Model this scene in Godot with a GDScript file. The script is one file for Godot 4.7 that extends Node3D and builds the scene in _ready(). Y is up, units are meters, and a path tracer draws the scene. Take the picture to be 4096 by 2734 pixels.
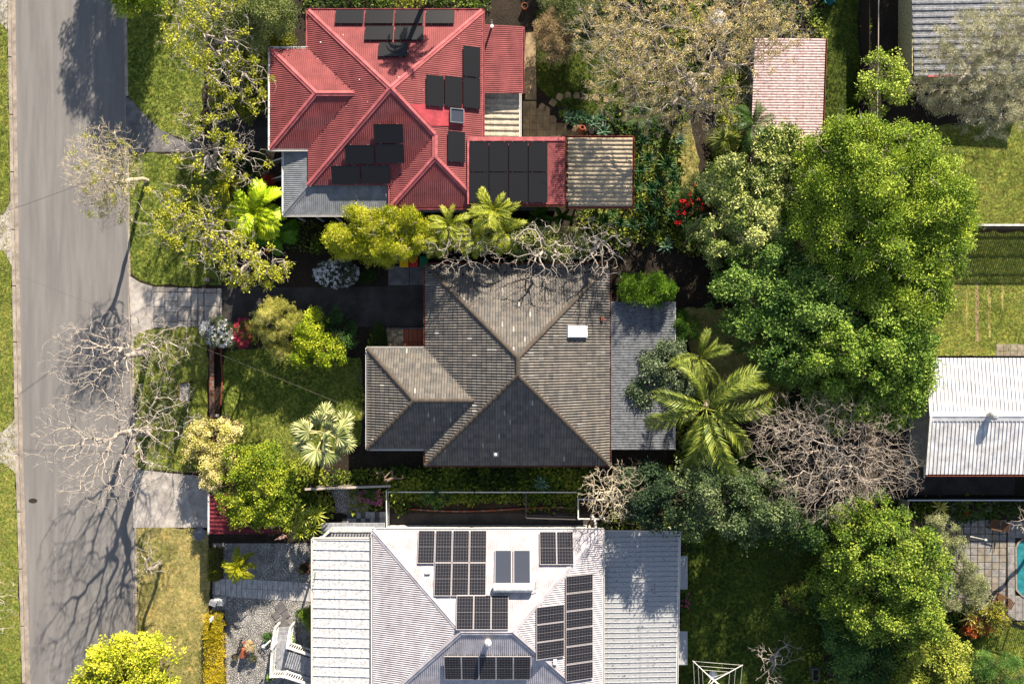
extends Node3D
# A street of hipped-roof houses seen by a camera straight above. Metres, y up, x to the picture's right, z to the picture's bottom.
# Plan measurements were taken off the photograph: P(x, y, h) is the point at height h above the ground for a measured mark.

const EYE := 54.0
const FOC := 3294.0
const SUN_DEG := 27.0

var M := {}
var taken := {}
var R := RandomNumberGenerator.new()
var SP := {}

func P(px, py, h = 0.0) -> Vector3:
	return Vector3((px - 2048.0) * (EYE - h) / FOC, h, (py - 1367.0) * (EYE - h) / FOC)

func rf(a, b) -> float:
	return R.randf_range(a, b)

func rvec() -> Vector3:
	var v := Vector3(rf(-1, 1), rf(-1, 1), rf(-1, 1))
	while v.length_squared() > 1.0 or v.length_squared() < 0.01:
		v = Vector3(rf(-1, 1), rf(-1, 1), rf(-1, 1))
	return v.normalized()

func S(r, g, b) -> Color:      # sRGB 0..255
	return Color(r / 255.0, g / 255.0, b / 255.0)

func L(r, g, b) -> Color:      # the same as linear, for vertex and copy colours
	return S(r, g, b).srgb_to_linear()

# ------------------------------------------------------------------ shapes
class MB:
	var v := PackedVector3Array()
	var c := PackedColorArray()
	var col := Color.WHITE
	var tinted := false

	func tri(a: Vector3, b: Vector3, d: Vector3):
		v.push_back(a); v.push_back(b); v.push_back(d)
		if tinted:
			c.push_back(col); c.push_back(col); c.push_back(col)

	func quad(a: Vector3, b: Vector3, d: Vector3, e: Vector3):
		tri(a, b, d); tri(a, d, e)

	func fan(p: Array):
		for i in range(1, p.size() - 1):
			tri(p[0], p[i], p[i + 1])

	func box(o: Vector3, s: Vector3, b := Basis()):
		var h := s * 0.5
		var k := []
		for i in 8:
			k.append(o + b * Vector3(h.x if i & 1 else -h.x, h.y if i & 2 else -h.y, h.z if i & 4 else -h.z))
		quad(k[0], k[1], k[3], k[2]); quad(k[4], k[6], k[7], k[5])
		quad(k[0], k[2], k[6], k[4]); quad(k[1], k[5], k[7], k[3])
		quad(k[2], k[3], k[7], k[6]); quad(k[0], k[4], k[5], k[1])

	func chamfer(o: Vector3, s: Vector3, e: float, b := Basis()):   # a box whose top edges are taken off
		var h := s * 0.5
		var lo := []; var mid := []; var hi := []
		for q in [[-1, -1], [1, -1], [1, 1], [-1, 1]]:
			lo.append(o + b * Vector3(q[0] * h.x, -h.y, q[1] * h.z))
			mid.append(o + b * Vector3(q[0] * h.x, h.y - e, q[1] * h.z))
			hi.append(o + b * Vector3(q[0] * (h.x - e), h.y, q[1] * (h.z - e)))
		for i in 4:
			var j := (i + 1) % 4
			quad(lo[i], lo[j], mid[j], mid[i]); quad(mid[i], mid[j], hi[j], hi[i])
		quad(hi[0], hi[1], hi[2], hi[3])

	func beam(a: Vector3, b: Vector3, w: float, t: float):          # a bar from a to b, w wide, t high
		var d := b - a
		if d.length() < 0.001:
			return
		var z := d.normalized()
		var x := Vector3.UP.cross(z)
		if x.length() < 0.01:
			x = Vector3.RIGHT
		x = x.normalized()
		box((a + b) * 0.5, Vector3(w, t, d.length()), Basis(x, z.cross(x), z))

	func tube(a: Vector3, b: Vector3, ra: float, rb: float, n := 5):
		var d := b - a
		if d.length() < 0.0005:
			return
		var z := d.normalized()
		var x := z.cross(Vector3.UP if absf(z.y) < 0.9 else Vector3.RIGHT).normalized()
		var y := z.cross(x)
		for i in n:
			var p := TAU * i / n
			var q := TAU * (i + 1) / n
			var e := x * cos(p) + y * sin(p)
			var f := x * cos(q) + y * sin(q)
			quad(a + e * ra, a + f * ra, b + f * rb, b + e * rb)

	func disc(o: Vector3, r: float, n := 16):
		for i in n:
			tri(o, o + Vector3(cos(TAU * i / n), 0, sin(TAU * i / n)) * r, o + Vector3(cos(TAU * (i + 1) / n), 0, sin(TAU * (i + 1) / n)) * r)

	func lathe(o: Vector3, rings: Array, n := 16):                  # rings: [radius, height]
		for k in rings.size() - 1:
			var p = rings[k]; var q = rings[k + 1]
			for i in n:
				var e := Vector3(cos(TAU * i / n), 0, sin(TAU * i / n))
				var f := Vector3(cos(TAU * (i + 1) / n), 0, sin(TAU * (i + 1) / n))
				quad(o + e * p[0] + Vector3.UP * p[1], o + f * p[0] + Vector3.UP * p[1], o + f * q[0] + Vector3.UP * q[1], o + e * q[0] + Vector3.UP * q[1])

	func prism(poly: PackedVector2Array, lo: float, hi: float):     # an upright prism over a plan outline
		var t := Geometry2D.triangulate_polygon(poly)
		for i in range(0, t.size(), 3):
			tri(Vector3(poly[t[i]].x, hi, poly[t[i]].y), Vector3(poly[t[i + 1]].x, hi, poly[t[i + 1]].y), Vector3(poly[t[i + 2]].x, hi, poly[t[i + 2]].y))
		for i in poly.size():
			var a := poly[i]; var b := poly[(i + 1) % poly.size()]
			quad(Vector3(a.x, lo, a.y), Vector3(b.x, lo, b.y), Vector3(b.x, hi, b.y), Vector3(a.x, hi, a.y))

	func mesh(shift := Vector3.ZERO) -> ArrayMesh:
		var m := ArrayMesh.new()
		var a := []
		a.resize(Mesh.ARRAY_MAX)
		a[Mesh.ARRAY_VERTEX] = Transform3D(Basis(), -shift) * v if shift != Vector3.ZERO else v
		if tinted:
			a[Mesh.ARRAY_COLOR] = c
		if v.size():
			m.add_surface_from_arrays(Mesh.PRIMITIVE_TRIANGLES, a)
		return m

func numbered(called: String) -> String:
	var k: int = taken.get(called, 0)
	taken[called] = k + 1
	return called if k == 0 else "%s_%03d" % [called, k]

func origin_of(n) -> Vector3:
	var p := Vector3.ZERO
	while n != null and n != self:
		p += n.position
		n = n.get_parent()
	return p

func put(called: String, mb, m: Material, parent = null) -> MeshInstance3D:   # one mesh, given in world places
	var o := MeshInstance3D.new()
	o.mesh = mb.mesh(origin_of(parent) if parent else Vector3.ZERO) if mb is MB else mb
	o.material_override = m
	if parent:
		o.name = called
		parent.add_child(o, true)
	else:
		o.name = numbered(called)
		add_child(o)
	return o

func tag(o, label: String, category: String, group := "", kind := ""):
	if label: o.set_meta("label", label)
	if category: o.set_meta("category", category)
	if group: o.set_meta("group", group)
	if kind: o.set_meta("kind", kind)
	return o

func thing(called: String, label: String, category: String, at: Vector3, group := "") -> Node3D:
	var o := Node3D.new()
	o.name = numbered(called)
	o.position = at
	add_child(o)
	return tag(o, label, category, group)

func setting(called: String, mb, m: Material, label := "") -> MeshInstance3D:
	return tag(put(called, mb, m), label, "", "", "structure")

func stuff(o):
	o.set_meta("kind", "stuff")
	return o

# ------------------------------------------------------------------ materials
func noise_tex(size: int, freq: float, oct: int, lo: Color, hi: Color, kind := FastNoiseLite.TYPE_SIMPLEX_SMOOTH, sd := 1, mids := []) -> NoiseTexture2D:
	var n := FastNoiseLite.new()
	n.noise_type = kind
	n.seed = sd
	n.frequency = freq
	n.fractal_type = FastNoiseLite.FRACTAL_FBM if oct > 1 else FastNoiseLite.FRACTAL_NONE
	n.fractal_octaves = oct
	n.fractal_gain = 0.62
	var t := NoiseTexture2D.new()
	t.width = size; t.height = size
	t.seamless = true
	t.seamless_blend_skirt = 0.15
	t.noise = n
	var g := Gradient.new()
	g.offsets = PackedFloat32Array([0.0, 1.0])
	g.colors = PackedColorArray([lo, hi])
	for q in mids:
		g.add_point(q[0], q[1])
	t.color_ramp = g
	return t

func mat(called: String, col: Color, rough := 0.85, tex = null, per = 4.0, over = null, over_per = 23.0) -> StandardMaterial3D:
	var m := StandardMaterial3D.new()
	m.resource_name = called
	m.albedo_color = col
	m.roughness = rough
	m.metallic_specular = 0.3
	m.cull_mode = BaseMaterial3D.CULL_DISABLED
	if tex:
		m.albedo_texture = tex
		m.uv1_triplanar = true
		m.uv1_world_triplanar = true
		m.uv1_scale = Vector3.ONE / per if per is float else per
	if over:
		m.detail_enabled = true
		m.detail_blend_mode = BaseMaterial3D.BLEND_MODE_MUL
		m.detail_albedo = over
		m.detail_uv_layer = BaseMaterial3D.DETAIL_UV_2
		m.uv2_triplanar = true
		m.uv2_world_triplanar = true
		m.uv2_scale = Vector3.ONE / over_per if over_per is float else over_per
	M[called] = m
	return m

func tinted(called: String, rough := 0.7, back := Color.BLACK, tex = null, per := 1.0) -> StandardMaterial3D:   # colour comes from vertices or copies
	var m := mat(called, Color.WHITE, rough, tex, per)
	m.vertex_color_use_as_albedo = true
	if back != Color.BLACK:
		m.backlight_enabled = true
		m.backlight = back
	return m

func bumpy(m: StandardMaterial3D, tex, cm: float):
	m.heightmap_enabled = true
	m.heightmap_texture = tex
	m.heightmap_scale = cm

func make_materials():
	var W := Color.WHITE
	var grit := noise_tex(1024, 0.09, 5, Color(0.55, 0.55, 0.55), W, FastNoiseLite.TYPE_SIMPLEX_SMOOTH, 3)
	var blotch := noise_tex(512, 0.012, 5, Color(0.66, 0.66, 0.67), W, FastNoiseLite.TYPE_SIMPLEX_SMOOTH, 5)
	var wide := noise_tex(512, 0.008, 4, Color(0.72, 0.71, 0.70), W, FastNoiseLite.TYPE_SIMPLEX_SMOOTH, 9)
	var faint := noise_tex(512, 0.012, 4, Color(0.84, 0.84, 0.85), W, FastNoiseLite.TYPE_SIMPLEX_SMOOTH, 29)
	var patchy := noise_tex(512, 0.016, 5, Color(0.70, 0.72, 0.58), Color(1.0, 0.90, 0.76), FastNoiseLite.TYPE_SIMPLEX_SMOOTH, 31, [[0.4, Color(0.84, 0.84, 0.78)], [0.6, Color(0.98, 0.95, 0.9)]])
	var grass := noise_tex(1024, 0.02, 6, S(60, 74, 26), S(158, 152, 90), FastNoiseLite.TYPE_SIMPLEX_SMOOTH, 11, [[0.45, S(90, 106, 40)], [0.62, S(118, 126, 58)]])
	var dry := noise_tex(1024, 0.02, 6, S(98, 104, 58), S(176, 160, 118), FastNoiseLite.TYPE_SIMPLEX_SMOOTH, 12, [[0.5, S(138, 132, 84)]])
	var soil := noise_tex(1024, 0.03, 6, S(24, 20, 16), S(84, 72, 58), FastNoiseLite.TYPE_SIMPLEX_SMOOTH, 13, [[0.5, S(46, 39, 32)]])
	var stones := noise_tex(1024, 0.11, 2, S(26, 26, 28), S(240, 236, 230), FastNoiseLite.TYPE_CELLULAR, 17, [[0.35, S(96, 94, 92)], [0.55, S(186, 182, 176)]])
	var stain := noise_tex(512, 0.02, 5, Color(0.55, 0.55, 0.55), W, FastNoiseLite.TYPE_SIMPLEX_SMOOTH, 21, [[0.42, Color(0.86, 0.86, 0.86)], [0.5, Color(0.97, 0.97, 0.97)]])
	var rust := noise_tex(512, 0.02, 5, S(120, 66, 40), W, FastNoiseLite.TYPE_SIMPLEX_SMOOTH, 23, [[0.3, S(214, 196, 184)], [0.42, S(250, 248, 246)]])
	var bark := noise_tex(256, 0.06, 4, Color(0.55, 0.53, 0.5), W, FastNoiseLite.TYPE_SIMPLEX_SMOOTH, 25)
	bumpy(mat("asphalt", S(145, 141, 138), 0.95, grit, 2.2, faint, Vector3(1 / 5.0, 1 / 5.0, 1 / 60.0)), grit, 0.6)
	bumpy(mat("old_asphalt", S(84, 80, 78), 0.95, grit, 2.6, blotch, 9.0), grit, 0.6)
	mat("concrete", S(216, 207, 198), 0.9, grit, 3.1, blotch, 7.0)
	mat("worn_concrete", S(200, 190, 180), 0.9, grit, 3.1, blotch, 5.0)
	mat("grey_concrete", S(142, 139, 138), 0.9, grit, 3.1, blotch, 6.0)
	mat("kerb_concrete", S(204, 190, 175), 0.9, grit, 2.4, blotch, 5.0)
	mat("gutter_concrete", S(196, 182, 168), 0.9, grit, 2.4, blotch, 5.0)
	mat("paving", S(176, 165, 148), 0.85, grit, 2.0, blotch, 4.0)
	mat("pool_paving", S(176, 171, 166), 0.85, grit, 2.0, blotch, 3.0)
	mat("sand_paving", S(196, 170, 132), 0.88, grit, 2.0, blotch, 4.0)
	mat("marble_tile", S(228, 224, 222), 0.6, blotch, Vector3(1.1, 1, 0.3), grit, 2.0)
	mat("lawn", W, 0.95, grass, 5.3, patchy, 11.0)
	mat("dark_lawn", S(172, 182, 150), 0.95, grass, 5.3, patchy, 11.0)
	mat("dry_lawn", W, 0.95, dry, 6.1, patchy, 13.0)
	bumpy(mat("soil", W, 0.97, soil, 3.7, wide, 11.0), soil, 3.0)
	bumpy(mat("gravel", W, 0.92, stones, 7.0, blotch, 5.0), stones, 5.0)
	mat("red_roof", S(170, 90, 91), 0.8, blotch, 7.0, grit, 3.0)
	mat("red_trim", S(176, 95, 97), 0.75, blotch, 4.0)
	mat("red_flat", S(164, 62, 70), 0.7, blotch, 4.0)
	mat("grey_roof", S(150, 155, 162), 0.75, blotch, 4.0, grit, 3.0)
	mat("cream_roof", S(200, 188, 166), 0.7, stain, Vector3(0.7, 0.7, 3.0), blotch, 3.0)
	mat("stained_cream_roof", S(206, 190, 164), 0.8, stain, Vector3(0.35, 0.6, 1.1), grit, 0.8)
	mat("white_roof", S(178, 173, 177), 0.7, blotch, 5.0)
	mat("white_sheet", S(220, 219, 218), 0.7, stain, Vector3(0.45, 0.6, 1.5), blotch, 2.0)
	mat("ribbed_clear_roof", S(190, 192, 196), 0.6, stain, Vector3(0.4, 0.6, 2.4), grit, 0.9)
	mat("garage_roof", S(208, 207, 208), 0.7, blotch, 6.0)
	mat("pink_roof", S(196, 172, 172), 0.75, rust, 2.5, blotch, Vector3(0.3, 0.3, 1.2))
	mat("dull_grey_roof", S(134, 136, 142), 0.75, stain, Vector3(0.4, 0.5, 0.9), blotch, 3.0)
	mat("patio_grey_roof", S(108, 111, 116), 0.75, blotch, 4.0, stain, Vector3(0.25, 0.3, 0.5))
	mat("maroon_roof", S(104, 38, 46), 0.7, blotch, 3.0)
	tinted("roof_tile", 0.9, Color.BLACK, blotch, 2.3)
	mat("hip_tile", S(112, 102, 92), 0.9, grit, 1.5, blotch, 2.0)
	mat("leaf_litter", S(92, 50, 32), 0.95, soil, 0.7)
	mat("white_paint", S(214, 212, 206), 0.5, blotch, 3.0)
	mat("cream_wall", S(178, 170, 128), 0.7, stain, Vector3(0.8, 0.5, 0.5))
	mat("wall_white", S(196, 192, 184), 0.75, blotch, 3.0)
	mat("wall_brick", S(122, 88, 72), 0.9, grit, 1.0)
	mat("gutter_white", S(200, 196, 190), 0.5)
	mat("gutter_brown", S(118, 66, 50), 0.6, rust, 1.2)
	mat("dark_metal", S(44, 46, 48), 0.5)
	mat("black_metal", S(26, 27, 29), 0.5)
	mat("steel", S(150, 152, 154), 0.35).metallic = 0.7
	mat("panel_black", S(24, 24, 26), 0.3)
	mat("panel_cell", S(27, 28, 34), 0.25)
	mat("panel_line", S(92, 88, 90), 0.5)
	mat("panel_frame", S(150, 144, 146), 0.4)
	mat("collector_glass", S(52, 56, 66), 0.25)
	mat("skylight", S(200, 204, 208), 0.3)
	mat("brick", S(126, 82, 66), 0.9, grit, 0.8)
	mat("pale_brick", S(142, 122, 110), 0.9, grit, 0.8)
	mat("orange_brick", S(150, 84, 62), 0.9, grit, 0.8)
	mat("terracotta", S(152, 88, 62), 0.8, blotch, 0.7)
	mat("timber", S(112, 84, 60), 0.8, bark, 0.4)
	mat("grey_timber", S(108, 104, 98), 0.85, bark, 0.4)
	mat("white_timber", S(196, 186, 178), 0.8, bark, 0.6)
	mat("dark_timber", S(58, 50, 44), 0.85, bark, 0.5)
	mat("water", S(44, 118, 126), 0.08, wide, 2.5)
	mat("bin_yellow", S(204, 158, 12), 0.5)
	mat("bin_red", S(170, 14, 34), 0.5)
	mat("bin_green", S(12, 96, 62), 0.5)
	mat("deck_paint", S(150, 152, 158), 0.7, blotch, 2.0)
	mat("white_bark", S(206, 194, 170), 0.9, bark, 0.5)
	mat("bare_bark", S(186, 177, 168), 0.9, bark, 0.5)
	mat("grey_bark", S(140, 130, 118), 0.9, bark, 0.6)
	mat("brown_bark", S(134, 116, 100), 0.9, bark, 0.5)
	mat("tan_bark", S(190, 178, 166), 0.9, bark, 0.5)
	mat("dark_bark", S(84, 74, 62), 0.92, bark, 0.5)
	mat("teal_canvas", S(30, 96, 104), 0.7, blotch, 1.0)
	mat("wire", S(190, 188, 184), 0.6)
	mat("dark_wire", S(70, 68, 70), 0.6)
	tinted("leaf", 0.55, Color(0.5, 0.55, 0.3))
	tinted("gloss_leaf", 0.35, Color(0.3, 0.34, 0.2))
	tinted("petal", 0.6, Color(0.4, 0.4, 0.4))
	tinted("blade", 0.8, Color(0.3, 0.3, 0.15))
	tinted("vertex_paint", 0.75)
	var glass := mat("pane", Color(0.75, 0.8, 0.82, 0.18), 0.1)
	glass.transparency = BaseMaterial3D.TRANSPARENCY_ALPHA

# ------------------------------------------------------------------ roofs
func cut(p: PackedVector2Array, x: float, above: bool) -> PackedVector2Array:
	var o := PackedVector2Array()
	for i in p.size():
		var a := p[i]; var b := p[(i + 1) % p.size()]
		var ia := (a.x >= x) == above
		var ib := (b.x >= x) == above
		if ia: o.push_back(a)
		if ia != ib: o.push_back(a.lerp(b, (x - a.x) / (b.x - a.x)))
	return o

func cut_y(p: PackedVector2Array, y: float, above: bool) -> PackedVector2Array:
	var o := PackedVector2Array()
	for i in p.size():
		var a := p[i]; var b := p[(i + 1) % p.size()]
		var ia := (a.y >= y) == above
		var ib := (b.y >= y) == above
		if ia: o.push_back(a)
		if ia != ib: o.push_back(a.lerp(b, (y - a.y) / (b.y - a.y)))
	return o

func frame_of(poly: Array, down: Vector3) -> Array:     # [origin, u (across), v (down the slope), n (up)]
	var n := Vector3.ZERO
	for i in range(1, poly.size() - 1):
		n += (poly[i] - poly[0]).cross(poly[i + 1] - poly[0])
	n = n.normalized()
	if n.y < 0: n = -n
	var v := (down - n * down.dot(n)).normalized()
	return [poly[0], n.cross(v).normalized(), v, n]

const CORRUGATED := [[0.0, 0.2, 0.0, 0.009], [0.2, 0.5, 0.009, 0.022], [0.5, 0.8, 0.022, 0.009], [0.8, 1.0, 0.009, 0.0]]
const RIBBED := [[0.0, 0.70, 0.0, 0.0], [0.70, 0.78, 0.0, 0.035], [0.78, 0.92, 0.035, 0.035], [0.92, 1.0, 0.035, 0.0]]
const SEAMED := [[0.0, 0.93, 0.0, 0.0], [0.93, 0.94, 0.0, 0.05], [0.94, 0.99, 0.05, 0.05], [0.99, 1.0, 0.05, 0.0]]
const DEEP := [[0.0, 0.42, 0.0, 0.0], [0.42, 0.55, 0.0, 0.07], [0.55, 0.86, 0.07, 0.07], [0.86, 1.0, 0.07, 0.0]]

func ribbed(mb, poly: Array, down: Vector3, profile: Array, period: float, amp := 1.0, lift := 0.0):
	var f := frame_of(poly, down)
	var q := PackedVector2Array()
	var lo := INF; var hi := -INF
	for p in poly:
		var d: Vector3 = p - f[0]
		q.push_back(Vector2(d.dot(f[1]), d.dot(f[2])))
		lo = minf(lo, q[-1].x); hi = maxf(hi, q[-1].x)
	var k := floorf(lo / period)
	while k * period < hi:
		for s in profile:
			var a: float = (k + s[0]) * period
			var b: float = (k + s[1]) * period
			if b <= lo or a >= hi: continue
			var c := cut(cut(q, a, true), b, false)
			if c.size() < 3: continue
			var out := []
			for t in c:
				out.append(f[0] + f[1] * t.x + f[2] * t.y + f[3] * (lift + amp * lerpf(s[2], s[3], clampf((t.x - a) / (b - a), 0, 1))))
			mb.fan(out)
		k += 1

func sheet(called: String, poly: Array, down: Vector3, m: Material, parent, profile := CORRUGATED, period := 0.12, amp := 1.0):
	var b := MB.new()
	ribbed(b, poly, down, profile, period, amp)
	var under := []
	for p in poly: under.append(p - Vector3(0, 0.02, 0))
	b.fan(under)
	return put(called, b, m, parent)

func cap(a: Vector3, b: Vector3, w: float, m: Material, parent, called := "ridge_cap", up := 0.05):   # a folded metal cap along a ridge or hip
	var mb := MB.new()
	var d := (b - a).normalized()
	var x := Vector3.UP.cross(d).normalized()
	var n := d.cross(x)
	if n.y < 0: n = -n
	var o := n * up
	var e := n * (up - 0.25 * w)
	mb.quad(a + o, b + o, b + x * w + e, a + x * w + e)
	mb.quad(a + o, b + o, b - x * w + e, a - x * w + e)
	mb.tube(a + o, b + o, 0.025, 0.025, 6)
	return put(called, mb, m, parent)

func gutter(pts: Array, m: Material, parent, w := 0.12, h := 0.11):      # an open box gutter along eave points
	var mb := MB.new()
	for i in pts.size() - 1:
		var a: Vector3 = pts[i]; var b: Vector3 = pts[i + 1]
		var d := (b - a).normalized()
		var x := Vector3.UP.cross(d).normalized()
		mb.beam(a + Vector3(0, -h, 0), b + Vector3(0, -h, 0), w, 0.012)
		for s in [-1, 1]:
			mb.beam(a + x * s * w * 0.5 + Vector3(0, -h * 0.5, 0), b + x * s * w * 0.5 + Vector3(0, -h * 0.5, 0), 0.02, h)
	return put("gutter", mb, m, parent)

func box_walls(x0, z0, x1, z1, lo, hi, m, parent, called := "wall"):
	var t := 0.14
	var mb := MB.new()
	mb.box(Vector3((x0 + x1) / 2, (lo + hi) / 2, z0 + t / 2), Vector3(x1 - x0, hi - lo, t))
	mb.box(Vector3((x0 + x1) / 2, (lo + hi) / 2, z1 - t / 2), Vector3(x1 - x0, hi - lo, t))
	mb.box(Vector3(x0 + t / 2, (lo + hi) / 2, (z0 + z1) / 2), Vector3(t, hi - lo, z1 - z0 - 2 * t))
	mb.box(Vector3(x1 - t / 2, (lo + hi) / 2, (z0 + z1) / 2), Vector3(t, hi - lo, z1 - z0 - 2 * t))
	return put(called, mb, m, parent)

func window_in(at: Vector3, w: float, h: float, along: Vector3, parent):
	var f := MB.new()
	var out := along.cross(Vector3.UP).normalized()
	var b := Basis(along, Vector3.UP, out)
	for s in [-1, 1]:
		f.box(at + along * s * w / 2, Vector3(0.07, h + 0.07, 0.1), b)
		f.box(at + Vector3.UP * s * h / 2, Vector3(w - 0.07, 0.07, 0.1), b)
	f.box(at, Vector3(0.04, h - 0.07, 0.06), b)
	var n := put("window", f, M.white_paint, parent)
	var g := MB.new()
	g.box(at, Vector3(w - 0.08, h - 0.08, 0.02), b)
	put("pane", g, M.collector_glass, n)

func on_face(px, py, f: Array) -> Vector3:       # where the sight line through a measured mark meets a roof plane
	var eye := Vector3(0, EYE, 0)
	var d := P(px, py, 0) - eye
	return eye + d * ((f[0] - eye).dot(f[3]) / d.dot(f[3]))

# ------------------------------------------------------------------ leaves, limbs, plants
const GAIN := 1.3

func sprig(kind: String, n: int, len: float, wid: float, spread: float, tall: float, sd: int) -> ArrayMesh:
	R.seed = sd
	var mb := MB.new()
	for i in n:
		var p := TAU * (i * 0.382 + rf(-0.05, 0.05))
		var up := rf(-0.25, 0.9) if kind != "rosette" else rf(0.1, 0.7)
		var d := Vector3(cos(p), up, sin(p)).normalized()
		var o := Vector3(cos(p) * spread * rf(0.1, 1), tall * rf(-0.3, 1), sin(p) * spread * rf(0.1, 1))
		var l := len * rf(0.65, 1.15)
		var side := d.cross(Vector3.UP).normalized()
		side = (side + rvec() * 0.5).normalized()
		var nrm := side.cross(d).normalized()
		var w := wid * rf(0.7, 1.2)
		var mid := o + d * l * 0.45 + nrm * w * 0.18
		var tip := o + d * l - Vector3.UP * l * rf(0.0, 0.35)
		mb.tri(o, mid + side * w * 0.5, tip)
		mb.tri(o, tip, mid - side * w * 0.5)
	return mb.mesh()

func make_sprigs():
	SP.broad = [sprig("broad", 9, 0.17, 0.095, 0.16, 0.16, 5), M.leaf]
	SP.gloss = [sprig("broad", 10, 0.19, 0.08, 0.15, 0.14, 6), M.gloss_leaf]
	SP.big = [sprig("broad", 7, 0.27, 0.13, 0.16, 0.14, 7), M.gloss_leaf]
	SP.fine = [sprig("fine", 18, 0.10, 0.04, 0.2, 0.18, 8), M.leaf]
	SP.long = [sprig("long", 12, 0.28, 0.035, 0.12, 0.2, 9), M.leaf]
	SP.tuft = [sprig("rosette", 9, 0.15, 0.022, 0.06, 0.02, 10), M.blade]
	SP.flower = [sprig("rosette", 6, 0.075, 0.06, 0.05, 0.02, 12), M.petal]
	SP.litter = [sprig("rosette", 3, 0.12, 0.06, 0.16, 0.01, 13), M.petal]
	SP.fern = [sprig("rosette", 9, 0.5, 0.09, 0.05, 0.05, 14), M.leaf]

func scatter(called: String, at: Array, tints: PackedColorArray, kind: String, parent = null) -> MultiMeshInstance3D:
	var mm := MultiMesh.new()
	mm.transform_format = MultiMesh.TRANSFORM_3D
	mm.use_colors = true
	mm.mesh = SP[kind][0]
	mm.instance_count = at.size()
	var shift := origin_of(parent) if parent else Vector3.ZERO
	for i in at.size():
		var t: Transform3D = at[i]
		t.origin -= shift
		mm.set_instance_transform(i, t)
		mm.set_instance_color(i, tints[i])
	var o := MultiMeshInstance3D.new()
	o.multimesh = mm
	o.material_override = SP[kind][1]
	if parent:
		o.name = called
		parent.add_child(o, true)
	else:
		o.name = numbered(called)
		add_child(o)
	return stuff(o)

func facing(n: Vector3, s: float) -> Basis:
	var y := n.normalized()
	var x := y.cross(rvec())
	while x.length() < 0.05: x = y.cross(rvec())
	x = x.normalized()
	return Basis(x, y, x.cross(y)).scaled(Vector3.ONE * s)

func blend(cols: Array, t: float) -> Color:
	t = clampf(t, 0, 0.9999) * (cols.size() - 1)
	return cols[int(t)].lerp(cols[int(t) + 1], t - int(t))

func crown(parent, clumps: Array, per_m2: float, kind: String, scale: float, cols: Array, called := "crown", hollow := 0.5):
	var at := []
	var tint := PackedColorArray()
	var gap := FastNoiseLite.new()
	gap.seed = R.randi() % 1000
	gap.frequency = 0.55
	gap.fractal_octaves = 2
	for k in clumps:
		var r: float = k[1]
		var tone := rf(-0.3, 0.3)
		var long := Vector3(rf(0.6, 1.6), 0.8, rf(0.6, 1.6))
		for i in int(per_m2 * r * r * 9.0):
			var d := rvec()
			if d.y < -0.15 and R.randf() < 0.7: d.y = -d.y
			var q: Vector3 = k[0] + d * r * long * (hollow + (1.05 - hollow) * sqrt(R.randf()))
			var g := gap.get_noise_3dv(q)
			if g < -0.12 + rf(-0.08, 0.08): continue
			if R.randf() < 0.3: q += rvec() * r * rf(0.2, 1.0)
			at.append(Transform3D(facing(d * 0.9 + Vector3(0, 0.5, 0) + rvec() * 0.6, scale * rf(0.7, 1.25)), q))
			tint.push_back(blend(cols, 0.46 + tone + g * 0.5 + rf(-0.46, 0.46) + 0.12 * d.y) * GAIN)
	return scatter(called, at, tint, kind, parent)

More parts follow.
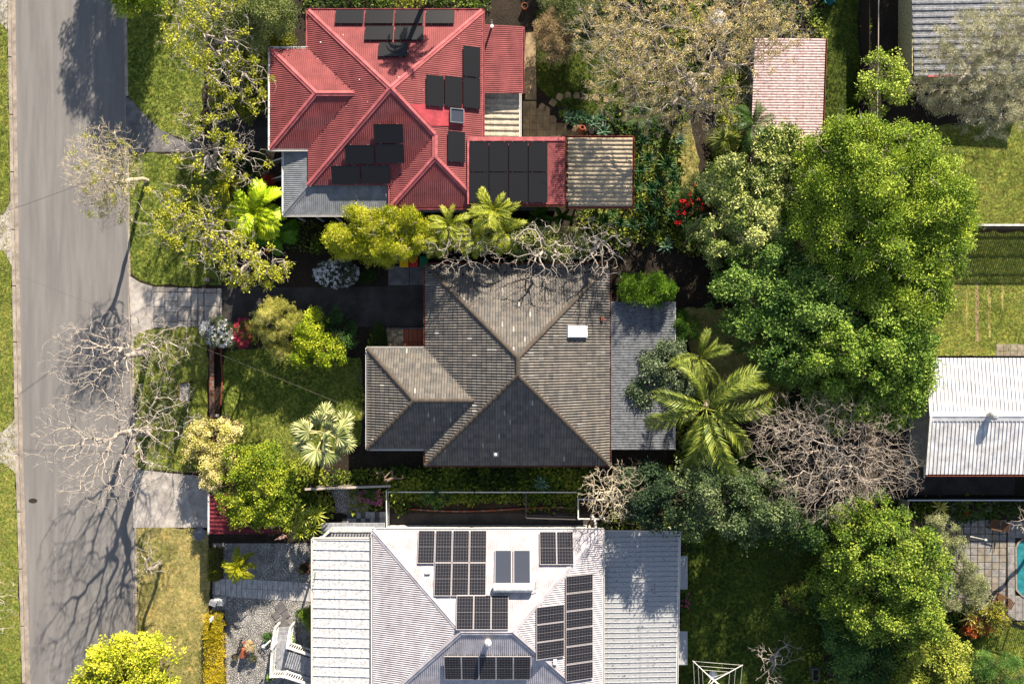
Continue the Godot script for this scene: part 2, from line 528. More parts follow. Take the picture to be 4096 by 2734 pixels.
func grow(root: Vector3, fork: Vector3, targets: Array, trunk_r: float, twig_r: float, wiggle: float, seg := 0.35, bal := 0.4, sides := 4, spray := 0, spray_len := 0.5) -> MB:
	# limbs by the shortest balanced path from the trunk to every target
	var pos := PackedVector3Array([root])
	var par := PackedInt32Array([-1])
	var way := PackedFloat32Array([0.0])
	var steps := maxi(2, int(root.distance_to(fork) / 0.5))
	for i in steps:
		var t := (i + 1.0) / steps
		pos.push_back(root.lerp(fork, t) + rvec() * wiggle * 0.3 * sin(PI * t))
		par.push_back(pos.size() - 2)
		way.push_back(way[-1] + pos[-1].distance_to(pos[-2]))
	var order := targets.duplicate()
	order.sort_custom(func(a, b): return a.distance_squared_to(fork) < b.distance_squared_to(fork))
	for t in order:
		var best := INF
		var who := 0
		for i in range(maxi(1, steps / 2), pos.size()):
			var d := pos[i].distance_to(t) + bal * way[i]
			if d < best:
				best = d; who = i
		var a := pos[who]
		var dist := a.distance_to(t)
		var n := maxi(1, int(dist / seg))
		var bend := rvec() * wiggle * minf(dist, 1.5) * 0.5
		if who > 0 and par[who] >= 0:
			bend += (a - pos[par[who]]).normalized() * dist * 0.22
		var last := who
		for i in n:
			var s := (i + 1.0) / n
			var q: Vector3 = a.lerp(t, s) + bend * s * (1 - s) * 2.0 + rvec() * wiggle * 0.22 * (seg / 0.35) * (0.4 if i == n - 1 else 1.0)
			pos.push_back(q); par.push_back(last); way.push_back(way[last] + q.distance_to(pos[last]))
			last = pos.size() - 1
	var heft := PackedFloat32Array()
	heft.resize(pos.size())
	var kids := PackedInt32Array()
	kids.resize(pos.size())
	for i in range(1, pos.size()): kids[par[i]] += 1
	for i in range(pos.size() - 1, 0, -1):
		if kids[i] == 0: heft[i] = 1.0
		heft[par[i]] += heft[i]
	var mb := MB.new()
	var total := maxf(heft[0], 1.0)
	var ex := log(trunk_r / twig_r) / log(maxf(total, 2.0))
	for i in range(1, pos.size()):
		var rb := twig_r * pow(heft[i], ex)
		var ra := twig_r * pow(heft[par[i]], ex)
		ra = minf(ra, rb * 1.35)
		if kids[i] == 0: rb *= 0.5
		if i == 1: ra = trunk_r * 1.25
		mb.tube(pos[par[i]], pos[i], ra, rb, sides + 3 if rb > 0.07 else sides)
		if spray and heft[i] <= 3.0:
			var fw := (pos[i] - pos[par[i]]).normalized()
			for k in (spray if kids[i] == 0 else (1 if R.randf() < 0.35 else 0)):
				var d := (fw * 0.8 + rvec() * 0.9 + Vector3(0, 0.15, 0)).normalized()
				var l := spray_len * rf(0.5, 1.2)
				var m := pos[i] + d * l * 0.5 + rvec() * l * 0.08
				var t2 := m + (d + rvec() * 0.55).normalized() * l * 0.5
				mb.tube(pos[i], m, twig_r * 0.8, twig_r * 0.62, 3)
				mb.tube(m, t2, twig_r * 0.62, twig_r * 0.35, 3)
				mb.tube(m, m + (d + rvec() * 0.9).normalized() * l * 0.4, twig_r * 0.55, twig_r * 0.3, 3)
	return mb

func clumps_in(e: Array, cr: float, fill := 1.0) -> Array:     # e: [cx, cy, rx, ry, top, thick] -> clumps under the dome of a crown
	var hc: float = e[4] - e[5] * 0.5
	var c := P(e[0], e[1], hc)
	var s := (EYE - hc) / FOC
	var rx: float = maxf(e[2] * s - cr * 0.7, 0.05)
	var rz: float = maxf(e[3] * s - cr * 0.7, 0.05)
	var n := maxi(1, int(fill * rx * rz * PI / (cr * cr * 1.1)) + 1)
	var out := []
	for i in n:
		var best := Vector3.ZERO
		var far := -1.0
		for tryk in 5:
			var a := rf(0, TAU)
			var r := sqrt(R.randf()) * (1.0 if i % 5 else rf(1.0, 1.16))
			var dome := sqrt(maxf(0.0, 1.0 - minf(r * r, 1.0)))
			var y: float = hc + (e[5] * 0.5 - cr * 0.8) * (dome * rf(0.75, 1.0) if R.randf() < 0.8 else rf(-1.0, dome))
			var q := Vector3(c.x + cos(a) * r * rx, maxf(0.25, y + rf(-0.16, 0.08) * e[5]), c.z + sin(a) * r * rz)
			var near := INF
			for o in out: near = minf(near, o[0].distance_squared_to(q))
			if near > far:
				far = near; best = q
		out.append([best, cr * (rf(0.45, 1.45) if i % 5 else rf(0.35, 0.6))])
	return out

func leafy(called: String, label: String, cat: String, group: String, es: Array, kind: String, scale: float, den: float, cols: Array, cr := 0.8, bark := "dark_bark", trunk_r := 0.12, foot = null, fill := 1.0):
	R.seed = hash(called + label)
	cr *= 0.7
	scale *= 0.74
	den *= 1.9
	var cl := []
	var low := INF
	var mid := Vector3.ZERO
	for e in es:
		cl.append_array(clumps_in(e, cr, fill))
		low = minf(low, e[4] - e[5])
	for k in cl: mid += k[0]
	mid /= cl.size()
	var base := Vector3(mid.x, 0, mid.z) if foot == null else P(foot[0], foot[1], 0)
	var t := thing(called, label, cat, base, group)
	var aims := []
	for k in cl: aims.append(k[0])
	var fork := base.lerp(Vector3(mid.x, 0, mid.z), 0.4) + Vector3.UP * maxf(0.2, minf(low, mid.y * 0.55))
	put("trunk" if mid.y > 1.6 else "stem", grow(base, fork, aims, trunk_r, 0.016, 0.25, 0.5, 0.4, 4, 3, cr * 1.7), M[bark], t)
	crown(t, cl, den, kind, scale, cols, "crown" if mid.y > 1.6 else "foliage")
	return t

func bare(called: String, label: String, cat: String, group: String, foot: Array, es: Array, n: int, trunk_r: float, twig_r: float, bark: String, wiggle := 0.3, leaves := [], seg := 0.35, fork_h := 1.5, bal := 0.4, spray := 2, spray_len := 0.45):
	# es: [cx, cy, rx, ry, middle height, half height]; leaves: [kind, scale, share, colours]
	R.seed = hash(called + label)
	var base := P(foot[0], foot[1], 0)
	var aims := []
	var area := 0.0
	for e in es: area += e[2] * e[3]
	for e in es:
		var c := P(e[0], e[1], e[4])
		var s: float = (EYE - e[4]) / FOC
		for i in int(n * e[2] * e[3] / area):
			var d := rvec()
			var r := pow(R.randf(), 0.4)
			if d.y < 0 and R.randf() < 0.6: d.y = -d.y
			aims.append(c + Vector3(d.x * e[2] * s, d.y * e[5], d.z * e[3] * s) * r)
	var mid := Vector3.ZERO
	for a in aims: mid += a
	mid /= aims.size()
	var t := thing(called, label, cat, base, group)
	var fork := base.lerp(Vector3(mid.x, 0, mid.z), 0.25) + Vector3.UP * fork_h
	put("trunk", grow(base, fork, aims, trunk_r, twig_r, wiggle, seg, bal, 4, spray, spray_len), M[bark], t)
	if leaves:
		var at := []
		var tint := PackedColorArray()
		for a in aims:
			if R.randf() > leaves[2]: continue
			for k in R.randi_range(4, 9):
				var q: Vector3 = a + rvec() * rf(0.02, 0.26)
				at.append(Transform3D(facing(Vector3.UP + rvec() * 0.9, leaves[1] * rf(0.6, 1.2)), q))
				tint.push_back(blend(leaves[3], R.randf()) * GAIN)
		scatter("foliage", at, tint, leaves[0], t)
	return t

func frond_mesh(len: float, lift: float, droop: float, leaflet: float, n: int, wid: float, cols: Array, sd: int, vee := 0.35, taper := 0.55, sag := 0.2, plume := 0.0) -> MB:
	# a feather frond along +z from the origin: an arched rachis with two rows of leaflets
	R.seed = sd
	var mb := MB.new()
	mb.tinted = true
	var prev := Vector3.ZERO
	var pts := []
	for i in n + 1:
		var t := float(i) / n
		pts.append(Vector3(0, lift * sin(t * PI * 0.62) * 1.0 - droop * t * t, len * t * (1 - 0.12 * t)))
	mb.col = blend(cols, 0.75)
	for i in n:
		mb.tube(pts[i], pts[i + 1], 0.03 * (1 - 0.8 * i / n), 0.03 * (1 - 0.8 * (i + 1.0) / n), 4)
	for i in range(1, n + 1):
		var t := float(i) / n
		if t < 0.12: continue
		var l := leaflet * (0.45 + 0.55 * sin(PI * clampf((t - 0.05) * 0.95, 0, 1)))
		if t > 0.9: l *= 0.75
		var fw: Vector3 = (pts[i] - pts[i - 1]).normalized()
		for s in [-1, 1]:
			for half in (4 if plume > 0.0 else 2):
				var o: Vector3 = pts[i].lerp(pts[i - 1], half * (0.25 if plume > 0.0 else 0.5))
				var d := (Vector3(s, vee + rf(-0.15, 0.2) + plume * rf(-0.8, 1.0), 0) + fw * (taper + 0.6 * t) + rvec() * 0.1).normalized()
				var mid := o + d * l * 0.55
				var tip := o + d * l * rf(0.85, 1.05) - Vector3.UP * l * sag * rf(0.5, 1.5)
				var w := fw * wid * 0.5
				mb.col = blend(cols, rf(0.1, 0.9))
				mb.quad(o - w * 0.4, o + w * 0.4, mid + w, mid - w)
				mb.tri(mid - w, mid + w, tip)
	return mb

func fan_mesh(stalk: float, rad: float, n: int, cols: Array, sd: int, split := 0.45) -> MB:
	# a fan leaf: a stalk along +z and pleated segments round its end
	R.seed = sd
	var mb := MB.new()
	mb.tinted = true
	mb.col = blend(cols, 0.8)
	var hub := Vector3(0, stalk * 0.25, stalk)
	mb.tube(Vector3.ZERO, hub, 0.03, 0.018, 4)
	for i in n:
		var a := lerpf(-2.3, 2.3, (i + 0.5) / n)
		var da := 4.6 / n * 0.5
		var l := rad * (0.78 + 0.22 * cos(a)) * rf(0.92, 1.05)
		var fold := 0.07 if i % 2 else -0.04
		var e := func(ang, r, y): return hub + Vector3(sin(ang) * r, y - 0.25 * (r / rad) * (r / rad) * rad, cos(ang) * r)
		mb.col = blend(cols, rf(0.1, 0.9))
		var m0 = e.call(a - da, l * split, -0.02); var m1 = e.call(a + da, l * split, -0.02)
		var mc = e.call(a, l * split, fold * 0.6 + 0.03)
		var tip = e.call(a + rf(-0.03, 0.03), l, -rf(0.0, 0.22) * rad)
		mb.tri(hub, m0, mc); mb.tri(hub, mc, m1)
		mb.tri(m0, mc, tip); mb.tri(mc, m1, tip)
	return mb

func palm(called: String, label: String, cat: String, group: String, at: Array, h: float, meshes: Array, m: Material, count: int, pitch: Array, trunk_r: float, foot = null, size := 1.0, bark := "grey_bark", part := "frond"):
	# fronds are copies of a few shared meshes, tilted between pitch[0] (outer) and pitch[1] (inner) degrees above level
	R.seed = hash(called + label)
	var top := P(at[0], at[1], h)
	var base := Vector3(top.x, 0, top.z) if foot == null else P(foot[0], foot[1], 0)
	var t := thing(called, label, cat, base, group)
	var mb := MB.new()
	var n := maxi(2, int(h / 0.3))
	for i in n:
		mb.tube(base.lerp(top, float(i) / n), base.lerp(top, (i + 1.0) / n), trunk_r * (1.12 if i % 2 else 1.0), trunk_r * (1.0 if i % 2 else 1.12) * 0.98, 8)
	put("trunk", mb, M[bark], t)
	for i in count:
		var o := MeshInstance3D.new()
		o.mesh = meshes[i % meshes.size()]
		o.material_override = m
		o.name = part
		t.add_child(o, true)
		var f := float(i) / count
		var a := i * 2.399 + rf(-0.4, 0.4)
		o.basis = (Basis(Vector3.UP, a) * Basis(Vector3.RIGHT, -deg_to_rad(lerpf(pitch[0], pitch[1], f) + rf(-11, 11))) * Basis(Vector3.BACK, rf(-0.5, 0.5))).scaled(Vector3.ONE * size * rf(0.76, 1.1))
		o.position = top - base + Vector3(0, f * 0.15, 0)
	return t

func rosette_mesh(n: int, len: float, wid: float, cols: Array, sd: int, up := [0.15, 1.1], arch := 0.3) -> ArrayMesh:
	R.seed = sd
	var mb := MB.new()
	mb.tinted = true
	for i in n:
		var f := float(i) / n
		var a := i * 2.399
		var e := lerpf(up[0], up[1], f) + rf(-0.1, 0.1)
		var d := Vector3(cos(a) * cos(e), sin(e), sin(a) * cos(e))
		leaf_on(mb, Vector3(0, 0.03 + 0.08 * f, 0), d, len * rf(0.8, 1.1) * (1 - 0.35 * f), wid, arch, blend(cols, rf(0.1, 0.9)))
	return mb.mesh()

func leaf_on(mb, o: Vector3, d: Vector3, l: float, w: float, arch: float, col: Color):    # a strap leaf with a keel
	mb.col = col
	var s := d.cross(Vector3.UP).normalized() * w * 0.5
	var n := s.cross(d).normalized()
	if n.y < 0: n = -n
	var p := []
	for k in 4:
		var t := k / 3.0
		p.append(o + d * l * t - Vector3.UP * l * arch * t * t)
	var ws := [0.45, 1.0, 0.8, 0.02]
	for k in 3:
		var a: Vector3 = p[k]; var b: Vector3 = p[k + 1]
		var ra: Vector3 = n * w * 0.16 * ws[k]
		var rb: Vector3 = n * w * 0.16 * ws[k + 1]
		mb.quad(a - ra, b - rb, b + s * ws[k + 1] + rb, a + s * ws[k] + ra)
		mb.quad(a - ra, b - rb, b - s * ws[k + 1] + rb, a - s * ws[k] + ra)

func rosettes(called: String, cat: String, group: String, m: Material, meshes: Array, rows: Array):    # rows: [px, py, height, size, label]
	for r in rows:
		var o := put(called, meshes[R.randi() % meshes.size()], m)
		R.seed = hash(r[4])
		o.position = P(r[0], r[1], r[2])
		o.basis = Basis(Vector3.UP, rf(0, TAU)).scaled(Vector3.ONE * r[3])
		tag(o, r[4], cat, group)

# ------------------------------------------------------------------ ground
func outline(px: Array, rough := 0.0, step := 0.4, h := 0.0) -> PackedVector2Array:
	var out := PackedVector2Array()
	for i in px.size():
		var a := P(px[i][0], px[i][1], h); var b := P(px[(i + 1) % px.size()][0], px[(i + 1) % px.size()][1], h)
		var n := maxi(1, int(a.distance_to(b) / step)) if rough > 0 else 1
		for k in n:
			var q := a.lerp(b, float(k) / n)
			out.push_back(Vector2(q.x, q.z) + (Vector2(rf(-1, 1), rf(-1, 1)) * rough if k > 0 else Vector2.ZERO))
	return out

func patch(called: String, px: Array, top: float, m: Material, rough := 0.0, label := "", deep := 0.1) -> PackedVector2Array:
	R.seed = hash(called + str(px[0]))
	var o := outline(px, rough)
	var mb := MB.new()
	mb.prism(o, top - deep, top)
	setting(called, mb, m, label)
	return o

func strew(area: PackedVector2Array, per_m2: float, y: float, at: Array, tint: PackedColorArray, cols: Array, size: float, noise: FastNoiseLite, tall := 0.0):
	var lo := area[0]; var hi := area[0]
	for p in area:
		lo = lo.min(p); hi = hi.max(p)
	lo = lo.max(Vector2(-35, -23.5)); hi = hi.min(Vector2(35, 23.5))
	for i in int((hi.x - lo.x) * (hi.y - lo.y) * per_m2):
		var q := Vector2(rf(lo.x, hi.x), rf(lo.y, hi.y))
		if not Geometry2D.is_point_in_polygon(q, area): continue
		var k := noise.get_noise_2d(q.x, q.y)
		at.append(Transform3D(facing(Vector3.UP + rvec() * 0.35, size * rf(0.6, 1.3)), Vector3(q.x, y + tall * R.randf() * (0.5 + k), q.y)))
		tint.push_back(blend(cols, 0.5 + k * 0.8 + rf(-0.3, 0.3)))

func _ready():
	R.seed = 7
	# camera, sky, sun, exposure
	var cam := Camera3D.new()
	cam.name = "camera"
	cam.position = Vector3(0, EYE, 0)
	cam.rotation_degrees = Vector3(-90, 0, 0)
	cam.fov = rad_to_deg(2.0 * atan(1367.0 / FOC))
	cam.near = 0.5
	cam.far = 600.0
	add_child(cam)
	cam.current = true
	var env := Environment.new()
	env.background_mode = Environment.BG_SKY
	var sky_mat := ProceduralSkyMaterial.new()
	sky_mat.sky_top_color = S(136, 152, 178)
	sky_mat.sky_horizon_color = S(186, 204, 224)
	sky_mat.sky_curve = 0.12
	sky_mat.ground_bottom_color = S(70, 66, 58)
	sky_mat.ground_horizon_color = S(150, 150, 146)
	sky_mat.sky_energy_multiplier = 0.72
	var sk := Sky.new()
	sk.sky_material = sky_mat
	env.sky = sk
	env.tonemap_mode = Environment.TONE_MAPPER_LINEAR
	env.tonemap_exposure = 3.5
	env.sdfgi_enabled = true
	env.ssao_enabled = true
	env.ssil_enabled = true
	var world := WorldEnvironment.new()
	world.name = "world_environment"
	world.environment = env
	add_child(world)
	var sun := DirectionalLight3D.new()
	sun.name = "sun"
	sun.light_color = Color(1.0, 0.95, 0.87)
	sun.light_energy = 1.6
	sun.light_angular_distance = 0.5
	sun.shadow_enabled = true
	var e := deg_to_rad(SUN_DEG)
	var fall := Vector3(-0.30, 0, 0.954).normalized() * cos(e) + Vector3(0, -sin(e), 0)
	sun.basis = Basis.looking_at(fall, Vector3.UP)
	add_child(sun)

	make_materials()
	make_sprigs()
	build_ground()
	build_red_house()
	build_tile_house()
	build_white_house()
	build_sheds()
	build_fences()
	build_pool()
	build_furniture()
	build_trees()
	build_shrubs()
	build_palms()
	build_cover()

# ------------------------------------------------------------------ the ground, the road, the lawns
var lawns := []      # [outline, density, height, colours]
var beds := []

func kerb_line(l: Array, w_px: float, top: float, called: String, m: Material, deep := 0.2):
	# kerb or gutter blocks of about 3.6 m along a line of marks
	var holder = null
	for i in l.size() - 1:
		var a := P(l[i][0], l[i][1]); var b := P(l[i + 1][0], l[i + 1][1])
		var n := maxi(1, int(a.distance_to(b) / 3.6))
		for k in n:
			var p := a.lerp(b, float(k) / n); var q := a.lerp(b, (k + 1.0) / n - 0.004)
			var mb := MB.new()
			var d := (q - p).normalized()
			mb.chamfer(Vector3((p.x + q.x) / 2, top - deep / 2, (p.z + q.z) / 2), Vector3(w_px / 61.0, deep, p.distance_to(q)), 0.02, Basis(Vector3.UP.cross(d), Vector3.UP, d))
			setting(called, mb, m)

func build_ground():
	var g := MB.new()
	g.box(Vector3(0, -0.45, 0), Vector3(400, 0.3, 400))
	setting("ground", g, M.soil, "dark bare earth under the gardens")
	# the road, its gutters and kerbs
	patch("road", [[-16, -3000], [400, -3000], [478, -120], [489, 0], [498, 560], [505, 1000], [514, 1450], [527, 1850], [531, 2734], [533, 5200], [180, 5200], [118, 2734], [88, 1820], [70, 920], [57, 0], [50, -120]], -0.10, M.asphalt, 0.0, "grey asphalt street with worn wheel tracks")
	patch("gutter", [[30, -1500], [50, -1500], [57, 0], [70, 920], [88, 1820], [118, 2734], [150, 4200], [128, 4200], [100, 2734], [73, 1820], [55, 920], [40, 0]], -0.085, M.gutter_concrete, 0.0, "pale concrete gutter strip along the road")
	patch("gutter", [[489, -300], [500, -300], [500, 0], [508, 560], [514, 1000], [524, 1450], [537, 1850], [541, 2734], [541, 2900], [529, 2900], [531, 2734], [527, 1850], [514, 1450], [505, 1000], [498, 560], [489, 0]], -0.085, M.gutter_concrete, 0.0, "narrow concrete gutter strip beside the verge lawns")
	kerb_line([[25, -400], [34, 0], [49, 920], [66, 1820], [94, 2734], [104, 3000]], 13, 0.03, "kerb", M.kerb_concrete)
	kerb_line([[494, -300], [503, 0], [508, 385]], 9, 0.03, "kerb", M.kerb_concrete)
	kerb_line([[511, 606], [517, 1104]], 9, 0.03, "kerb", M.kerb_concrete)
	kerb_line([[528, 1352], [539, 1880]], 9, 0.03, "kerb", M.kerb_concrete)
	kerb_line([[541, 2112], [545, 2900]], 9, 0.03, "kerb", M.kerb_concrete)
	# the two sides of the street
	patch("terrain", [[507, -3000], [9000, -3000], [9000, 5200], [545, 5200], [543, 2734], [537, 1850], [524, 1450], [514, 1000], [506, 560], [498, 0]], 0.0, M.soil, 0.0, "garden soil on the house side of the street", 0.3)
	patch("terrain", [[-6000, -3000], [12, -3000], [30, 0], [45, 920], [62, 1820], [90, 2734], [115, 5200], [-6000, 5200]], 0.0, M.soil, 0.0, "verge earth across the street", 0.3)
	# lawns: a sheet each, and blades on it
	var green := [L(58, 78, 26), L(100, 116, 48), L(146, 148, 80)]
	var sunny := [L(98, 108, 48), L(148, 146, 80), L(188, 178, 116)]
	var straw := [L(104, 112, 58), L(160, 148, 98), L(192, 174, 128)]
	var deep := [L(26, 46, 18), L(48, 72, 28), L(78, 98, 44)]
	for q in [
		[[[506, -300], [840, -300], [830, 200], [800, 480], [760, 570], [640, 520], [570, 450], [510, 380], [500, 0]], M.lawn, green, "shaded green verge lawn under the tree at the top of the road"],
		[[[513, 614], [760, 612], [1050, 650], [1080, 800], [960, 1000], [880, 1140], [760, 1142], [620, 1140], [560, 1120], [518, 1085]], M.lawn, green, "verge lawn between the two driveways"],
		[[[532, 1345], [610, 1316], [800, 1306], [828, 1310], [832, 1880], [760, 1888], [560, 1876], [542, 1860]], M.lawn, sunny, "verge lawn under the bare street trees"],
		[[[905, 1400], [1100, 1390], [1440, 1430], [1455, 1560], [1440, 1780], [1200, 1900], [900, 1800], [885, 1500]], M.lawn, green, "shaded front lawn of the tiled house"],
		[[[546, 2113], [700, 2112], [838, 2120], [838, 2600], [842, 2900], [548, 2900]], M.dry_lawn, straw, "straw coloured verge lawn at the bottom of the road"],
		[[[-900, -400], [26, -400], [28, 0], [42, 920], [58, 1820], [86, 2734], [92, 3000], [-900, 3000]], M.lawn, sunny, "narrow verge lawn across the road"],
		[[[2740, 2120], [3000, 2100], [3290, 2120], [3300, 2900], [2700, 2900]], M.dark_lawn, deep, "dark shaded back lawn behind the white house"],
		[[[3600, 520], [3720, 500], [4400, 470], [4400, 900], [3560, 900]], M.lawn, sunny, "sunny mown lawn above the picket fence"],
		[[[3580, 930], [4400, 925], [4400, 1425], [3690, 1425], [3600, 1300]], M.lawn, sunny, "striped lawn between the picket fence and the white garage"],
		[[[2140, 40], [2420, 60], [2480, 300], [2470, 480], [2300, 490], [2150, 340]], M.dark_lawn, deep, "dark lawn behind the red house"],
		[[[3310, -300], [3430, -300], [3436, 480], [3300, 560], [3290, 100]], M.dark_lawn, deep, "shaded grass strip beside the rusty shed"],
		[[[2740, 1230], [2960, 1240], [3200, 1500], [3100, 1700], [2780, 1640], [2760, 1400]], M.dry_lawn, sunny, "sunlit yellow grass under the feather palms"],
		[[[2560, 560], [2760, 480], [2800, 640], [2770, 860], [2640, 840], [2600, 700]], M.dry_lawn, sunny, "patch of dry grass beside the yuccas"],
		[[[3890, 2480], [4400, 2500], [4400, 2900], [3860, 2900]], M.lawn, green, "green grass behind the pool fence"],
	]:
		var o := patch("lawn", q[0], 0.010, q[1], 0.10, q[3], 0.05)
		lawns.append([o, q[2]])
	for q in [[3908, 1130, 1365, 7], [3957, 1150, 1350, 4], [3866, 1160, 1330, 4], [4010, 1120, 1240, 3]]:
		patch("worn_ground", [[q[0] - q[3], q[1]], [q[0] + q[3], q[1]], [q[0] + q[3] + 2, q[2]], [q[0] - q[3] + 2, q[2]]], 0.015, M.sand_paving if q[3] > 5 else M.dry_lawn, 0.05, "thin worn strip in the striped lawn", 0.04)
	# gravel yard with its paths
	patch("gravel", [[850, 2172], [1262, 2172], [1262, 2900], [850, 2900]], 0.008, M.gravel, 0.0, "white pebble yard before the white house", 0.05)
	patch("gravel", [[1320, 1960], [1480, 1960], [1470, 2050], [1340, 2050]], 0.008, M.gravel, 0.15, "white pebble bed beside the flower pots", 0.05)
	# driveways
	patch("driveway", [[500, 388], [520, 392], [560, 440], [640, 516], [720, 560], [800, 574], [800, 606], [508, 608], [504, 500]], 0.014, M.grey_concrete, 0.0, "curved concrete driveway mouth of the red house", 0.12)
	patch("driveway", [[802, 574], [880, 440], [1085, 430], [1085, 600], [802, 606]], 0.012, M.old_asphalt, 0.0, "dark asphalt drive beside the red house", 0.1)
	patch("driveway", [[513, 1100], [560, 1130], [614, 1146], [614, 1311], [560, 1330], [526, 1354]], 0.014, M.concrete, 0.0, "flared concrete crossover of the tiled house", 0.12)
	patch("driveway", [[886, 1150], [1550, 1146], [1552, 1062], [1706, 1062], [1706, 1306], [886, 1306]], 0.012, M.old_asphalt, 0.0, "dark asphalt drive of the tiled house", 0.1)
	patch("driveway", [[530, 1878], [560, 1878], [680, 1892], [838, 1906], [832, 2108], [540, 2110], [532, 2110]], 0.014, M.concrete, 0.0, "broad concrete driveway before the maroon carport", 0.12)
	patch("driveway", [[1562, 2052], [2356, 2052], [2356, 2135], [1562, 2135]], 0.012, M.old_asphalt, 0.0, "black side strip along the white house", 0.1)
	patch("driveway", [[-400, -200], [26, -200], [28, 60], [26, 118], [0, 90], [-400, 60]], 0.016, M.concrete, 0.0, "concrete driveway end across the road near the top", 0.12)
	patch("driveway", [[44, 800], [46, 1062], [34, 1040], [14, 1000], [-400, 1000], [-400, 860], [12, 860]], 0.016, M.concrete, 0.0, "small concrete driveway end halfway along the verge", 0.12)
	patch("driveway", [[62, 1672], [72, 1905], [50, 1880], [10, 1850], [-400, 1840], [-400, 1750], [10, 1725]], 0.016, M.concrete, 0.0, "concrete driveway end across from the bare trees", 0.12)
	var base := Node3D.new()
	base.name = numbered("driveway")
	add_child(base)
	tag(base, "jointed concrete slabs of the driveway to the tiled house", "", "", "structure")
	var xs := [[616, 658, [1146, 1168, 1226, 1288, 1311]], [660, 710, [1148, 1168, 1204, 1248, 1286, 1309]], [712, 763, [1150, 1168, 1226, 1284, 1308]], [765, 790, [1152, 1170, 1240, 1284, 1307]], [792, 814, [1152, 1170, 1246, 1306]], [817, 866, [1152, 1170, 1224, 1306]], [868, 885, [1152, 1228, 1306]]]
	for q in xs:
		for i in q[2].size() - 1:
			var a := P(q[0], q[2][i] + 1); var b := P(q[1], q[2][i + 1] - 1)
			var mb := MB.new()
			mb.chamfer(Vector3((a.x + b.x) / 2, -0.03 + rf(0, 0.006), (a.z + b.z) / 2), Vector3(b.x - a.x, 0.1, b.z - a.z), 0.008)
			put("slab", mb, M.concrete if R.randf() < 0.6 else M.worn_concrete, base)
	var pad := MB.new()
	for q in [[1554, 1064, 1636, 1140], [1639, 1064, 1704, 1139]]:
		var a := P(q[0], q[1]); var b := P(q[2], q[3])
		pad.chamfer(Vector3((a.x + b.x) / 2, -0.02, (a.z + b.z) / 2), Vector3(b.x - a.x, 0.14, b.z - a.z), 0.01)
	setting("concrete_path", pad, M.grey_concrete, "two grey concrete slabs under the wheelie bins")
	# paths of the white house: marble tiles one by one
	var path := Node3D.new()
	path.name = numbered("path")
	add_child(path)
	tag(path, "marble tiled path from the gate to the white house", "", "", "structure")
	for r in 2:
		for k in 14:
			var x0 := 968.0 + k * 20.6
			var y0 := 2314.0 + r * 38.0 + k * 1.2
			flag(path, "tile", [[x0, y0], [x0 + 19.6, y0 + 1.2], [x0 + 19.6, y0 + 38.0], [x0, y0 + 37.0]], 0.03, M.marble_tile)
	for k in 5:
		var x0 := 862.0 + k * 21.0
		flag(path, "step_tread", [[x0, 2312 + k * 0.5], [x0 + 20, 2312 + k * 0.5], [x0 + 20, 2378 + k * 3.0], [x0, 2376 + k * 3.0]], 0.12 - k * 0.02, M.marble_tile)
	var court := Node3D.new()
	court.name = numbered("path")
	add_child(court)
	tag(court, "tiled court beside the north corner of the white house", "", "", "structure")
	for r in 3:
		for k in 11:
			var x0 := 1350.0 + k * 18.6
			var y0 := 2046.0 + r * 27.0
			if k < 2 - r: continue
			flag(court, "tile", [[x0, y0], [x0 + 17.8, y0], [x0 + 17.8, y0 + 26], [x0, y0 + 26]], 0.03, M.marble_tile if R.randf() < 0.6 else M.grey_concrete)
	# stepping stones and the patio of the red house
	patch("concrete_path", [[2104, 130], [2142, 130], [2146, 398], [2100, 398], [2096, 260]], 0.02, M.sand_paving, 0.0, "sandy concrete strip behind the red house", 0.1)
	var pat := Node3D.new()
	pat.name = numbered("patio_paving")
	add_child(pat)
	tag(pat, "sandy paving slabs of the patio behind the red house", "", "", "structure")
	for r in 5:
		for k in 7:
			var x0 := 2092.0 + k * 27.0; var y0 := 404.0 + r * 29.0
			if y0 < 404 + (x0 - 2130) * 0.62: continue
			flag(pat, "paving_slab", [[x0, y0], [x0 + 26.2, y0], [x0 + 26.2, y0 + 28.2], [x0, y0 + 28.2]], 0.02 + rf(0, 0.006), M.sand_paving)
	for r in 2:
		for k in 3:
			var x0 := 2254.0 + k * 27.0; var y0 := 500.0 + r * 29.0
			flag(pat, "paving_slab", [[x0, y0], [x0 + 26.2, y0], [x0 + 26.2, y0 + 28.2], [x0, y0 + 28.2]], 0.02 + rf(0, 0.006), M.sand_paving)
	var n := 0
	for q in [[2238, 388, 26, 0.5], [2272, 380, 24, 0.1], [2306, 382, 25, 0.0], [2340, 386, 24, 0.05], [2384, 390, 26, 0.0], [2424, 398, 22, 0.2], [2170, 430, 30, 0.6], [2186, 436, 24, 0.6], [2212, 410, 26, 0.6]]:
		R.seed = 40 + n
		var c := P(q[0], q[1])
		var o := PackedVector2Array()
		for i in 8:
			var a: float = TAU * i / 8 + q[3]
			var r: float = q[2] / 61.0 * 0.5 * (1.28 if i % 2 else 1.05) * rf(0.9, 1.08)
			o.push_back(Vector2(c.x + cos(a) * r, c.z + sin(a) * r))
		var mb := MB.new()
		mb.prism(o, -0.02, 0.035)
		var where: String = ["first of the arc beside the round planter", "second of the row counted from the planter", "third of the row counted from the planter", "fourth of the row counted from the planter", "fifth of the row, edge of the bare tree", "last of the row, under the bare branches", "on the patio corner nearest the cream awning", "touching the patio corner above the slabs", "just above the round planter"][n]
		tag(put("stepping_stone", mb, M.sand_paving), "worn stepping stone in dark lawn, " + where, "stepping stone", "stepping stones behind the red house")
		n += 1
	n = 0
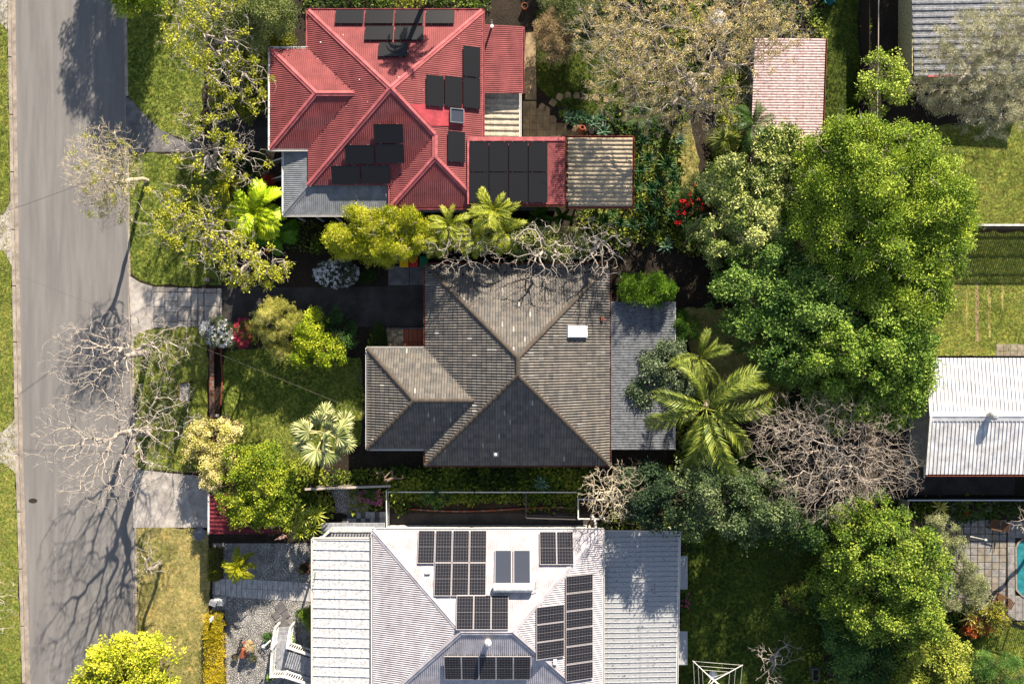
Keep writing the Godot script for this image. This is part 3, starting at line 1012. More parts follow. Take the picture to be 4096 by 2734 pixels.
	for q in [[1123, 2428, 40, 0.62], [1103, 2460, 27, 0.62], [1143, 2457, 27, 0.62], [1130, 2490, 40, 0.72]]:
		var mb := MB.new()
		mb.chamfer(P(q[0], q[1]) + Vector3(0, 0.025, 0), Vector3(q[2] / 61.0, 0.06, q[2] / 61.0), 0.01, Basis(Vector3.UP, q[3]))
		tag(put("stepping_stone", mb, M.grey_concrete), "square grey paver in the pebbles, " + ["large one nearest the tiled path", "small one on the road side of the cross", "small one on the house side of the cross", "large one at the foot of the white stairs"][n], "stepping stone", "square pavers before the stairs")
		n += 1
	patch("concrete_path", [[3632, 1380], [3700, 1380], [3690, 1920], [3622, 1920]], 0.016, M.grey_concrete, 0.0, "grey concrete strip along the side of the white garage", 0.1)
	patch("concrete_path", [[3600, 1905], [4060, 1905], [4060, 1978], [3600, 1978]], 0.012, M.old_asphalt, 0.0, "dark strip below the white garage", 0.1)
	var slab := Node3D.new()
	slab.name = numbered("paving")
	add_child(slab)
	tag(slab, "pale square pavers at the corner of the striped lawn", "", "", "structure")
	for k in 5:
		for r in 2:
			flag(slab, "paver", [[3986 + k * 28, 1376 + r * 29], [4013 + k * 28, 1376 + r * 29], [4013 + k * 28, 1404 + r * 29], [3986 + k * 28, 1404 + r * 29]], 0.03, M.paving)

func flag(parent, called: String, px: Array, top: float, m: Material):      # one flagstone with eased edges
	var mb := MB.new()
	var lo := []; var hi := []
	var c := P((px[0][0] + px[2][0]) / 2.0, (px[0][1] + px[2][1]) / 2.0)
	for p in px:
		var q := P(p[0], p[1])
		lo.append(q + Vector3(0, top - 0.008, 0))
		hi.append(q + Vector3(0, top, 0) + (c - q).normalized() * 0.012)
	for i in 4:
		var j := (i + 1) % 4
		mb.quad(lo[i] - Vector3(0, 0.06, 0), lo[j] - Vector3(0, 0.06, 0), lo[j], lo[i])
		mb.quad(lo[i], lo[j], hi[j], hi[i])
	mb.fan(hi)
	return put(called, mb, m, parent)

# ------------------------------------------------------------------ solar panels
func panel_mesh(w: float, d: float) -> Array:      # [frame, face, cell lines] lying flat, w across x and d along z, 3.5 cm deep
	var f := MB.new(); var g := MB.new(); var c := MB.new()
	f.box(Vector3(0, 0.017, -d / 2 + 0.015), Vector3(w, 0.035, 0.03)); f.box(Vector3(0, 0.017, d / 2 - 0.015), Vector3(w, 0.035, 0.03))
	f.box(Vector3(-w / 2 + 0.015, 0.017, 0), Vector3(0.03, 0.035, d - 0.06)); f.box(Vector3(w / 2 - 0.015, 0.017, 0), Vector3(0.03, 0.035, d - 0.06))
	g.box(Vector3(0, 0.015, 0), Vector3(w - 0.06, 0.026, d - 0.06))
	var nx := 6 if w < d else 10
	var nz := 10 if w < d else 6
	for i in range(1, nx):
		c.box(Vector3(-w / 2 + w * i / nx, 0.0295, 0), Vector3(0.010, 0.003, d - 0.06))
	for i in range(1, nz):
		c.box(Vector3(0, 0.0555, -d / 2 + d * i / nz), Vector3(w - 0.06, 0.003, 0.010 if i != nz / 2 else 0.03))
	return [f.mesh(), g.mesh(), c.mesh()]

func panels(face: Array, w: float, d: float, dark: bool, spots: Array, group: String, lift := 0.13):     # spots: [px, py, label] of each panel's middle
	var m := panel_mesh(w, d)
	var x: Vector3 = (Vector3.RIGHT - face[3] * face[3].x).normalized()
	var proto = null
	for s in spots:
		var at: Vector3 = on_face(s[0], s[1], face) + face[3] * lift
		var t: Node3D
		if proto == null:
			t = thing("solar_module", s[2], "solar panel", at, group)
			t.basis = Basis(x, face[3], x.cross(face[3]))
			put("frame", m[0], M.panel_black if dark else M.panel_frame, t)
			put("cell_face", m[1], M.panel_black if dark else M.panel_cell, t)
			if not dark: stuff(put("cell_grid", m[2], M.panel_line, t))
			for k in [-1, 1]:
				var legs := MB.new()
				legs.box(Vector3(k * w * 0.3, -lift / 2, 0), Vector3(0.04, lift, d * 1.04))
				put("mounting_rail", legs.mesh(), M.steel, t)
			proto = t
		else:
			t = proto.duplicate()
			t.name = numbered("solar_module")
			add_child(t)
			t.position = at
			tag(t, s[2], "solar panel", group)

func hips(x0, z0, x1, z1, he, t) -> Dictionary:     # a hip roof over a plan rectangle
	var w: float = x1 - x0; var d: float = z1 - z0
	var h := minf(w, d) / 2
	var a := Vector3(x0 + h, he + h * t, z0 + h); var b := Vector3(x1 - h, he + h * t, z1 - h)
	return {"nw": Vector3(x0, he, z0), "ne": Vector3(x1, he, z0), "se": Vector3(x1, he, z1), "sw": Vector3(x0, he, z1), "a": a, "b": b}

# ------------------------------------------------------------------ the red roofed house
func build_red_house():
	var he := 4.6
	var t := tan(deg_to_rad(20.0))
	var x0 := -12.24; var x1 := -1.77; var z0 := -19.87; var z1 := -9.40
	var h := thing("red_house", "house with red corrugated hip roof, grey verandah and black solar panels", "house", Vector3(-7, 0, -14.6))
	var Q := hips(x0, z0, x1, z1, he, t)
	var A: Vector3 = Q.a
	var down := {"n": Vector3(0, -t, -1), "s": Vector3(0, -t, 1), "w": Vector3(-1, -t, 0), "e": Vector3(1, -t, 0)}
	# the projecting wings
	var wz0 := (194 - 1367) * 0.014997; var wz1 := (595 - 1367) * 0.014997; var wx := (1080 - 2048) * 0.014997
	var wm := (wz0 + wz1) / 2; var wh := (wz1 - wz0) / 2
	var R1 := Vector3(wx + wh, he + wh * t, wm); var R2 := Vector3(x0 + wh, he + wh * t, wm)
	var sx := -4.53; var sw: float = x1 - sx; var sz1 := (828 - 1367) * 0.014997
	var Rs := Vector3(sx, he + sw * t, z1 - sw); var Re := Vector3(sx, he + sw * t, sz1 - sw)
	var SWw := Vector3(sx - sw, he, sz1); var SEw := Vector3(x1, he, sz1)
	sheet("roof_sheet", [Q.nw, Q.ne, A], down.n, M.red_roof, h)
	sheet("roof_sheet", [Q.nw, A, Q.sw], down.w, M.red_roof, h)
	sheet("roof_sheet", [Q.sw, A, Q.se], down.s, M.red_roof, h)
	sheet("roof_sheet", [Q.ne, A, Rs, Re, SEw], down.e, M.red_roof, h)
	sheet("roof_sheet", [Vector3(sx - sw, he, z1), Rs, Re, SWw], down.w, M.red_roof, h)
	sheet("roof_sheet", [SWw, Re, SEw], down.s, M.red_roof, h)
	sheet("roof_sheet", [Vector3(wx, he, wz0), Vector3(x0, he, wz0), R2, R1], down.n, M.red_roof, h)
	sheet("roof_sheet", [Vector3(wx, he, wz0), R1, Vector3(wx, he, wz1)], down.w, M.red_roof, h)
	sheet("roof_sheet", [Vector3(wx, he, wz1), R1, R2, Vector3(x0, he, wz1)], down.s, M.red_roof, h)
	for c in [[Q.nw, A], [Q.ne, A], [Q.sw, A], [A, Rs], [Rs, Re], [Re, SWw], [Re, SEw], [Vector3(wx, he, wz0), R1], [Vector3(wx, he, wz1), R1], [R1, R2]]:
		cap(c[0], c[1], 0.16, M.red_trim, h)
	gutter([Vector3(x0 - 0.06, he, wz0), Vector3(x0 - 0.06, he, z0 - 0.06), Vector3(x1 + 0.06, he, z0 - 0.06), Vector3(x1 + 0.06, he, sz1 + 0.06), Vector3(sx - sw - 0.06, he, sz1 + 0.06), Vector3(sx - sw - 0.06, he, z1)], M.red_trim, h)
	gutter([Vector3(x0, he, wz0 - 0.06), Vector3(wx - 0.06, he, wz0 - 0.06), Vector3(wx - 0.06, he, wz1 + 0.06), Vector3(x0, he, wz1 + 0.06)], M.gutter_white, h)
	box_walls(x0 + 0.45, z0 + 0.45, x1 - 0.45, z1 - 0.45, 0, he - 0.05, M.wall_white, h)
	box_walls(wx + 0.45, wz0 + 0.45, x0 + 0.44, wz1 - 0.45, 0, he - 0.05, M.wall_white, h)
	box_walls(sx - sw + 0.45, z1 - 0.46, x1 - 0.45, sz1 - 0.4, 0, he - 0.05, M.wall_white, h)
	for k in 3: window_in(Vector3(wx + 0.42, 2.9, wz0 + 1.4 + k * 1.6), 1.1, 1.3, Vector3(0, 0, -1), h)
	for k in 3: window_in(Vector3(x0 + 1.6 + k * 2.2, 3.0, z1 - 0.42), 1.2, 1.3, Vector3.RIGHT, h)
	# grey verandah roof round the corner, on posts
	var hi := 4.44; var lo := 4.15
	var o1 := P(1135, 603, lo); var o2 := P(1135, 857, lo); var o3 := P(1562, 857, lo)
	var i1 := Vector3(x0 + 0.1, hi, o1.z); var i2 := Vector3(x0 + 0.1, hi, z1 - 0.1); var i3 := Vector3(o3.x, hi, z1 - 0.1)
	sheet("verandah_roof", [o1, i1, i2, o2], Vector3(-1, -0.3, 0), M.grey_roof, h)
	sheet("verandah_roof", [o2, i2, i3, o3], Vector3(0, -0.3, 1), M.grey_roof, h)
	cap(o2, i2, 0.17, M.grey_roof, h, "verandah_hip")
	gutter([o1 - Vector3(0.06, 0, 0), o2 + Vector3(-0.06, 0, 0.06), o3 + Vector3(0, 0, 0.06)], M.gutter_white, h)
	var floor_mb := MB.new()
	floor_mb.box(Vector3((o2.x + x0 + 0.4) / 2, 1.9, (o1.z + o2.z) / 2), Vector3(x0 + 0.4 - o2.x - 0.4, 0.12, o2.z - o1.z - 0.4))
	floor_mb.box(Vector3((x0 + 0.4 + o3.x) / 2, 1.902, (z1 - 0.4 + o2.z - 0.2) / 2), Vector3(o3.x - x0 - 0.42, 0.12, o2.z - 0.2 - z1 + 0.4))
	put("verandah_floor", floor_mb, M.deck_paint, h)
	for k in 6:
		var a := Vector3(lerpf(o2.x + 0.25, o3.x - 0.2, k / 5.0), 0, o2.z - 0.2)
		var mb := MB.new()
		mb.box(a + Vector3(0, 2.05, 0), Vector3(0.11, 4.1, 0.11))
		put("verandah_post", mb, M.white_paint, h)
	var rail := MB.new()
	for k in [2.85, 2.1]: rail.beam(Vector3(o2.x + 0.2, k, o2.z - 0.2), Vector3(o3.x - 0.2, k, o2.z - 0.2), 0.07, 0.06)
	for k in [2.85, 2.1]: rail.beam(Vector3(o2.x + 0.2, k, o2.z - 0.2), Vector3(o2.x + 0.2, k, o1.z + 1.4), 0.07, 0.06)
	put("handrail", rail, M.white_paint, h)
	var bal := MB.new()
	for k in 48: bal.beam(Vector3(lerpf(o2.x + 0.25, o3.x - 0.2, k / 47.0), 2.12, o2.z - 0.2), Vector3(lerpf(o2.x + 0.25, o3.x - 0.2, k / 47.0), 2.84, o2.z - 0.2), 0.025, 0.025)
	stuff(put("baluster", bal, M.white_paint, h))
	# the front steps on the road side
	var steps := thing("front_stairs", "dark timber stairs with white rail climbing to the red house's verandah", "stairs", P(1096, 640, 0))
	for k in 8:
		var mb := MB.new()
		mb.box(Vector3(o1.x - 0.15 - k * 0.2, 1.8 - k * 0.22, o1.z + 0.55), Vector3(0.24, 0.045, 1.0))
		put("tread", mb, M.dark_timber, steps)
	for s in [-0.02, 1.12]:
		var mb := MB.new()
		mb.beam(Vector3(o1.x - 0.05, 2.8, o1.z + s), Vector3(o1.x - 1.75, 0.95, o1.z + s), 0.07, 0.09)
		for k in 10:
			var q := Vector3(o1.x - 0.05, 2.8, o1.z + s).lerp(Vector3(o1.x - 1.75, 0.95, o1.z + s), k / 9.0)
			mb.beam(q, q - Vector3(0, 0.85, 0), 0.03, 0.03)
		put("handrail", mb, M.white_paint, steps)
	# lean-to roofs at the back
	sheet("rear_roof", [P(1931, 97, 4.15), P(2092, 105, 3.85), P(2090, 372, 3.85), P(1931, 372, 4.15)], Vector3(1, -0.12, 0), M.red_roof, h)
	gutter([P(2094, 105, 3.86), P(2092, 372, 3.86)], M.red_trim, h)
	box_walls(P(1931, 97, 4.0).x, P(1931, 110, 4.0).z, P(2078, 97, 4.0).x, P(1931, 360, 4.0).z, 0, 3.78, M.wall_white, h)
	var pipe := MB.new()
	pipe.tube(P(1968, 106, 4.05), P(1968, 106, 4.05) + Vector3(0, 1.0, 0), 0.06, 0.06, 10)
	pipe.lathe(P(1968, 106, 5.05) , [[0.0, 0.12], [0.1, 0.1], [0.1, 0.0], [0.06, 0.0]], 10)
	put("vent_pipe", pipe, M.gutter_white, h)
	var aw := [P(1931, 320, 3.5), P(2078, 322, 3.35), P(2078, 553, 3.35), P(1931, 553, 3.5)]
	var awn := thing("patio_awning", "cream ribbed patio awning against the red house's back wall", "awning", Vector3(aw[1].x, 0, aw[1].z))
	sheet("roof_sheet", aw, Vector3(1, -0.05, 0), M.cream_roof, awn, DEEP, 0.36, 0.9)
	gutter([aw[0] - Vector3(0, 0, 0.06), aw[1] + Vector3(0.06, 0, -0.06), aw[2] + Vector3(0.06, 0, 0)], M.gutter_white, awn)
	for k in 3:
		var mb := MB.new()
		mb.box(aw[1].lerp(aw[2], 0.05 + k * 0.45) * Vector3(1, 0.5, 1) - Vector3(0.1, 0, 0), Vector3(0.08, 3.3, 0.08))
		put("post", mb, M.white_paint, awn)
	# the flat red roof with its panels and the open carport beyond
	var fl := [P(1870, 549, 5.0), P(2258, 549, 4.6), P(2258, 817, 4.6), P(1870, 817, 5.0)]
	sheet("rear_roof", fl, Vector3(1, -0.06, 0), M.red_roof, h)
	var rim := MB.new()
	rim.beam(fl[0] + Vector3(0, 0.06, 0.1), fl[1] + Vector3(0, 0.06, 0.1), 0.24, 0.03)
	rim.beam(fl[0] + Vector3(0.05, 0.07, 0.1), fl[3] + Vector3(0.05, 0.07, 0), 0.12, 0.04)
	put("flashing", rim, M.red_trim, h)
	gutter([fl[3] + Vector3(0, 0, 0.05), fl[2] + Vector3(0.03, 0, 0.05), fl[1] + Vector3(0.03, 0, 0)], M.gutter_brown, h)
	box_walls(x1 - 0.4, fl[0].z + 0.3, fl[1].x - 0.3, fl[2].z - 0.35, 0, 4.5, M.wall_white, h)
	var cp := [P(2262, 550, 3.6), P(2530, 550, 3.5), P(2528, 825, 3.5), P(2262, 825, 3.6)]
	var car := thing("carport", "carport with stained cream deep ribbed roof behind the red house", "carport", Vector3(cp[1].x, 0, cp[1].z))
	sheet("roof_sheet", cp, Vector3(1, -0.04, 0), M.stained_cream_roof, car, DEEP, 0.265, 0.95)
	gutter([cp[0] - Vector3(0, 0, 0.06), cp[1] + Vector3(0.06, 0, -0.06), cp[2] + Vector3(0.06, 0, 0.06), cp[3] + Vector3(0, 0, 0.06)], M.gutter_brown, car)
	for c in [cp[1], cp[2]]:
		for k in 3:
			var mb := MB.new()
			mb.box(c.lerp(cp[0] if c == cp[1] else cp[3], 0.04 + k * 0.46) * Vector3(1, 0.5, 1), Vector3(0.1, 3.45, 0.1))
			put("post", mb, M.timber, car)
	# the smooth patch and the skylight
	var fe := frame_of([Q.ne, A, Rs], down.e)
	var p := [on_face(1640, 417, fe), on_face(1858, 417, fe), on_face(1858, 504, fe), on_face(1722, 504, fe)]
	var fm := MB.new()
	var up: Vector3 = fe[3] * 0.045
	fm.fan([p[0] + up, p[1] + up, p[2] + up, p[3] + up])
	for i in 4: fm.quad(p[i] + up, p[(i + 1) % 4] + up, p[(i + 1) % 4], p[i])
	put("flat_sheet", fm, M.red_flat, h)
	var c := on_face(1824, 466, fe)
	var bx := Basis(fe[1], fe[3], fe[1].cross(fe[3]))
	var sk := MB.new()
	for s in [-1, 1]:
		sk.box(c + bx * Vector3(s * 0.4, 0.16, 0), Vector3(0.05, 0.22, 0.85), bx); sk.box(c + bx * Vector3(0, 0.162, s * 0.4), Vector3(0.75, 0.22, 0.05), bx)
	var skn := put("skylight", sk, M.grey_roof, h)
	var sg := MB.new()
	sg.box(c + bx * Vector3(0, 0.2, 0), Vector3(0.74, 0.04, 0.74), bx)
	put("pane", sg, M.collector_glass, skn)
	# leaves and droppings caught in the valleys and gutters
	var lit := MB.new()
	R.seed = 44
	for i in 150:
		var s := R.randf()
		var q: Vector3 = [Vector3(x0, he, wz0).lerp(R2, s), Vector3(x0, he, wz1).lerp(R2, s), Vector3(sx - sw, he, z1).lerp(Rs, s), Q.ne.lerp(SEw, s), Q.nw.lerp(Q.ne, s), Vector3(wx, he, wz0).lerp(Vector3(x0, he, wz0), s)][i % 6] + Vector3(rf(-0.1, 0.1), 0.04, rf(-0.1, 0.1))
		lit.box(q, Vector3(rf(0.02, 0.07), 0.015, rf(0.02, 0.05)), Basis(Vector3.UP, rf(0, 3)))
	for i in 60:
		var q: Vector3 = cp[0].lerp(cp[3], R.randf()) + Vector3(rf(0.0, 0.12), 0.08, 0)
		lit.box(q, Vector3(rf(0.04, 0.1), 0.03, rf(0.05, 0.2)), Basis(Vector3.UP, rf(-0.3, 0.3)))
	stuff(put("leaf_litter", lit, M.leaf_litter, h))
	var drop := MB.new()
	for i in 40:
		var q := on_face(rf(1100, 1900), rf(60, 800), [Vector3(0, he + 0.9, -14), null, null, Vector3.UP])
		var hit := -INF
		for f in [[Q.nw, Q.ne, A], [Q.nw, A, Q.sw], [Q.ne, A, Rs]]:
			var fr: Array = frame_of(f, Vector3(0.1, -1, 0.2))
			q = on_face(2048 + (q.x / ((EYE - q.y) / FOC)), 1367 + (q.z / ((EYE - q.y) / FOC)), fr)
			if Geometry2D.is_point_in_polygon(Vector2(q.x, q.z), PackedVector2Array([Vector2(f[0].x, f[0].z), Vector2(f[1].x, f[1].z), Vector2(f[2].x, f[2].z)])):
				drop.disc(q + Vector3(0, 0.04, 0), rf(0.015, 0.045), 6)
				break
	stuff(put("bird_dropping", drop, M.gutter_white, h))
	# twenty-five black panels
	var g := "black solar panels on the red house"
	var fn := frame_of([Q.nw, Q.ne, A], down.n)
	var rowl := ["first from road", "second from road", "third from road", "fourth from road"]
	var spots := []
	for i in 4: spots.append([1399 + i * 119.5 + (4 if i == 3 else 0), 73, "black panel in the top row of the upper red face, " + rowl[i]])
	spots.append([1517, 138, "black solar panel in the middle row of the upper red face, road side"])
	spots.append([1637, 138, "black solar panel in the middle row of the upper red face, palm shadow side"])
	spots.append([1573, 204, "single lowest black solar panel on the upper red roof face"])
	panels(fn, 1.68, 1.0, true, spots, g)
	panels(fe, 1.05, 1.8, true, [[1884, 249, "tall black solar panel highest beside the red roof's back gutter"], [1737, 366, "black panel of three abreast above the skylight, nearest the ridge"], [1811, 369, "middle black panel of three abreast above the skylight"], [1884, 374, "black panel of three abreast above the skylight, at the gutter"], [1823, 588, "lone black solar panel just below the skylight"]], g)
	var fs := frame_of([Q.sw, A, Q.se], down.s)
	panels(fs, 1.70, 1.08, true, [[1556, 533, "topmost single black panel on the lower shaded red face"], [1440, 616, "black panel in the middle pair of the lower red face, road side"], [1560, 613, "black panel in the middle pair of the lower red face, wing side"], [1385, 698, "black panel in the bottom pair above the grey verandah, road side"], [1504, 696, "black panel in the bottom pair above the grey verandah, wing side"]], g)
	spots = []
	for r in 2:
		for k in 4:
			spots.append([1916 + k * 78.4, 628 + r * 122.5, "black panel on the flat red roof, %s row, %s from the ridge" % [["upper", "lower"][r], ["first", "second", "third", "fourth"][k]]])
	panels(frame_of(fl, Vector3(1, -0.06, 0)), 1.13, 1.78, true, spots, g)

# ------------------------------------------------------------------ the tiled house
var tile_meshes := []
var chipped := false      # some tiles show a pale scar along one roll

func tile_shape(f: Array, mb, cell: PackedVector2Array, u0: float, v0: float, w: float, g: float):     # two rolls and a pan each, lapped over the row below
	var prof := [[0.0, 0.06, 0.0, 0.0], [0.06, 0.23, 0.0, 0.056], [0.23, 0.33, 0.056, 0.056], [0.33, 0.5, 0.056, 0.0], [0.5, 0.56, 0.0, 0.0], [0.56, 0.73, 0.0, 0.056], [0.73, 0.83, 0.056, 0.056], [0.83, 1.0, 0.056, 0.0]]
	var own: Color = mb.col
	for s in prof:
		mb.col = L(172, 168, 160) if chipped and (s[0] == 0.56 or s[0] == 0.73) else own
		var a: float = u0 + s[0] * w; var b: float = u0 + s[1] * w
		var c := cut(cut(cell, a, true), b, false)
		if c.size() < 3: continue
		var out := []
		var low := []
		for p in c:
			var k := clampf((p.x - a) / (b - a), 0, 1)
			var hh: float = lerpf(s[2], s[3], k) + 0.03 * clampf((p.y - v0) / g, 0, 1)
			var q: Vector3 = f[0] + f[1] * p.x + f[2] * p.y + f[3] * hh
			out.append(q)
			if p.y > v0 + g - 0.001: low.append(q)
		mb.fan(out)
		if low.size() >= 2:
			mb.quad(low[0], low[1], low[1] - f[3] * 0.035, low[0] - f[3] * 0.035)
	mb.col = own

func build_tile_house():
	var he := 2.7
	var t := 0.56
	var k := 0.015574
	var x0 := (1703 - 2048) * k; var x1 := (2437 - 2048) * k; var z0 := (1059 - 1367) * k; var z1 := (1859 - 1367) * k
	var h := thing("tiled_house", "house with weathered grey concrete tile hip roof and projecting front wing", "house", Vector3(0, 0, 1.4))
	var Q := hips(x0, z0, x1, z1, he, t)
	var A: Vector3 = Q.a; var B: Vector3 = Q.b
	var wx := (1470 - 2048) * k; var wz0 := (1394 - 1367) * k; var wz1 := (1793 - 1367) * k
	var wm := (wz0 + wz1) / 2; var wh := (wz1 - wz0) / 2
	var R1 := Vector3(wx + wh, he + wh * t, wm); var R2 := Vector3(x0 + wh, he + wh * t, wm)
	var V0 := Vector3(x0, he, wz0); var V1 := Vector3(x0, he, wz1)
	var W0 := Vector3(wx, he, wz0); var W1 := Vector3(wx, he, wz1)
	var faces := [
		[[Q.nw, Q.ne, A], Vector3(0, -t, -1)], [[Q.sw, B, Q.se], Vector3(0, -t, 1)], [[Q.ne, A, B, Q.se], Vector3(1, -t, 0)],
		[[Q.nw, A, B, Q.sw, V1, R2, V0], Vector3(-1, -t, 0)], [[W0, V0, R2, R1], Vector3(0, -t, -1)], [[W1, R1, R2, V1], Vector3(0, -t, 1)], [[W0, R1, W1], Vector3(-1, -t, 0)]]
	var shades := [L(112, 108, 103), L(117, 112, 106), L(107, 103, 99), L(122, 116, 109), L(102, 99, 95), L(115, 109, 102)]
	var pale := L(116, 112, 106)
	var w := 0.335; var g := 0.345
	# one full tile per shade, for the pieces
	var unit := PackedVector2Array([Vector2(0, 0), Vector2(w, 0), Vector2(w, g), Vector2(0, g)])
	for s in shades + [pale]:
		var mb := MB.new()
		mb.tinted = true
		mb.col = s
		chipped = s == pale
		tile_shape([Vector3.ZERO, Vector3.RIGHT, Vector3.BACK, Vector3.UP], mb, unit, 0, 0, w - 0.006, g)
		tile_meshes.append(mb.mesh())
	var full := []        # [height, transform, shade]
	var rest := MB.new()
	rest.tinted = true
	R.seed = 31
	for q in faces:
		var f := frame_of(q[0], q[1])
		var poly := PackedVector2Array()
		var lo := Vector2(INF, INF); var hi := -lo
		for p in q[0]:
			var d: Vector3 = p - f[0]
			poly.push_back(Vector2(d.dot(f[1]), d.dot(f[2])))
			lo = lo.min(poly[-1]); hi = hi.max(poly[-1])
		# rows are counted from the eave up
		var rows := int(ceil((hi.y - lo.y) / g))
		for r in rows:
			var v1: float = hi.y - r * g; var v0 := v1 - g
			for c in range(int(floor(lo.x / w)), int(ceil(hi.x / w)) + 1):
				var u0 := c * w
				var box := PackedVector2Array([Vector2(u0, v0), Vector2(u0 + w - 0.006, v0), Vector2(u0 + w - 0.006, v1), Vector2(u0, v1)])
				for cell in Geometry2D.intersect_polygons(box, poly):
					var sh := R.randi() % 6 if R.randf() > 0.035 else 6
					var area := 0.0
					for i in cell.size(): area += cell[i].cross(cell[(i + 1) % cell.size()])
					if absf(area) * 0.5 > (w - 0.006) * g * 0.995:
						full.append([f[0].y + f[2].y * v0, Transform3D(Basis(f[1], f[3], f[2]), f[0] + f[1] * u0 + f[2] * v0), sh])
					else:
						rest.col = (shades + [pale])[sh]
						chipped = sh == 6
						tile_shape(f, rest, cell, u0, v0, w - 0.006, g)
	full.sort_custom(func(a, b): return a[0] > b[0])
	for i in full.size():
		var e = full[i]
		if i < 300:
			var o := MeshInstance3D.new()
			o.mesh = tile_meshes[e[2]]
			o.material_override = M.roof_tile
			o.name = "tile"
			h.add_child(o, true)
			o.transform = Transform3D(e[1].basis, e[1].origin - h.position)
		else:
			rest.col = (shades + [pale])[e[2]]
			chipped = e[2] == 6
			tile_shape([e[1].origin, e[1].basis.x, e[1].basis.z, e[1].basis.y], rest, unit, 0, 0, w - 0.006, g)
	stuff(put("roof_tiles", rest, M.roof_tile, h))
	var deck := MB.new()
	for q in faces:
		var u := []
		for p in q[0]: u.append(p - Vector3(0, 0.04, 0))
		if q[0].size() == 7:
			deck.fan([u[0], u[1], u[2], u[5], u[6]]); deck.fan([u[2], u[3], u[4], u[5]])
		else: deck.fan(u)
	put("roof_deck", deck, M.dark_timber, h)
	# hip and ridge tiles one by one
	for c in [[Q.nw, A], [Q.ne, A], [Q.sw, B], [Q.se, B], [A, B], [W0, R1], [W1, R1], [R1, R2]]:
		var d: Vector3 = c[1] - c[0]
		var n := int(d.length() / 0.42)
		var z := d.normalized()
		for i in n:
			var a: Vector3 = c[0] + d * (float(i) / n); var b: Vector3 = c[0] + d * ((i + 1.04) / n)
			var x := Vector3.UP.cross(z).normalized()
			var y := z.cross(x)
			var mb := MB.new()
			var last := []
			for s in 7:
				var ang := PI * (s / 6.0) * 0.86 + PI * 0.07
				var e: Vector3 = x * cos(ang) * 0.15 + y * (sin(ang) * 0.11 - 0.01)
				var pr := [a + e + y * 0.045, b + e * 0.94 + y * 0.025]
				if last: mb.quad(last[0], last[1], pr[1], pr[0])
				if last: mb.tri(a + y * 0.0, last[0], pr[0])
				last = pr
			put("ridge_tile", mb, M.hip_tile, h)
	gutter([V0 + Vector3(-0.06, 0, 0), Q.nw + Vector3(-0.06, 0, -0.06), Q.ne + Vector3(0.06, 0, -0.06), Q.se + Vector3(0.06, 0, 0.06), Q.sw + Vector3(-0.06, 0, 0.06), V1 + Vector3(-0.06, 0, 0)], M.gutter_brown, h)
	gutter([V0 + Vector3(0, 0, -0.06), W0 + Vector3(-0.06, 0, -0.06), W1 + Vector3(-0.06, 0, 0.06), V1 + Vector3(0, 0, 0.06)], M.gutter_white, h)
	var lit := MB.new()
	R.seed = 4
	for i in 90:          # leaf litter caught in the gutters and along the top edge
		var p: Vector3 = Q.nw.lerp(Q.ne, R.randf()) + Vector3(0, 0.05, rf(-0.02, 0.9) * R.randf())
		p.y = he + 0.06 + maxf(0, p.z - z0) * t
		lit.box(p, Vector3(rf(0.05, 0.22), 0.02, rf(0.04, 0.12)), Basis(Vector3.UP, rf(0, 3)))
	for i in 70:
		var p: Vector3 = Q.ne.lerp(Q.se, R.randf()) + Vector3(rf(-0.1, 0.08), 0.02, 0)
		lit.box(p, Vector3(rf(0.04, 0.1), 0.02, rf(0.1, 0.3)), Basis(Vector3.UP, rf(-0.3, 0.3)))
	stuff(put("leaf_litter", lit, M.leaf_litter, h))
	box_walls(x0 + 0.5, z0 + 0.5, x1 - 0.5, z1 - 0.5, 0, he - 0.02, M.wall_brick, h)
	box_walls(wx + 0.5, wz0 + 0.5, x0 + 0.49, wz1 - 0.5, 0, he - 0.02, M.wall_brick, h)
	for i in 2: window_in(Vector3(wx + 0.47, 1.5, wz0 + 1.8 + i * 2.3), 1.5, 1.3, Vector3(0, 0, -1), h)
	for i in 3: window_in(Vector3(x0 + 2 + i * 3.2, 1.5, z1 - 0.47), 1.5, 1.2, Vector3.RIGHT, h)
	# the white roof light, a broken vent and a small pipe
	var fe := frame_of([Q.ne, A, B, Q.se], Vector3(1, -t, 0))
	var c := on_face(2304, 1326, fe)
	var bx := Basis(fe[2], fe[3], fe[2].cross(fe[3]))
	var sk := MB.new()
	sk.chamfer(c + fe[3] * 0.14, Vector3(1.42, 0.24, 0.72), 0.05, bx)
	put("roof_light", sk, M.skylight, h)
	c = on_face(2403, 1274, fe)
	var vt := MB.new()
	vt.box(c + fe[3] * 0.1, Vector3(0.24, 0.24, 0.24), bx)
	put("vent", vt, M.orange_brick, h)
	var fs := frame_of([Q.sw, B, Q.se], Vector3(0, -t, 1))
	c = on_face(1983, 1814, fs)
	vt = MB.new()
	vt.lathe(c - Vector3(0, 0.1, 0), [[0.055, 0.0], [0.055, 0.42], [0.09, 0.42], [0.09, 0.5], [0.0, 0.53]], 10)
	put("vent_pipe", vt, M.gutter_white, h)
	vt = MB.new()
	vt.box(c + fs[3] * 0.055, Vector3(0.34, 0.02, 0.4), Basis(Vector3.RIGHT, fs[3], Vector3.RIGHT.cross(fs[3])))
	put("vent_flashing", vt, M.steel, h)
	# the grey corrugated patio roof at the back
	var pr := [P(2434, 1206, 2.62), P(2696, 1206, 2.4), P(2694, 1798, 2.4), P(2434, 1798, 2.62)]
	var pa := thing("patio_roof", "grey corrugated patio roof joined to the back of the tiled house", "patio roof", Vector3(pr[1].x, 0, pr[1].z))
	sheet("roof_sheet", pr, Vector3(1, -0.06, 0), M.patio_grey_roof, pa, CORRUGATED, 0.16, 1.3)
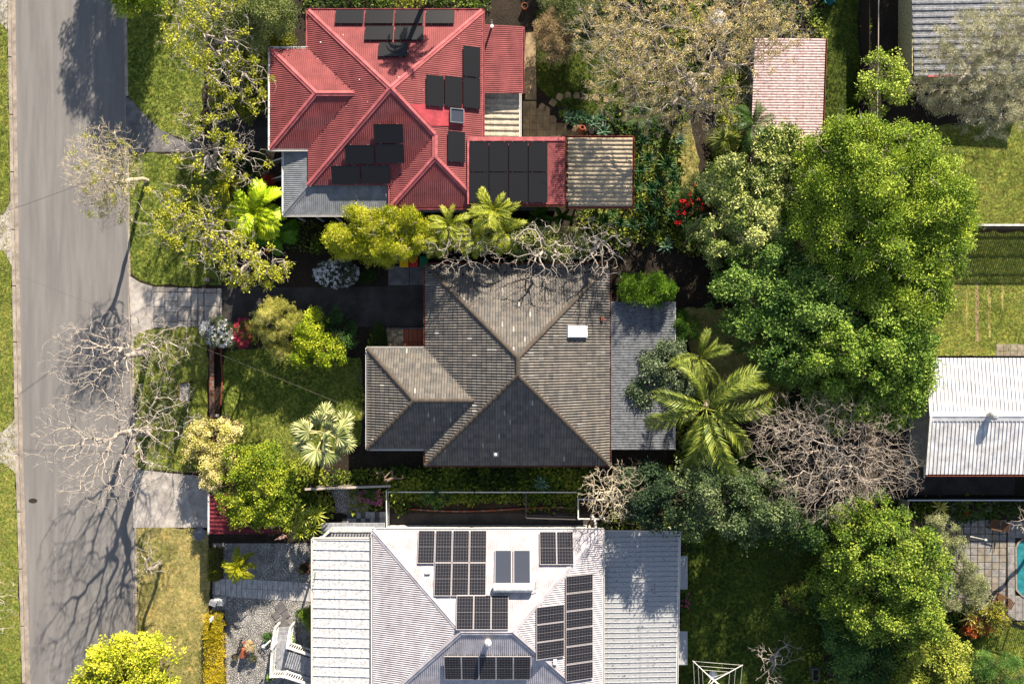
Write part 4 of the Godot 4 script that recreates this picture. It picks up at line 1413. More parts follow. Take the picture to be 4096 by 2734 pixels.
	gutter([pr[1] + Vector3(0.05, 0, 0), pr[2] + Vector3(0.05, 0, 0)], M.gutter_white, pa)
	for i in 4:
		var mb := MB.new()
		mb.box(pr[1].lerp(pr[2], 0.03 + i * 0.31) * Vector3(1, 0.5, 1) - Vector3(0.15, 0, 0), Vector3(0.09, 2.4, 0.09))
		put("post", mb, M.white_paint, pa)
	# the tiled porch
	var po := Node3D.new()
	po.name = numbered("porch_floor")
	add_child(po)
	tag(po, "small porch of mosaic pavers and terracotta tiles by the tiled house", "", "", "structure")
	R.seed = 77
	var small := [mat("porch_a", S(150, 136, 106), 0.8), mat("porch_b", S(122, 110, 88), 0.8), mat("porch_c", S(170, 158, 128), 0.8)]
	for r in 8:
		for i in 7:
			flag(po, "paver", [[1549 + i * 9.6, 1316 + r * 9.3], [1558 + i * 9.6, 1316 + r * 9.3], [1558 + i * 9.6, 1324.6 + r * 9.3], [1549 + i * 9.6, 1324.6 + r * 9.3]], 0.3 + rf(0, 0.006), small[R.randi() % 3])
	for r in 2:
		for i in 5:
			flag(po, "tile", [[1618 + i * 18, 1316 + r * 54], [1635 + i * 18, 1316 + r * 54], [1635 + i * 18, 1368 + r * 22], [1618 + i * 18, 1368 + r * 22]], 0.3, M.terracotta)
	var rim := MB.new()
	rim.beam(P(1544, 1312, 0.3), P(1702, 1312, 0.3), 0.07, 0.12)
	rim.beam(P(1545, 1316, 0.3), P(1545, 1392, 0.3), 0.07, 0.12)
	rim.box(P(1623, 1352, 0.12), Vector3(2.55, 0.2, 1.3))
	put("kerb", rim, M.grey_concrete, po)

# ------------------------------------------------------------------ the white roofed house
func build_white_house():
	var he := 3.5
	var t := 0.36
	var k := 0.01533
	var x0 := (1492 - 2048) * k; var x1 := 5.56; var z0 := (2120 - 1367) * k; var d := (x1 - x0 - 3.02) / 2
	var z1 := z0 + 2 * d
	var h := thing("white_house", "house with white corrugated hip roof, solar panels and rooftop water tank", "house", Vector3(-1.5, 0, 17))
	var Q := hips(x0, z0, x1, z1, he, t)
	var A: Vector3 = Q.a; var B: Vector3 = Q.b
	sheet("roof_sheet", [Q.nw, Q.ne, B, A], Vector3(0, -t, -1), M.white_roof, h)
	sheet("roof_sheet", [Q.sw, A, B, Q.se], Vector3(0, -t, 1), M.white_roof, h)
	sheet("roof_sheet", [Q.nw, A, Q.sw], Vector3(-1, -t, 0), M.white_roof, h, CORRUGATED, 0.13, 2.0)
	sheet("roof_sheet", [Q.ne, B, Q.se], Vector3(1, -t, 0), M.white_roof, h, CORRUGATED, 0.13, 2.0)
	for c in [[Q.nw, A], [Q.sw, A], [Q.ne, B], [Q.se, B], [A, B]]: cap(c[0], c[1], 0.17, M.white_roof, h)
	gutter([Q.nw + Vector3(-0.06, 0, 14), Q.nw + Vector3(-0.06, 0, -0.06), Q.ne + Vector3(0.06, 0, -0.06), Q.se + Vector3(0.06, 0, 0.06)], M.gutter_white, h)
	box_walls(x0 + 0.45, z0 + 0.45, x1 - 0.45, z1 - 0.45, 0, he - 0.03, M.wall_white, h)
	for i in 3: window_in(Vector3(x0 + 2.2 + i * 3.6, 2.0, z0 + 0.42), 1.3, 1.2, Vector3.LEFT, h)
	# the flat front verandah roof and its white rail
	var lo := 3.0
	var fr := [P(1252, 2158, lo), P(1489, 2158, 3.25), P(1489, 2860, 3.25), P(1252, 2860, lo)]
	sheet("verandah_roof", fr, Vector3(-1, -0.08, 0), M.white_sheet, h, SEAMED, 0.6, 1.0)
	gutter([fr[1] + Vector3(0, 0, -0.05), fr[0] + Vector3(-0.06, 0, -0.05), fr[3] + Vector3(-0.06, 0, 0)], M.gutter_white, h)
	var fl := MB.new()
	fl.box(Vector3((fr[0].x + x0 + 0.4) / 2, 1.0, (fr[0].z + fr[3].z) / 2 - 0.35), Vector3(x0 + 0.3 - fr[0].x, 0.12, fr[3].z - fr[0].z + 0.5))
	put("verandah_floor", fl, M.deck_paint, h)
	for i in 5:
		var mb := MB.new()
		mb.box(fr[0].lerp(fr[3], 0.01 + i * 0.24) * Vector3(1, 0, 1) + Vector3(0.12, 1.5, 0.1), Vector3(0.12, 3.0, 0.12))
		put("verandah_post", mb, M.white_paint, h)
	var rl := MB.new()
	var c1 := P(1318, 2122, 2.0); var c2 := P(1490, 2122, 2.0); var c0 := P(1284, 2154, 2.0)
	for y in [2.0, 1.2]:
		rl.beam(Vector3(c1.x, y, c1.z), Vector3(c2.x, y, c2.z), 0.16, 0.05)
		rl.beam(Vector3(c0.x, y, c0.z), Vector3(c1.x, y, c1.z), 0.16, 0.05)
	put("handrail", rl, M.white_paint, h)
	var fl2 := MB.new()
	fl2.prism(PackedVector2Array([Vector2(c0.x, c0.z), Vector2(c1.x, c1.z), Vector2(c2.x, c2.z), Vector2(c2.x, c2.z + 1.0), Vector2(c0.x, c0.z + 0.5)]), 0.94, 1.05)
	put("verandah_floor", fl2, M.white_paint, h)
	for i in 15:
		var mb := MB.new()
		mb.box(c1.lerp(c2, i / 14.0) * Vector3(1, 0, 1) + Vector3(0, 1.6, 0.0), Vector3(0.05, 0.78, 0.05))
		put("baluster", mb, M.white_paint, h)
	# the back patio roof of translucent ribbed sheet
	var pr := [P(2386, 2128, 3.0), P(2716, 2130, 2.75), P(2703, 2860, 2.75), P(2378, 2860, 3.0)]
	var pa := thing("patio_roof", "pale blue-grey ribbed patio roof with dirt spots behind the white house", "patio roof", Vector3(pr[1].x, 0, pr[1].z))
	sheet("roof_sheet", pr, Vector3(1, -0.06, 0), M.ribbed_clear_roof, pa, [[0.0, 0.86, 0.0, 0.0], [0.86, 0.89, 0.0, 0.04], [0.89, 0.97, 0.04, 0.04], [0.97, 1.0, 0.04, 0.0]], 0.31, 1.0)
	gutter([pr[0] + Vector3(0, 0, -0.05), pr[1] + Vector3(0.06, 0, -0.05), pr[2] + Vector3(0.06, 0, 0)], M.gutter_white, pa)
	var spots := MB.new()
	R.seed = 19
	for i in 170:
		var q: Vector3 = pr[0].lerp(pr[1], R.randf()).lerp(pr[3].lerp(pr[2], R.randf()), R.randf())
		q.y = lerpf(3.0, 2.75, (q.x - pr[0].x) / (pr[1].x - pr[0].x)) + 0.012
		spots.disc(q, rf(0.02, 0.06), 7)
	stuff(put("lichen_spot", spots, M.dull_grey_roof, pa))
	var fp := MB.new()
	fp.beam(pr[0] + Vector3(0.02, 0.12, 0), pr[3] + Vector3(0.02, 0.12, 0), 0.14, 0.1)
	put("flashing", fp, M.steel, pa)
	for i in 4:
		var mb := MB.new()
		mb.box(pr[1].lerp(pr[2], 0.02 + i * 0.3) * Vector3(1, 0.5, 1) - Vector3(0.15, 0, 0), Vector3(0.1, 2.75, 0.1))
		put("post", mb, M.white_paint, pa)
	# window awnings on the garden side
	for q in [[2202, 2354, "upper clear window awning on the back wall below the ribbed roof"], [2503, 2657, "lower clear window awning on the back wall beside the clothesline"]]:
		var a := P(2712, q[0] + 22, 2.1); var b := P(2712, q[1], 2.1); var c := P(2749, q[1], 1.75); var e := P(2749, q[0] + 22, 1.75)
		var aw := thing("window_awning", q[2], "awning", Vector3(a.x, 0, a.z), "window awnings of the white house")
		var mb := MB.new()
		mb.quad(a, b, c, e)
		put("canopy", mb, M.ribbed_clear_roof, aw)
		mb = MB.new()
		for s in [[a, e], [e, c], [c, b], [b, a]]: mb.beam(s[0], s[1], 0.035, 0.035)
		mb.beam(a, a - Vector3(0, 0.9, 0), 0.03, 0.03); mb.beam(b, b - Vector3(0, 0.9, 0), 0.03, 0.03)
		put("frame", mb, M.steel, aw)
	# the white pipe from the roof edge and the conduit
	var pp := MB.new()
	var p0 := P(2386, 2126, 3.2)
	pp.tube(p0, P(2378, 2072, 2.9), 0.07, 0.07, 8); pp.tube(P(2378, 2072, 2.9), P(2370, 2064, 2.7), 0.07, 0.07, 8); pp.tube(P(2370, 2064, 2.7), P(2366, 2066, 0.2), 0.06, 0.06, 8)
	put("downpipe", pp, M.gutter_white, h)
	# panels
	var g := "framed solar panels on the white house"
	var fn := frame_of([Q.nw, Q.ne, B, A], Vector3(0, -t, -1))
	var sp := []
	var nth := ["first", "second", "third", "fourth", "fifth", "sixth"]
	for i in 4: sp.append([1706 + i * 69.0, 2187, "framed solar panel in the top row of the white roof, %s from the road" % nth[i]])
	for i in 3: sp.append([1772 + i * 69.3, 2315, "framed solar panel in the middle row of three, %s from the road" % nth[i]])
	for i in 3: sp.append([1860 + i * 69.8, 2448, "framed solar panel in the lowest row above the white ridge, %s from the road" % nth[i]])
	sp.append([2192, 2192, "framed solar panel of the separate pair past the water heater, nearer it"])
	sp.append([2260, 2192, "framed solar panel of the separate pair past the water heater, nearer the hip"])
	panels(fn, 1.02, 1.96, false, sp, g)
	var fe := frame_of([Q.ne, B, Q.se], Vector3(1, -t, 0))
	sp = []
	for i in 3: sp.append([2198, 2453 + i * 70.3, "framed solar panel in the inner column of three, %s from the top" % nth[i]])
	for i in 6: sp.append([2314, 2330 + i * 70.3, "framed solar panel in the outer column of six, %s from the top" % nth[i]])
	panels(fe, 1.80, 1.03, false, sp, g)
	var fs := frame_of([Q.sw, A, B, Q.se], Vector3(0, -t, 1))
	sp = []
	for i in 5: sp.append([1812 + i * 69.0, 2664, "framed solar panel below the roof ridge, %s from the road" % nth[i]])
	panels(fs, 1.02, 1.72, false, sp, g)
	# the solar water heater
	var hw := thing("solar_water_heater", "roof water heater with two dark collectors and a white tank", "water heater", on_face(2050, 2280, fn))
	var bx := Basis(Vector3.RIGHT, fn[3], Vector3.RIGHT.cross(fn[3]))
	for q in [2013, 2088]:
		var c: Vector3 = on_face(q, 2268, fn) + fn[3] * 0.12
		var mb := MB.new()
		mb.box(c, Vector3(1.04, 0.1, 2.02), bx)
		var col := put("collector", mb, M.panel_frame, hw)
		mb = MB.new()
		mb.box(c + fn[3] * 0.052, Vector3(0.94, 0.02, 1.92), bx)
		put("pane", mb, M.collector_glass, col)
	var a: Vector3 = on_face(1976, 2351, fn) + fn[3] * 0.36; var b: Vector3 = on_face(2127, 2351, fn) + fn[3] * 0.36
	var tk := MB.new()
	tk.tube(a, b, 0.27, 0.27, 20)
	for e in [[a, -1], [b, 1]]:
		tk.tube(e[0], e[0] + Vector3(e[1] * 0.06, 0, 0), 0.27, 0.2, 20)
		tk.tube(e[0] + Vector3(e[1] * 0.06, 0, 0), e[0] + Vector3(e[1] * 0.07, 0, 0), 0.2, 0.001, 20)
	put("tank", tk, M.white_paint, hw)
	tk = MB.new()
	tk.tube(b + Vector3(0.05, 0, 0.1), b + Vector3(0.35, -0.05, 0.05), 0.025, 0.025, 6)
	tk.tube(b + Vector3(0.3, -0.05, 0.06), b + Vector3(0.32, -0.3, -0.5), 0.02, 0.02, 6)
	put("pipe", tk, M.steel, hw)
	whirly("roof_ventilator", "round white spinning roof vent below the white house's ridge", on_face(1951, 2562, fs), 0.20)
	var bxm := MB.new()
	bxm.box(on_face(1711, 2288, fn) + fn[3] * 0.1, Vector3(0.32, 0.14, 0.2), bx)
	put("junction_box", bxm, M.gutter_white, h)
	bxm = MB.new()
	bxm.box(on_face(2217, 2643, fe) + fe[3] * 0.12, Vector3(0.2, 0.16, 0.3))
	put("junction_box", bxm, M.gutter_white, h)
	# the front stairs
	var st := thing("white_stairs", "white railed timber stairs turning down from the verandah to the pebbles", "stairs", P(1130, 2600))
	for i in 4:
		var mb := MB.new()
		var q := P(1125, 2516 + i * 17, 0.22 + i * 0.2)
		mb.box(q, Vector3(0.85, 0.045, 0.3))
		put("tread", mb, M.deck_paint, st)
	for i in 5:
		var mb := MB.new()
		var q := P(1108 + i * 9.2, 2630, 0.98)
		mb.box(q, Vector3(0.14, 0.04, 1.85))
		put("deck_board", mb, M.deck_paint, st)
	for i in 8:
		var mb := MB.new()
		var q := P(1156 + i * 13.4, 2660 + i * 4, 0.985 + i * 0.004)
		mb.box(q, Vector3(0.212, 0.04, 1.72), Basis(Vector3.UP, -0.0))
		put("deck_board", mb, M.deck_paint, st)
	for q in [[[1100, 2512], [1088, 2592], 1.1, 1.9], [[1088, 2592], [1082, 2704], 1.9, 1.9], [[1160, 2512], [1148, 2588], 1.1, 1.9], [[1148, 2588], [1250, 2622], 1.9, 1.9], [[1082, 2704], [1135, 2704], 1.9, 1.9], [[1135, 2704], [1252, 2742], 1.9, 1.9]]:
		var p := P(q[0][0], q[0][1], q[2]); var e := P(q[1][0], q[1][1], q[3])
		var mb := MB.new()
		mb.beam(p, e, 0.15, 0.05)
		mb.beam(p - Vector3(0, 0.78, 0), e - Vector3(0, 0.78, 0), 0.08, 0.05)
		put("handrail", mb, M.white_paint, st)
		var n := int(p.distance_to(e) / 0.15)
		for i in n + 1:
			mb = MB.new()
			var s := p.lerp(e, (i + 0.2) / (n + 0.4))
			mb.beam(s, s - Vector3(0, 0.78, 0), 0.045, 0.045)
			put("baluster", mb, M.white_paint, st)
		mb = MB.new()
		mb.box(p - Vector3(0, p.y / 2 - 0.06, 0), Vector3(0.12, p.y + 0.12, 0.12))
		put("newel_post", mb, M.white_paint, st)

func whirly(called: String, label: String, at: Vector3, r: float):
	var t := thing(called, label, "roof vent", at)
	var mb := MB.new()
	mb.lathe(at, [[r * 0.8, -0.1], [r * 0.8, 0.22]], 14)
	put("neck", mb, M.gutter_white, t)
	mb = MB.new()
	for i in 16:
		var a := TAU * i / 16
		var b := a + TAU / 16 * 1.25
		var last := []
		for k in 7:
			var e := lerpf(-1.1, 1.45, k / 6.0)
			var p := at + Vector3(0, 0.22 + r * 0.9 + sin(e) * r * 1.1, 0)
			var q := [p + Vector3(cos(a + k * 0.06), 0, sin(a + k * 0.06)) * cos(e) * r * 1.1, p + Vector3(cos(b + k * 0.06), 0, sin(b + k * 0.06)) * cos(e) * r * 1.2]
			if last: mb.quad(last[0], last[1], q[1], q[0])
			last = q
	put("turbine", mb, M.white_paint, t)

# ------------------------------------------------------------------ sheds and the garage
func build_sheds():
	# the rusty pink shed
	var pr := [P(3020, 152, 2.3), P(3303, 154, 2.2), P(3280, 800, 2.2), P(2996, 800, 2.3)]
	var s := thing("rusty_shed", "long shed with faded pink and rust stained corrugated roof", "shed", P(3150, 470))
	sheet("roof_sheet", pr, Vector3(1, -0.04, 0), M.pink_roof, s, CORRUGATED, 0.17, 1.3)
	gutter([pr[1] + Vector3(0.05, 0, 0), pr[2] + Vector3(0.05, 0, 0)], M.gutter_brown, s)
	box_walls(pr[3].x + 0.3, pr[0].z + 0.2, pr[2].x - 0.1, pr[3].z - 0.2, 0, 2.17, M.grey_timber, s)
	# the cream shed at the top corner
	var lo := 1.9
	var q := [P(3644, -140, lo), P(4200, -140, lo + 0.35), P(4200, 292, lo + 0.35), P(3658, 304, lo)]
	var c := thing("cream_shed", "shed with cream board walls and dark ribbed roof under grey tree", "shed", P(3850, 80))
	sheet("roof_sheet", q, Vector3(-1, -0.06, 0), M.dull_grey_roof, c, DEEP, 0.42, 0.7)
	var mb := MB.new()
	mb.beam(q[3] + Vector3(0.8, 0.04, 0.03), q[3].lerp(q[2], 0.3) + Vector3(0, 0.04, 0.03), 0.12, 0.12)
	put("barge_board", mb, M.red_trim, c)
	var x: float = q[0].x + 0.12
	for i in 28:           # upright wall boards
		var w := MB.new()
		var z := lerpf(q[0].z, q[3].z - 0.15, (i + 0.5) / 28.0)
		w.box(Vector3(x, lo / 2 - 0.02, z), Vector3(0.03 + (0.02 if i % 2 else 0.0), lo, (q[3].z - q[0].z) / 28.0 - 0.004))
		put("wall_board", w, M.cream_wall, c)
	for i in 26:
		var w := MB.new()
		var xx := lerpf(q[3].x + 0.15, q[2].x - 0.1, (i + 0.5) / 26.0)
		w.box(Vector3(xx, lo / 2 - 0.02, q[3].z - 0.12), Vector3((q[2].x - q[3].x) / 26.0 - 0.004, lo, 0.03 + (0.02 if i % 2 else 0.0)))
		put("wall_board", w, M.cream_wall, c)
	box_walls(x + 0.05, q[0].z + 0.05, q[1].x - 0.1, q[3].z - 0.2, 0, lo - 0.05, M.grey_timber, c)
	# the white garage
	var he := 2.6
	var g := thing("white_garage", "building with bright white ribbed gable roof at the edge of the striped lawn", "garage", P(4000, 1660))
	var a := P(3704, 1431, he); var b := P(4400, 1431, he); var r0 := P(3708, 1664, 3.1); var r1 := P(4400, 1664, 3.1)
	var d := P(3692, 1896, he); var e := P(4400, 1896, he)
	r0.x = a.x; d.x = a.x
	sheet("roof_sheet", [a, b, r1, r0], Vector3(0, -0.14, -1), M.garage_roof, g, [[0.0, 0.72, 0.0, 0.0], [0.72, 0.78, 0.0, 0.05], [0.78, 0.93, 0.05, 0.05], [0.93, 1.0, 0.05, 0.0]], 0.245, 1.0)
	sheet("roof_sheet", [r0, r1, e, d], Vector3(0, -0.14, 1), M.garage_roof, g, [[0.0, 0.72, 0.0, 0.0], [0.72, 0.78, 0.0, 0.05], [0.78, 0.93, 0.05, 0.05], [0.93, 1.0, 0.05, 0.0]], 0.245, 1.0)
	cap(r0, r1, 0.3, M.garage_roof, g, "ridge_cap", 0.08)
	gutter([d + Vector3(0, 0, 0.06), e + Vector3(0, 0, 0.06)], M.gutter_brown, g)
	gutter([a + Vector3(0, 0, -0.06), b + Vector3(0, 0, -0.06)], M.black_metal, g)
	mb = MB.new()
	mb.beam(a + Vector3(0.02, 0.03, 0), r0 + Vector3(0.02, 0.03, 0), 0.14, 0.14); mb.beam(r0 + Vector3(0.02, 0.055, 0), d + Vector3(0.02, 0.03, 0), 0.14, 0.14)
	put("barge_board", mb, M.white_paint, g)
	box_walls(a.x + 0.2, a.z + 0.4, b.x, d.z - 0.4, 0, he - 0.02, M.wall_white, g)
	var vent_at := P(3958, 1658, 3.1)
	whirly("roof_ventilator", "round white spinning vent on the ridge of the white garage", vent_at, 0.26)
	# the maroon carport by the road
	var k := [P(838, 1972, 2.3), P(1140, 1972, 2.4), P(1140, 2134, 2.4), P(838, 2134, 2.3)]
	var m := thing("maroon_carport", "carport with maroon ribbed roof half hidden by round green tree", "carport", P(1000, 2060))
	sheet("roof_sheet", k, Vector3(-1, -0.02, 0), M.maroon_roof, m, DEEP, 0.26, 0.6)
	mb = MB.new()
	mb.beam(k[0] + Vector3(-0.05, -0.02, 0), k[3] + Vector3(-0.05, -0.02, 0), 0.1, 0.2)
	put("fascia", mb, M.white_paint, m)
	for i in 4:
		mb = MB.new()
		mb.box([k[0], k[3], k[1], k[2]][i] * Vector3(1, 0.5, 1) + Vector3(0.2 if i < 2 else -0.2, -0.05, 0.2 if i % 2 == 0 else -0.2), Vector3(0.1, 2.25, 0.1))
		put("post", mb, M.white_paint, m)

# ------------------------------------------------------------------ walls and fences
func build_fences():
	# the low brick wall of the tiled house's front garden
	var w := thing("garden_wall", "low weathered brick wall between the verge lawn and the tiled house's garden", "wall", P(845, 1535))
	R.seed = 5
	var n := 0
	var y := 1385.0
	while y < 1690:
		for c in 2:
			var mb := MB.new()
			var q := P(842.5 + c * 7.5, y, 0.55)
			mb.chamfer(q + Vector3(0, -0.05 + rf(0, 0.015), 0), Vector3(0.115, 0.11, 0.11), 0.01, Basis(Vector3.UP, rf(-0.04, 0.04)))
			put("brick", mb, [M.brick, M.pale_brick, M.pale_brick, M.orange_brick][R.randi() % 4], w)
		y += 7.4
	var core := MB.new()
	var a := P(846, 1381, 0.25); var b := P(846, 1694, 0.25)
	core.box(Vector3(a.x, 0.225, (a.z + b.z) / 2), Vector3(0.2, 0.45, b.z - a.z))
	put("brick_core", core, M.brick, w)
	# the brick edging behind it, and the edging of the side garden
	var edge := thing("garden_edging", "thin line of orange bricks between the garden bed and front lawn", "edging", P(886, 1500))
	y = 1392.0
	while y < 1620:
		var mb := MB.new()
		mb.chamfer(P(886 + 2.5 * sin(y * 0.03), y, 0.06), Vector3(0.09, 0.12, 0.22), 0.012, Basis(Vector3.UP, rf(-0.12, 0.12)))
		put("brick", mb, M.orange_brick, edge)
		y += 14.0
	edge = thing("garden_edging", "wandering row of orange bricks along the black side strip", "edging", P(2050, 2050))
	var x := 1640.0
	while x < 2300:
		var mb := MB.new()
		mb.chamfer(P(x, 2036 + 8 * sin((x - 1650) * 0.008), 0.05), Vector3(0.23, 0.1, 0.1), 0.012, Basis(Vector3.UP, rf(-0.15, 0.15)))
		put("brick", mb, [M.orange_brick, M.brick, M.pale_brick][R.randi() % 3], edge)
		x += 14.6
	# white topped board fence of the side garden
	var f := thing("board_fence", "dark corrugated fence with white capping rail beside the flower pots", "fence", P(1390, 1950))
	var p := P(1219, 1956, 1.25); var q := P(1562, 1943, 1.25)
	for i in 24:
		var mb := MB.new()
		var s := p.lerp(q, (i + 0.5) / 24.0)
		mb.box(s - Vector3(0, 0.66, 0.02 if i % 2 else 0.0), Vector3(p.distance_to(q) / 24.0 - 0.004, 1.22, 0.035))
		put("board", mb, M.grey_timber, f)
	var rail := MB.new()
	rail.beam(p + Vector3(0, 0.01, 0), q + Vector3(0, 0.01, 0), 0.13, 0.05)
	put("capping_rail", rail, M.white_timber, f)
	# the wire fence along the boundary
	wire_fence("wire_fence", "low wire mesh fence with pale top rail through the hedge below the tiled house", [[1562, 1956], [1900, 1957], [2310, 1957]], 1.0, 0.14, M.wire, 1.9)
	wire_fence("wire_fence", "short white mesh fence beside the tiled court", [[1555, 1950], [1557, 2110]], 1.1, 0.16, M.wire, 1.4)
	wire_fence("wire_gate", "black barred gate lying between the hedge and black side strip", [[2104, 1964], [2103, 2058], [2312, 2064]], 1.0, 0.12, M.dark_wire, 1.7)
	var gate := thing("gate_frame", "white pipe gate frame beside the pale bare bush", "gate", P(2340, 2030))
	for s in [[[2313, 1992], [2313, 2074]], [[2313, 2074], [2418, 2075]], [[2313, 1996], [2416, 1997]]]:
		var mb := MB.new()
		mb.beam(P(s[0][0], s[0][1], 1.2), P(s[1][0], s[1][1], 1.2), 0.075, 0.05)
		for t in s:
			mb.beam(P(t[0], t[1], 1.2), P(t[0], t[1], 1.2) * Vector3(1, 0, 1), 0.05, 0.05)
		put("frame_rail", mb, M.white_paint, gate)
	# the picket fence with its shadow
	var pf := thing("picket_fence", "tall white topped picket fence at the edge of the striped lawn", "fence", P(3960, 906))
	x = 3790.0
	while x < 4240:
		var mb := MB.new()
		mb.box(P(x, 916, 0.0) + Vector3(0, 0.95, 0), Vector3(0.10, 1.9, 0.022))
		put("picket", mb, M.grey_timber, pf)
		x += 8.6
	for h in [0.35, 1.0, 1.65]:
		var mb := MB.new()
		mb.beam(P(3790, 916) + Vector3(0, h, -0.05), P(4240, 916) + Vector3(0, h, -0.05), 0.05, 0.09)
		put("rail", mb, M.white_timber, pf)
	var cp := MB.new()
	cp.beam(P(3790, 916) + Vector3(0, 1.93, 0), P(4240, 916) + Vector3(0, 1.93, 0), 0.12, 0.04)
	put("capping_rail", cp, M.white_paint, pf)
	# dark fences between the back gardens
	var df := thing("paling_fence", "dark paling fence between the shaded grass strip and the cream shed's yard", "fence", P(3440, 240))
	y = -60.0
	while y < 500:
		var mb := MB.new()
		mb.box(P(3440, y) + Vector3(0, 0.75, 0), Vector3(0.03, 1.5 + rf(-0.04, 0.04), 0.13))
		put("paling", mb, M.dark_timber, df)
		y += 8.8
	for h in [0.4, 1.3]:
		var mb := MB.new()
		mb.beam(P(3442.5, -60) + Vector3(0, h, 0), P(3442.5, 500) + Vector3(0, h, 0), 0.05, 0.08)
		put("rail", mb, M.dark_timber, df)
	var wl := MB.new()
	wl.tube(P(3516, -80, 1.4), P(3514, 215, 1.4), 0.035, 0.035, 6)
	wl.tube(P(3514, 215, 1.4), P(3509, 520, 1.4), 0.035, 0.035, 6)
	for k in 5: wl.tube(P(3516 - k * 1.6, -60 + k * 140, 0), P(3516 - k * 1.6, -60 + k * 140, 1.4), 0.03, 0.03, 6)
	tag(put("rail_fence", wl, M.white_timber), "thin pale pipe rail running past the small lime green tree", "fence")
	var bf := thing("boundary_fence", "dark fence with white capping below the white garage", "fence", P(3800, 1985))
	x = 3590.0
	while x < 4240:
		var mb := MB.new()
		mb.box(P(x, 1982) + Vector3(0, 0.75, 0), Vector3(0.14, 1.5, 0.025))
		put("paling", mb, M.black_metal, bf)
		x += 9.4
	cp = MB.new()
	cp.beam(P(3586, 1982) + Vector3(0, 1.53, 0), P(4240, 1982) + Vector3(0, 1.53, 0), 0.08, 0.04)
	put("capping_rail", cp, M.steel, bf)
	cp = MB.new()
	for k in 8: cp.box(P(3590, 1990 + k * 11) + Vector3(0, 0.75, 0), Vector3(0.04, 1.5, 0.15))
	put("return_panel", cp, M.white_timber, bf)
	var gf := thing("garage_side_fence", "pale rail and grey boards beside the white garage wall", "fence", P(3674, 1640))
	y = 1500.0
	while y < 1900:
		var mb := MB.new()
		mb.box(P(3672 - (y - 1500) * 0.02, y) + Vector3(0, 0.55, 0), Vector3(0.03, 1.1, 0.2))
		put("board", mb, M.grey_timber, gf)
		y += 13.4
	cp = MB.new()
	cp.beam(P(3672, 1495) + Vector3(0, 1.12, 0), P(3664, 1900) + Vector3(0, 1.12, 0), 0.09, 0.05)
	put("capping_rail", cp, M.gutter_white, gf)
	# the pool fence at the corner
	wire_fence("pool_fence", "black barred pool fence over the green grass, nearer the bromeliads", [[3932, 2448], [4044, 2488], [4240, 2545]], 1.15, 0.12, M.black_metal, 1.6)
	wire_fence("pool_fence", "black barred pool fence branching off at the pool's corner", [[4026, 2458], [4240, 2575]], 1.2, 0.12, M.black_metal, 1.6)

func wire_fence(called: String, label: String, line: Array, h: float, gap: float, m: Material, post: float):
	var t := thing(called, label, "gate" if "gate" in called else "fence", P(line[0][0], line[0][1]))
	var bars := MB.new()
	for i in line.size() - 1:
		var a := P(line[i][0], line[i][1]); var b := P(line[i + 1][0], line[i + 1][1])
		for y in [h, h * 0.1]:
			var mb := MB.new()
			mb.beam(a + Vector3(0, y, 0), b + Vector3(0, y, 0), 0.055, 0.04)
			put("rail", mb, m, t)
		var n := int(a.distance_to(b) / gap)
		for k in n:
			var q := a.lerp(b, (k + 0.5) / n)
			bars.beam(q + Vector3(0, h * 0.1, 0), q + Vector3(0, h, 0), 0.016, 0.016)
		n = maxi(1, int(a.distance_to(b) / post))
		for k in n + 1:
			var mb := MB.new()
			mb.box(a.lerp(b, float(k) / n) + Vector3(0, h * 0.52, 0), Vector3(0.06, h * 1.04, 0.06))
			put("post", mb, m, t)
	stuff(put("bars", bars, m, t))

# ------------------------------------------------------------------ the pool and its terrace
func build_pool():
	var t := Node3D.new()
	t.name = numbered("pool_terrace")
	add_child(t)
	tag(t, "grid of square pavers with dark weedy joints beside the pool", "", "", "structure")
	R.seed = 15
	for r in 17:
		for c in 15:
			var x0 := 3599.0 + c * 28.7 - r * 0.35; var y0 := 1992.0 + r * 28.6
			if r < 3 and (c < 8 - r or c > 13 - r): continue
			if r > 14 and c < 12: continue
			flag(t, "paver", [[x0, y0], [x0 + 26.3, y0], [x0 + 26.3, y0 + 26.2], [x0, y0 + 26.2]], 0.04 + rf(-0.006, 0.006), M.pool_paving if R.randf() < 0.7 else M.paving)
	var cop := Node3D.new()
	cop.name = numbered("pool_coping")
	add_child(cop)
	tag(cop, "pale coping flags round the turquoise pool", "", "", "structure")
	for r in 12:
		for c in 6:
			var x0 := 4031.0 + c * 30.0; var y0 := 2085.0 + r * 33.0
			var cx := x0 + 14; var cy := y0 + 16
			if cx > 4056 and cy > 2150 and cy < 2392: continue
			flag(cop, "paver", [[x0, y0], [x0 + 29, y0], [x0 + 29, y0 + 32], [x0, y0 + 32]], 0.05, M.pool_paving)
	var rim := PackedVector2Array()
	for q in [[4062, 2190], [4072, 2168], [4090, 2154], [4240, 2150], [4240, 2392], [4110, 2392], [4086, 2380], [4064, 2356]]:
		var v := P(q[0], q[1]); rim.push_back(Vector2(v.x, v.z))
	var mb := MB.new()
	mb.prism(rim, -0.2, 0.03)
	setting("pool_water", mb, M.water, "turquoise water of the small pool at the picture's edge")
	mb = MB.new()
	for i in rim.size():
		var a := rim[i]; var b := rim[(i + 1) % rim.size()]
		mb.beam(Vector3(a.x, 0.05, a.y), Vector3(b.x, 0.05, b.y), 0.1, 0.09)
	setting("pool_edge", mb, M.paving)
	var st := MB.new()
	var s1 := P(4030, 2080); var s2 := P(4022, 2470)
	st.beam(s1 + Vector3(0, 0.03, 0), s2 + Vector3(0, 0.03, 0), 0.06, 0.08)
	setting("drain_strip", st, M.dark_timber, "dark timber strip between the pavers and pool coping")

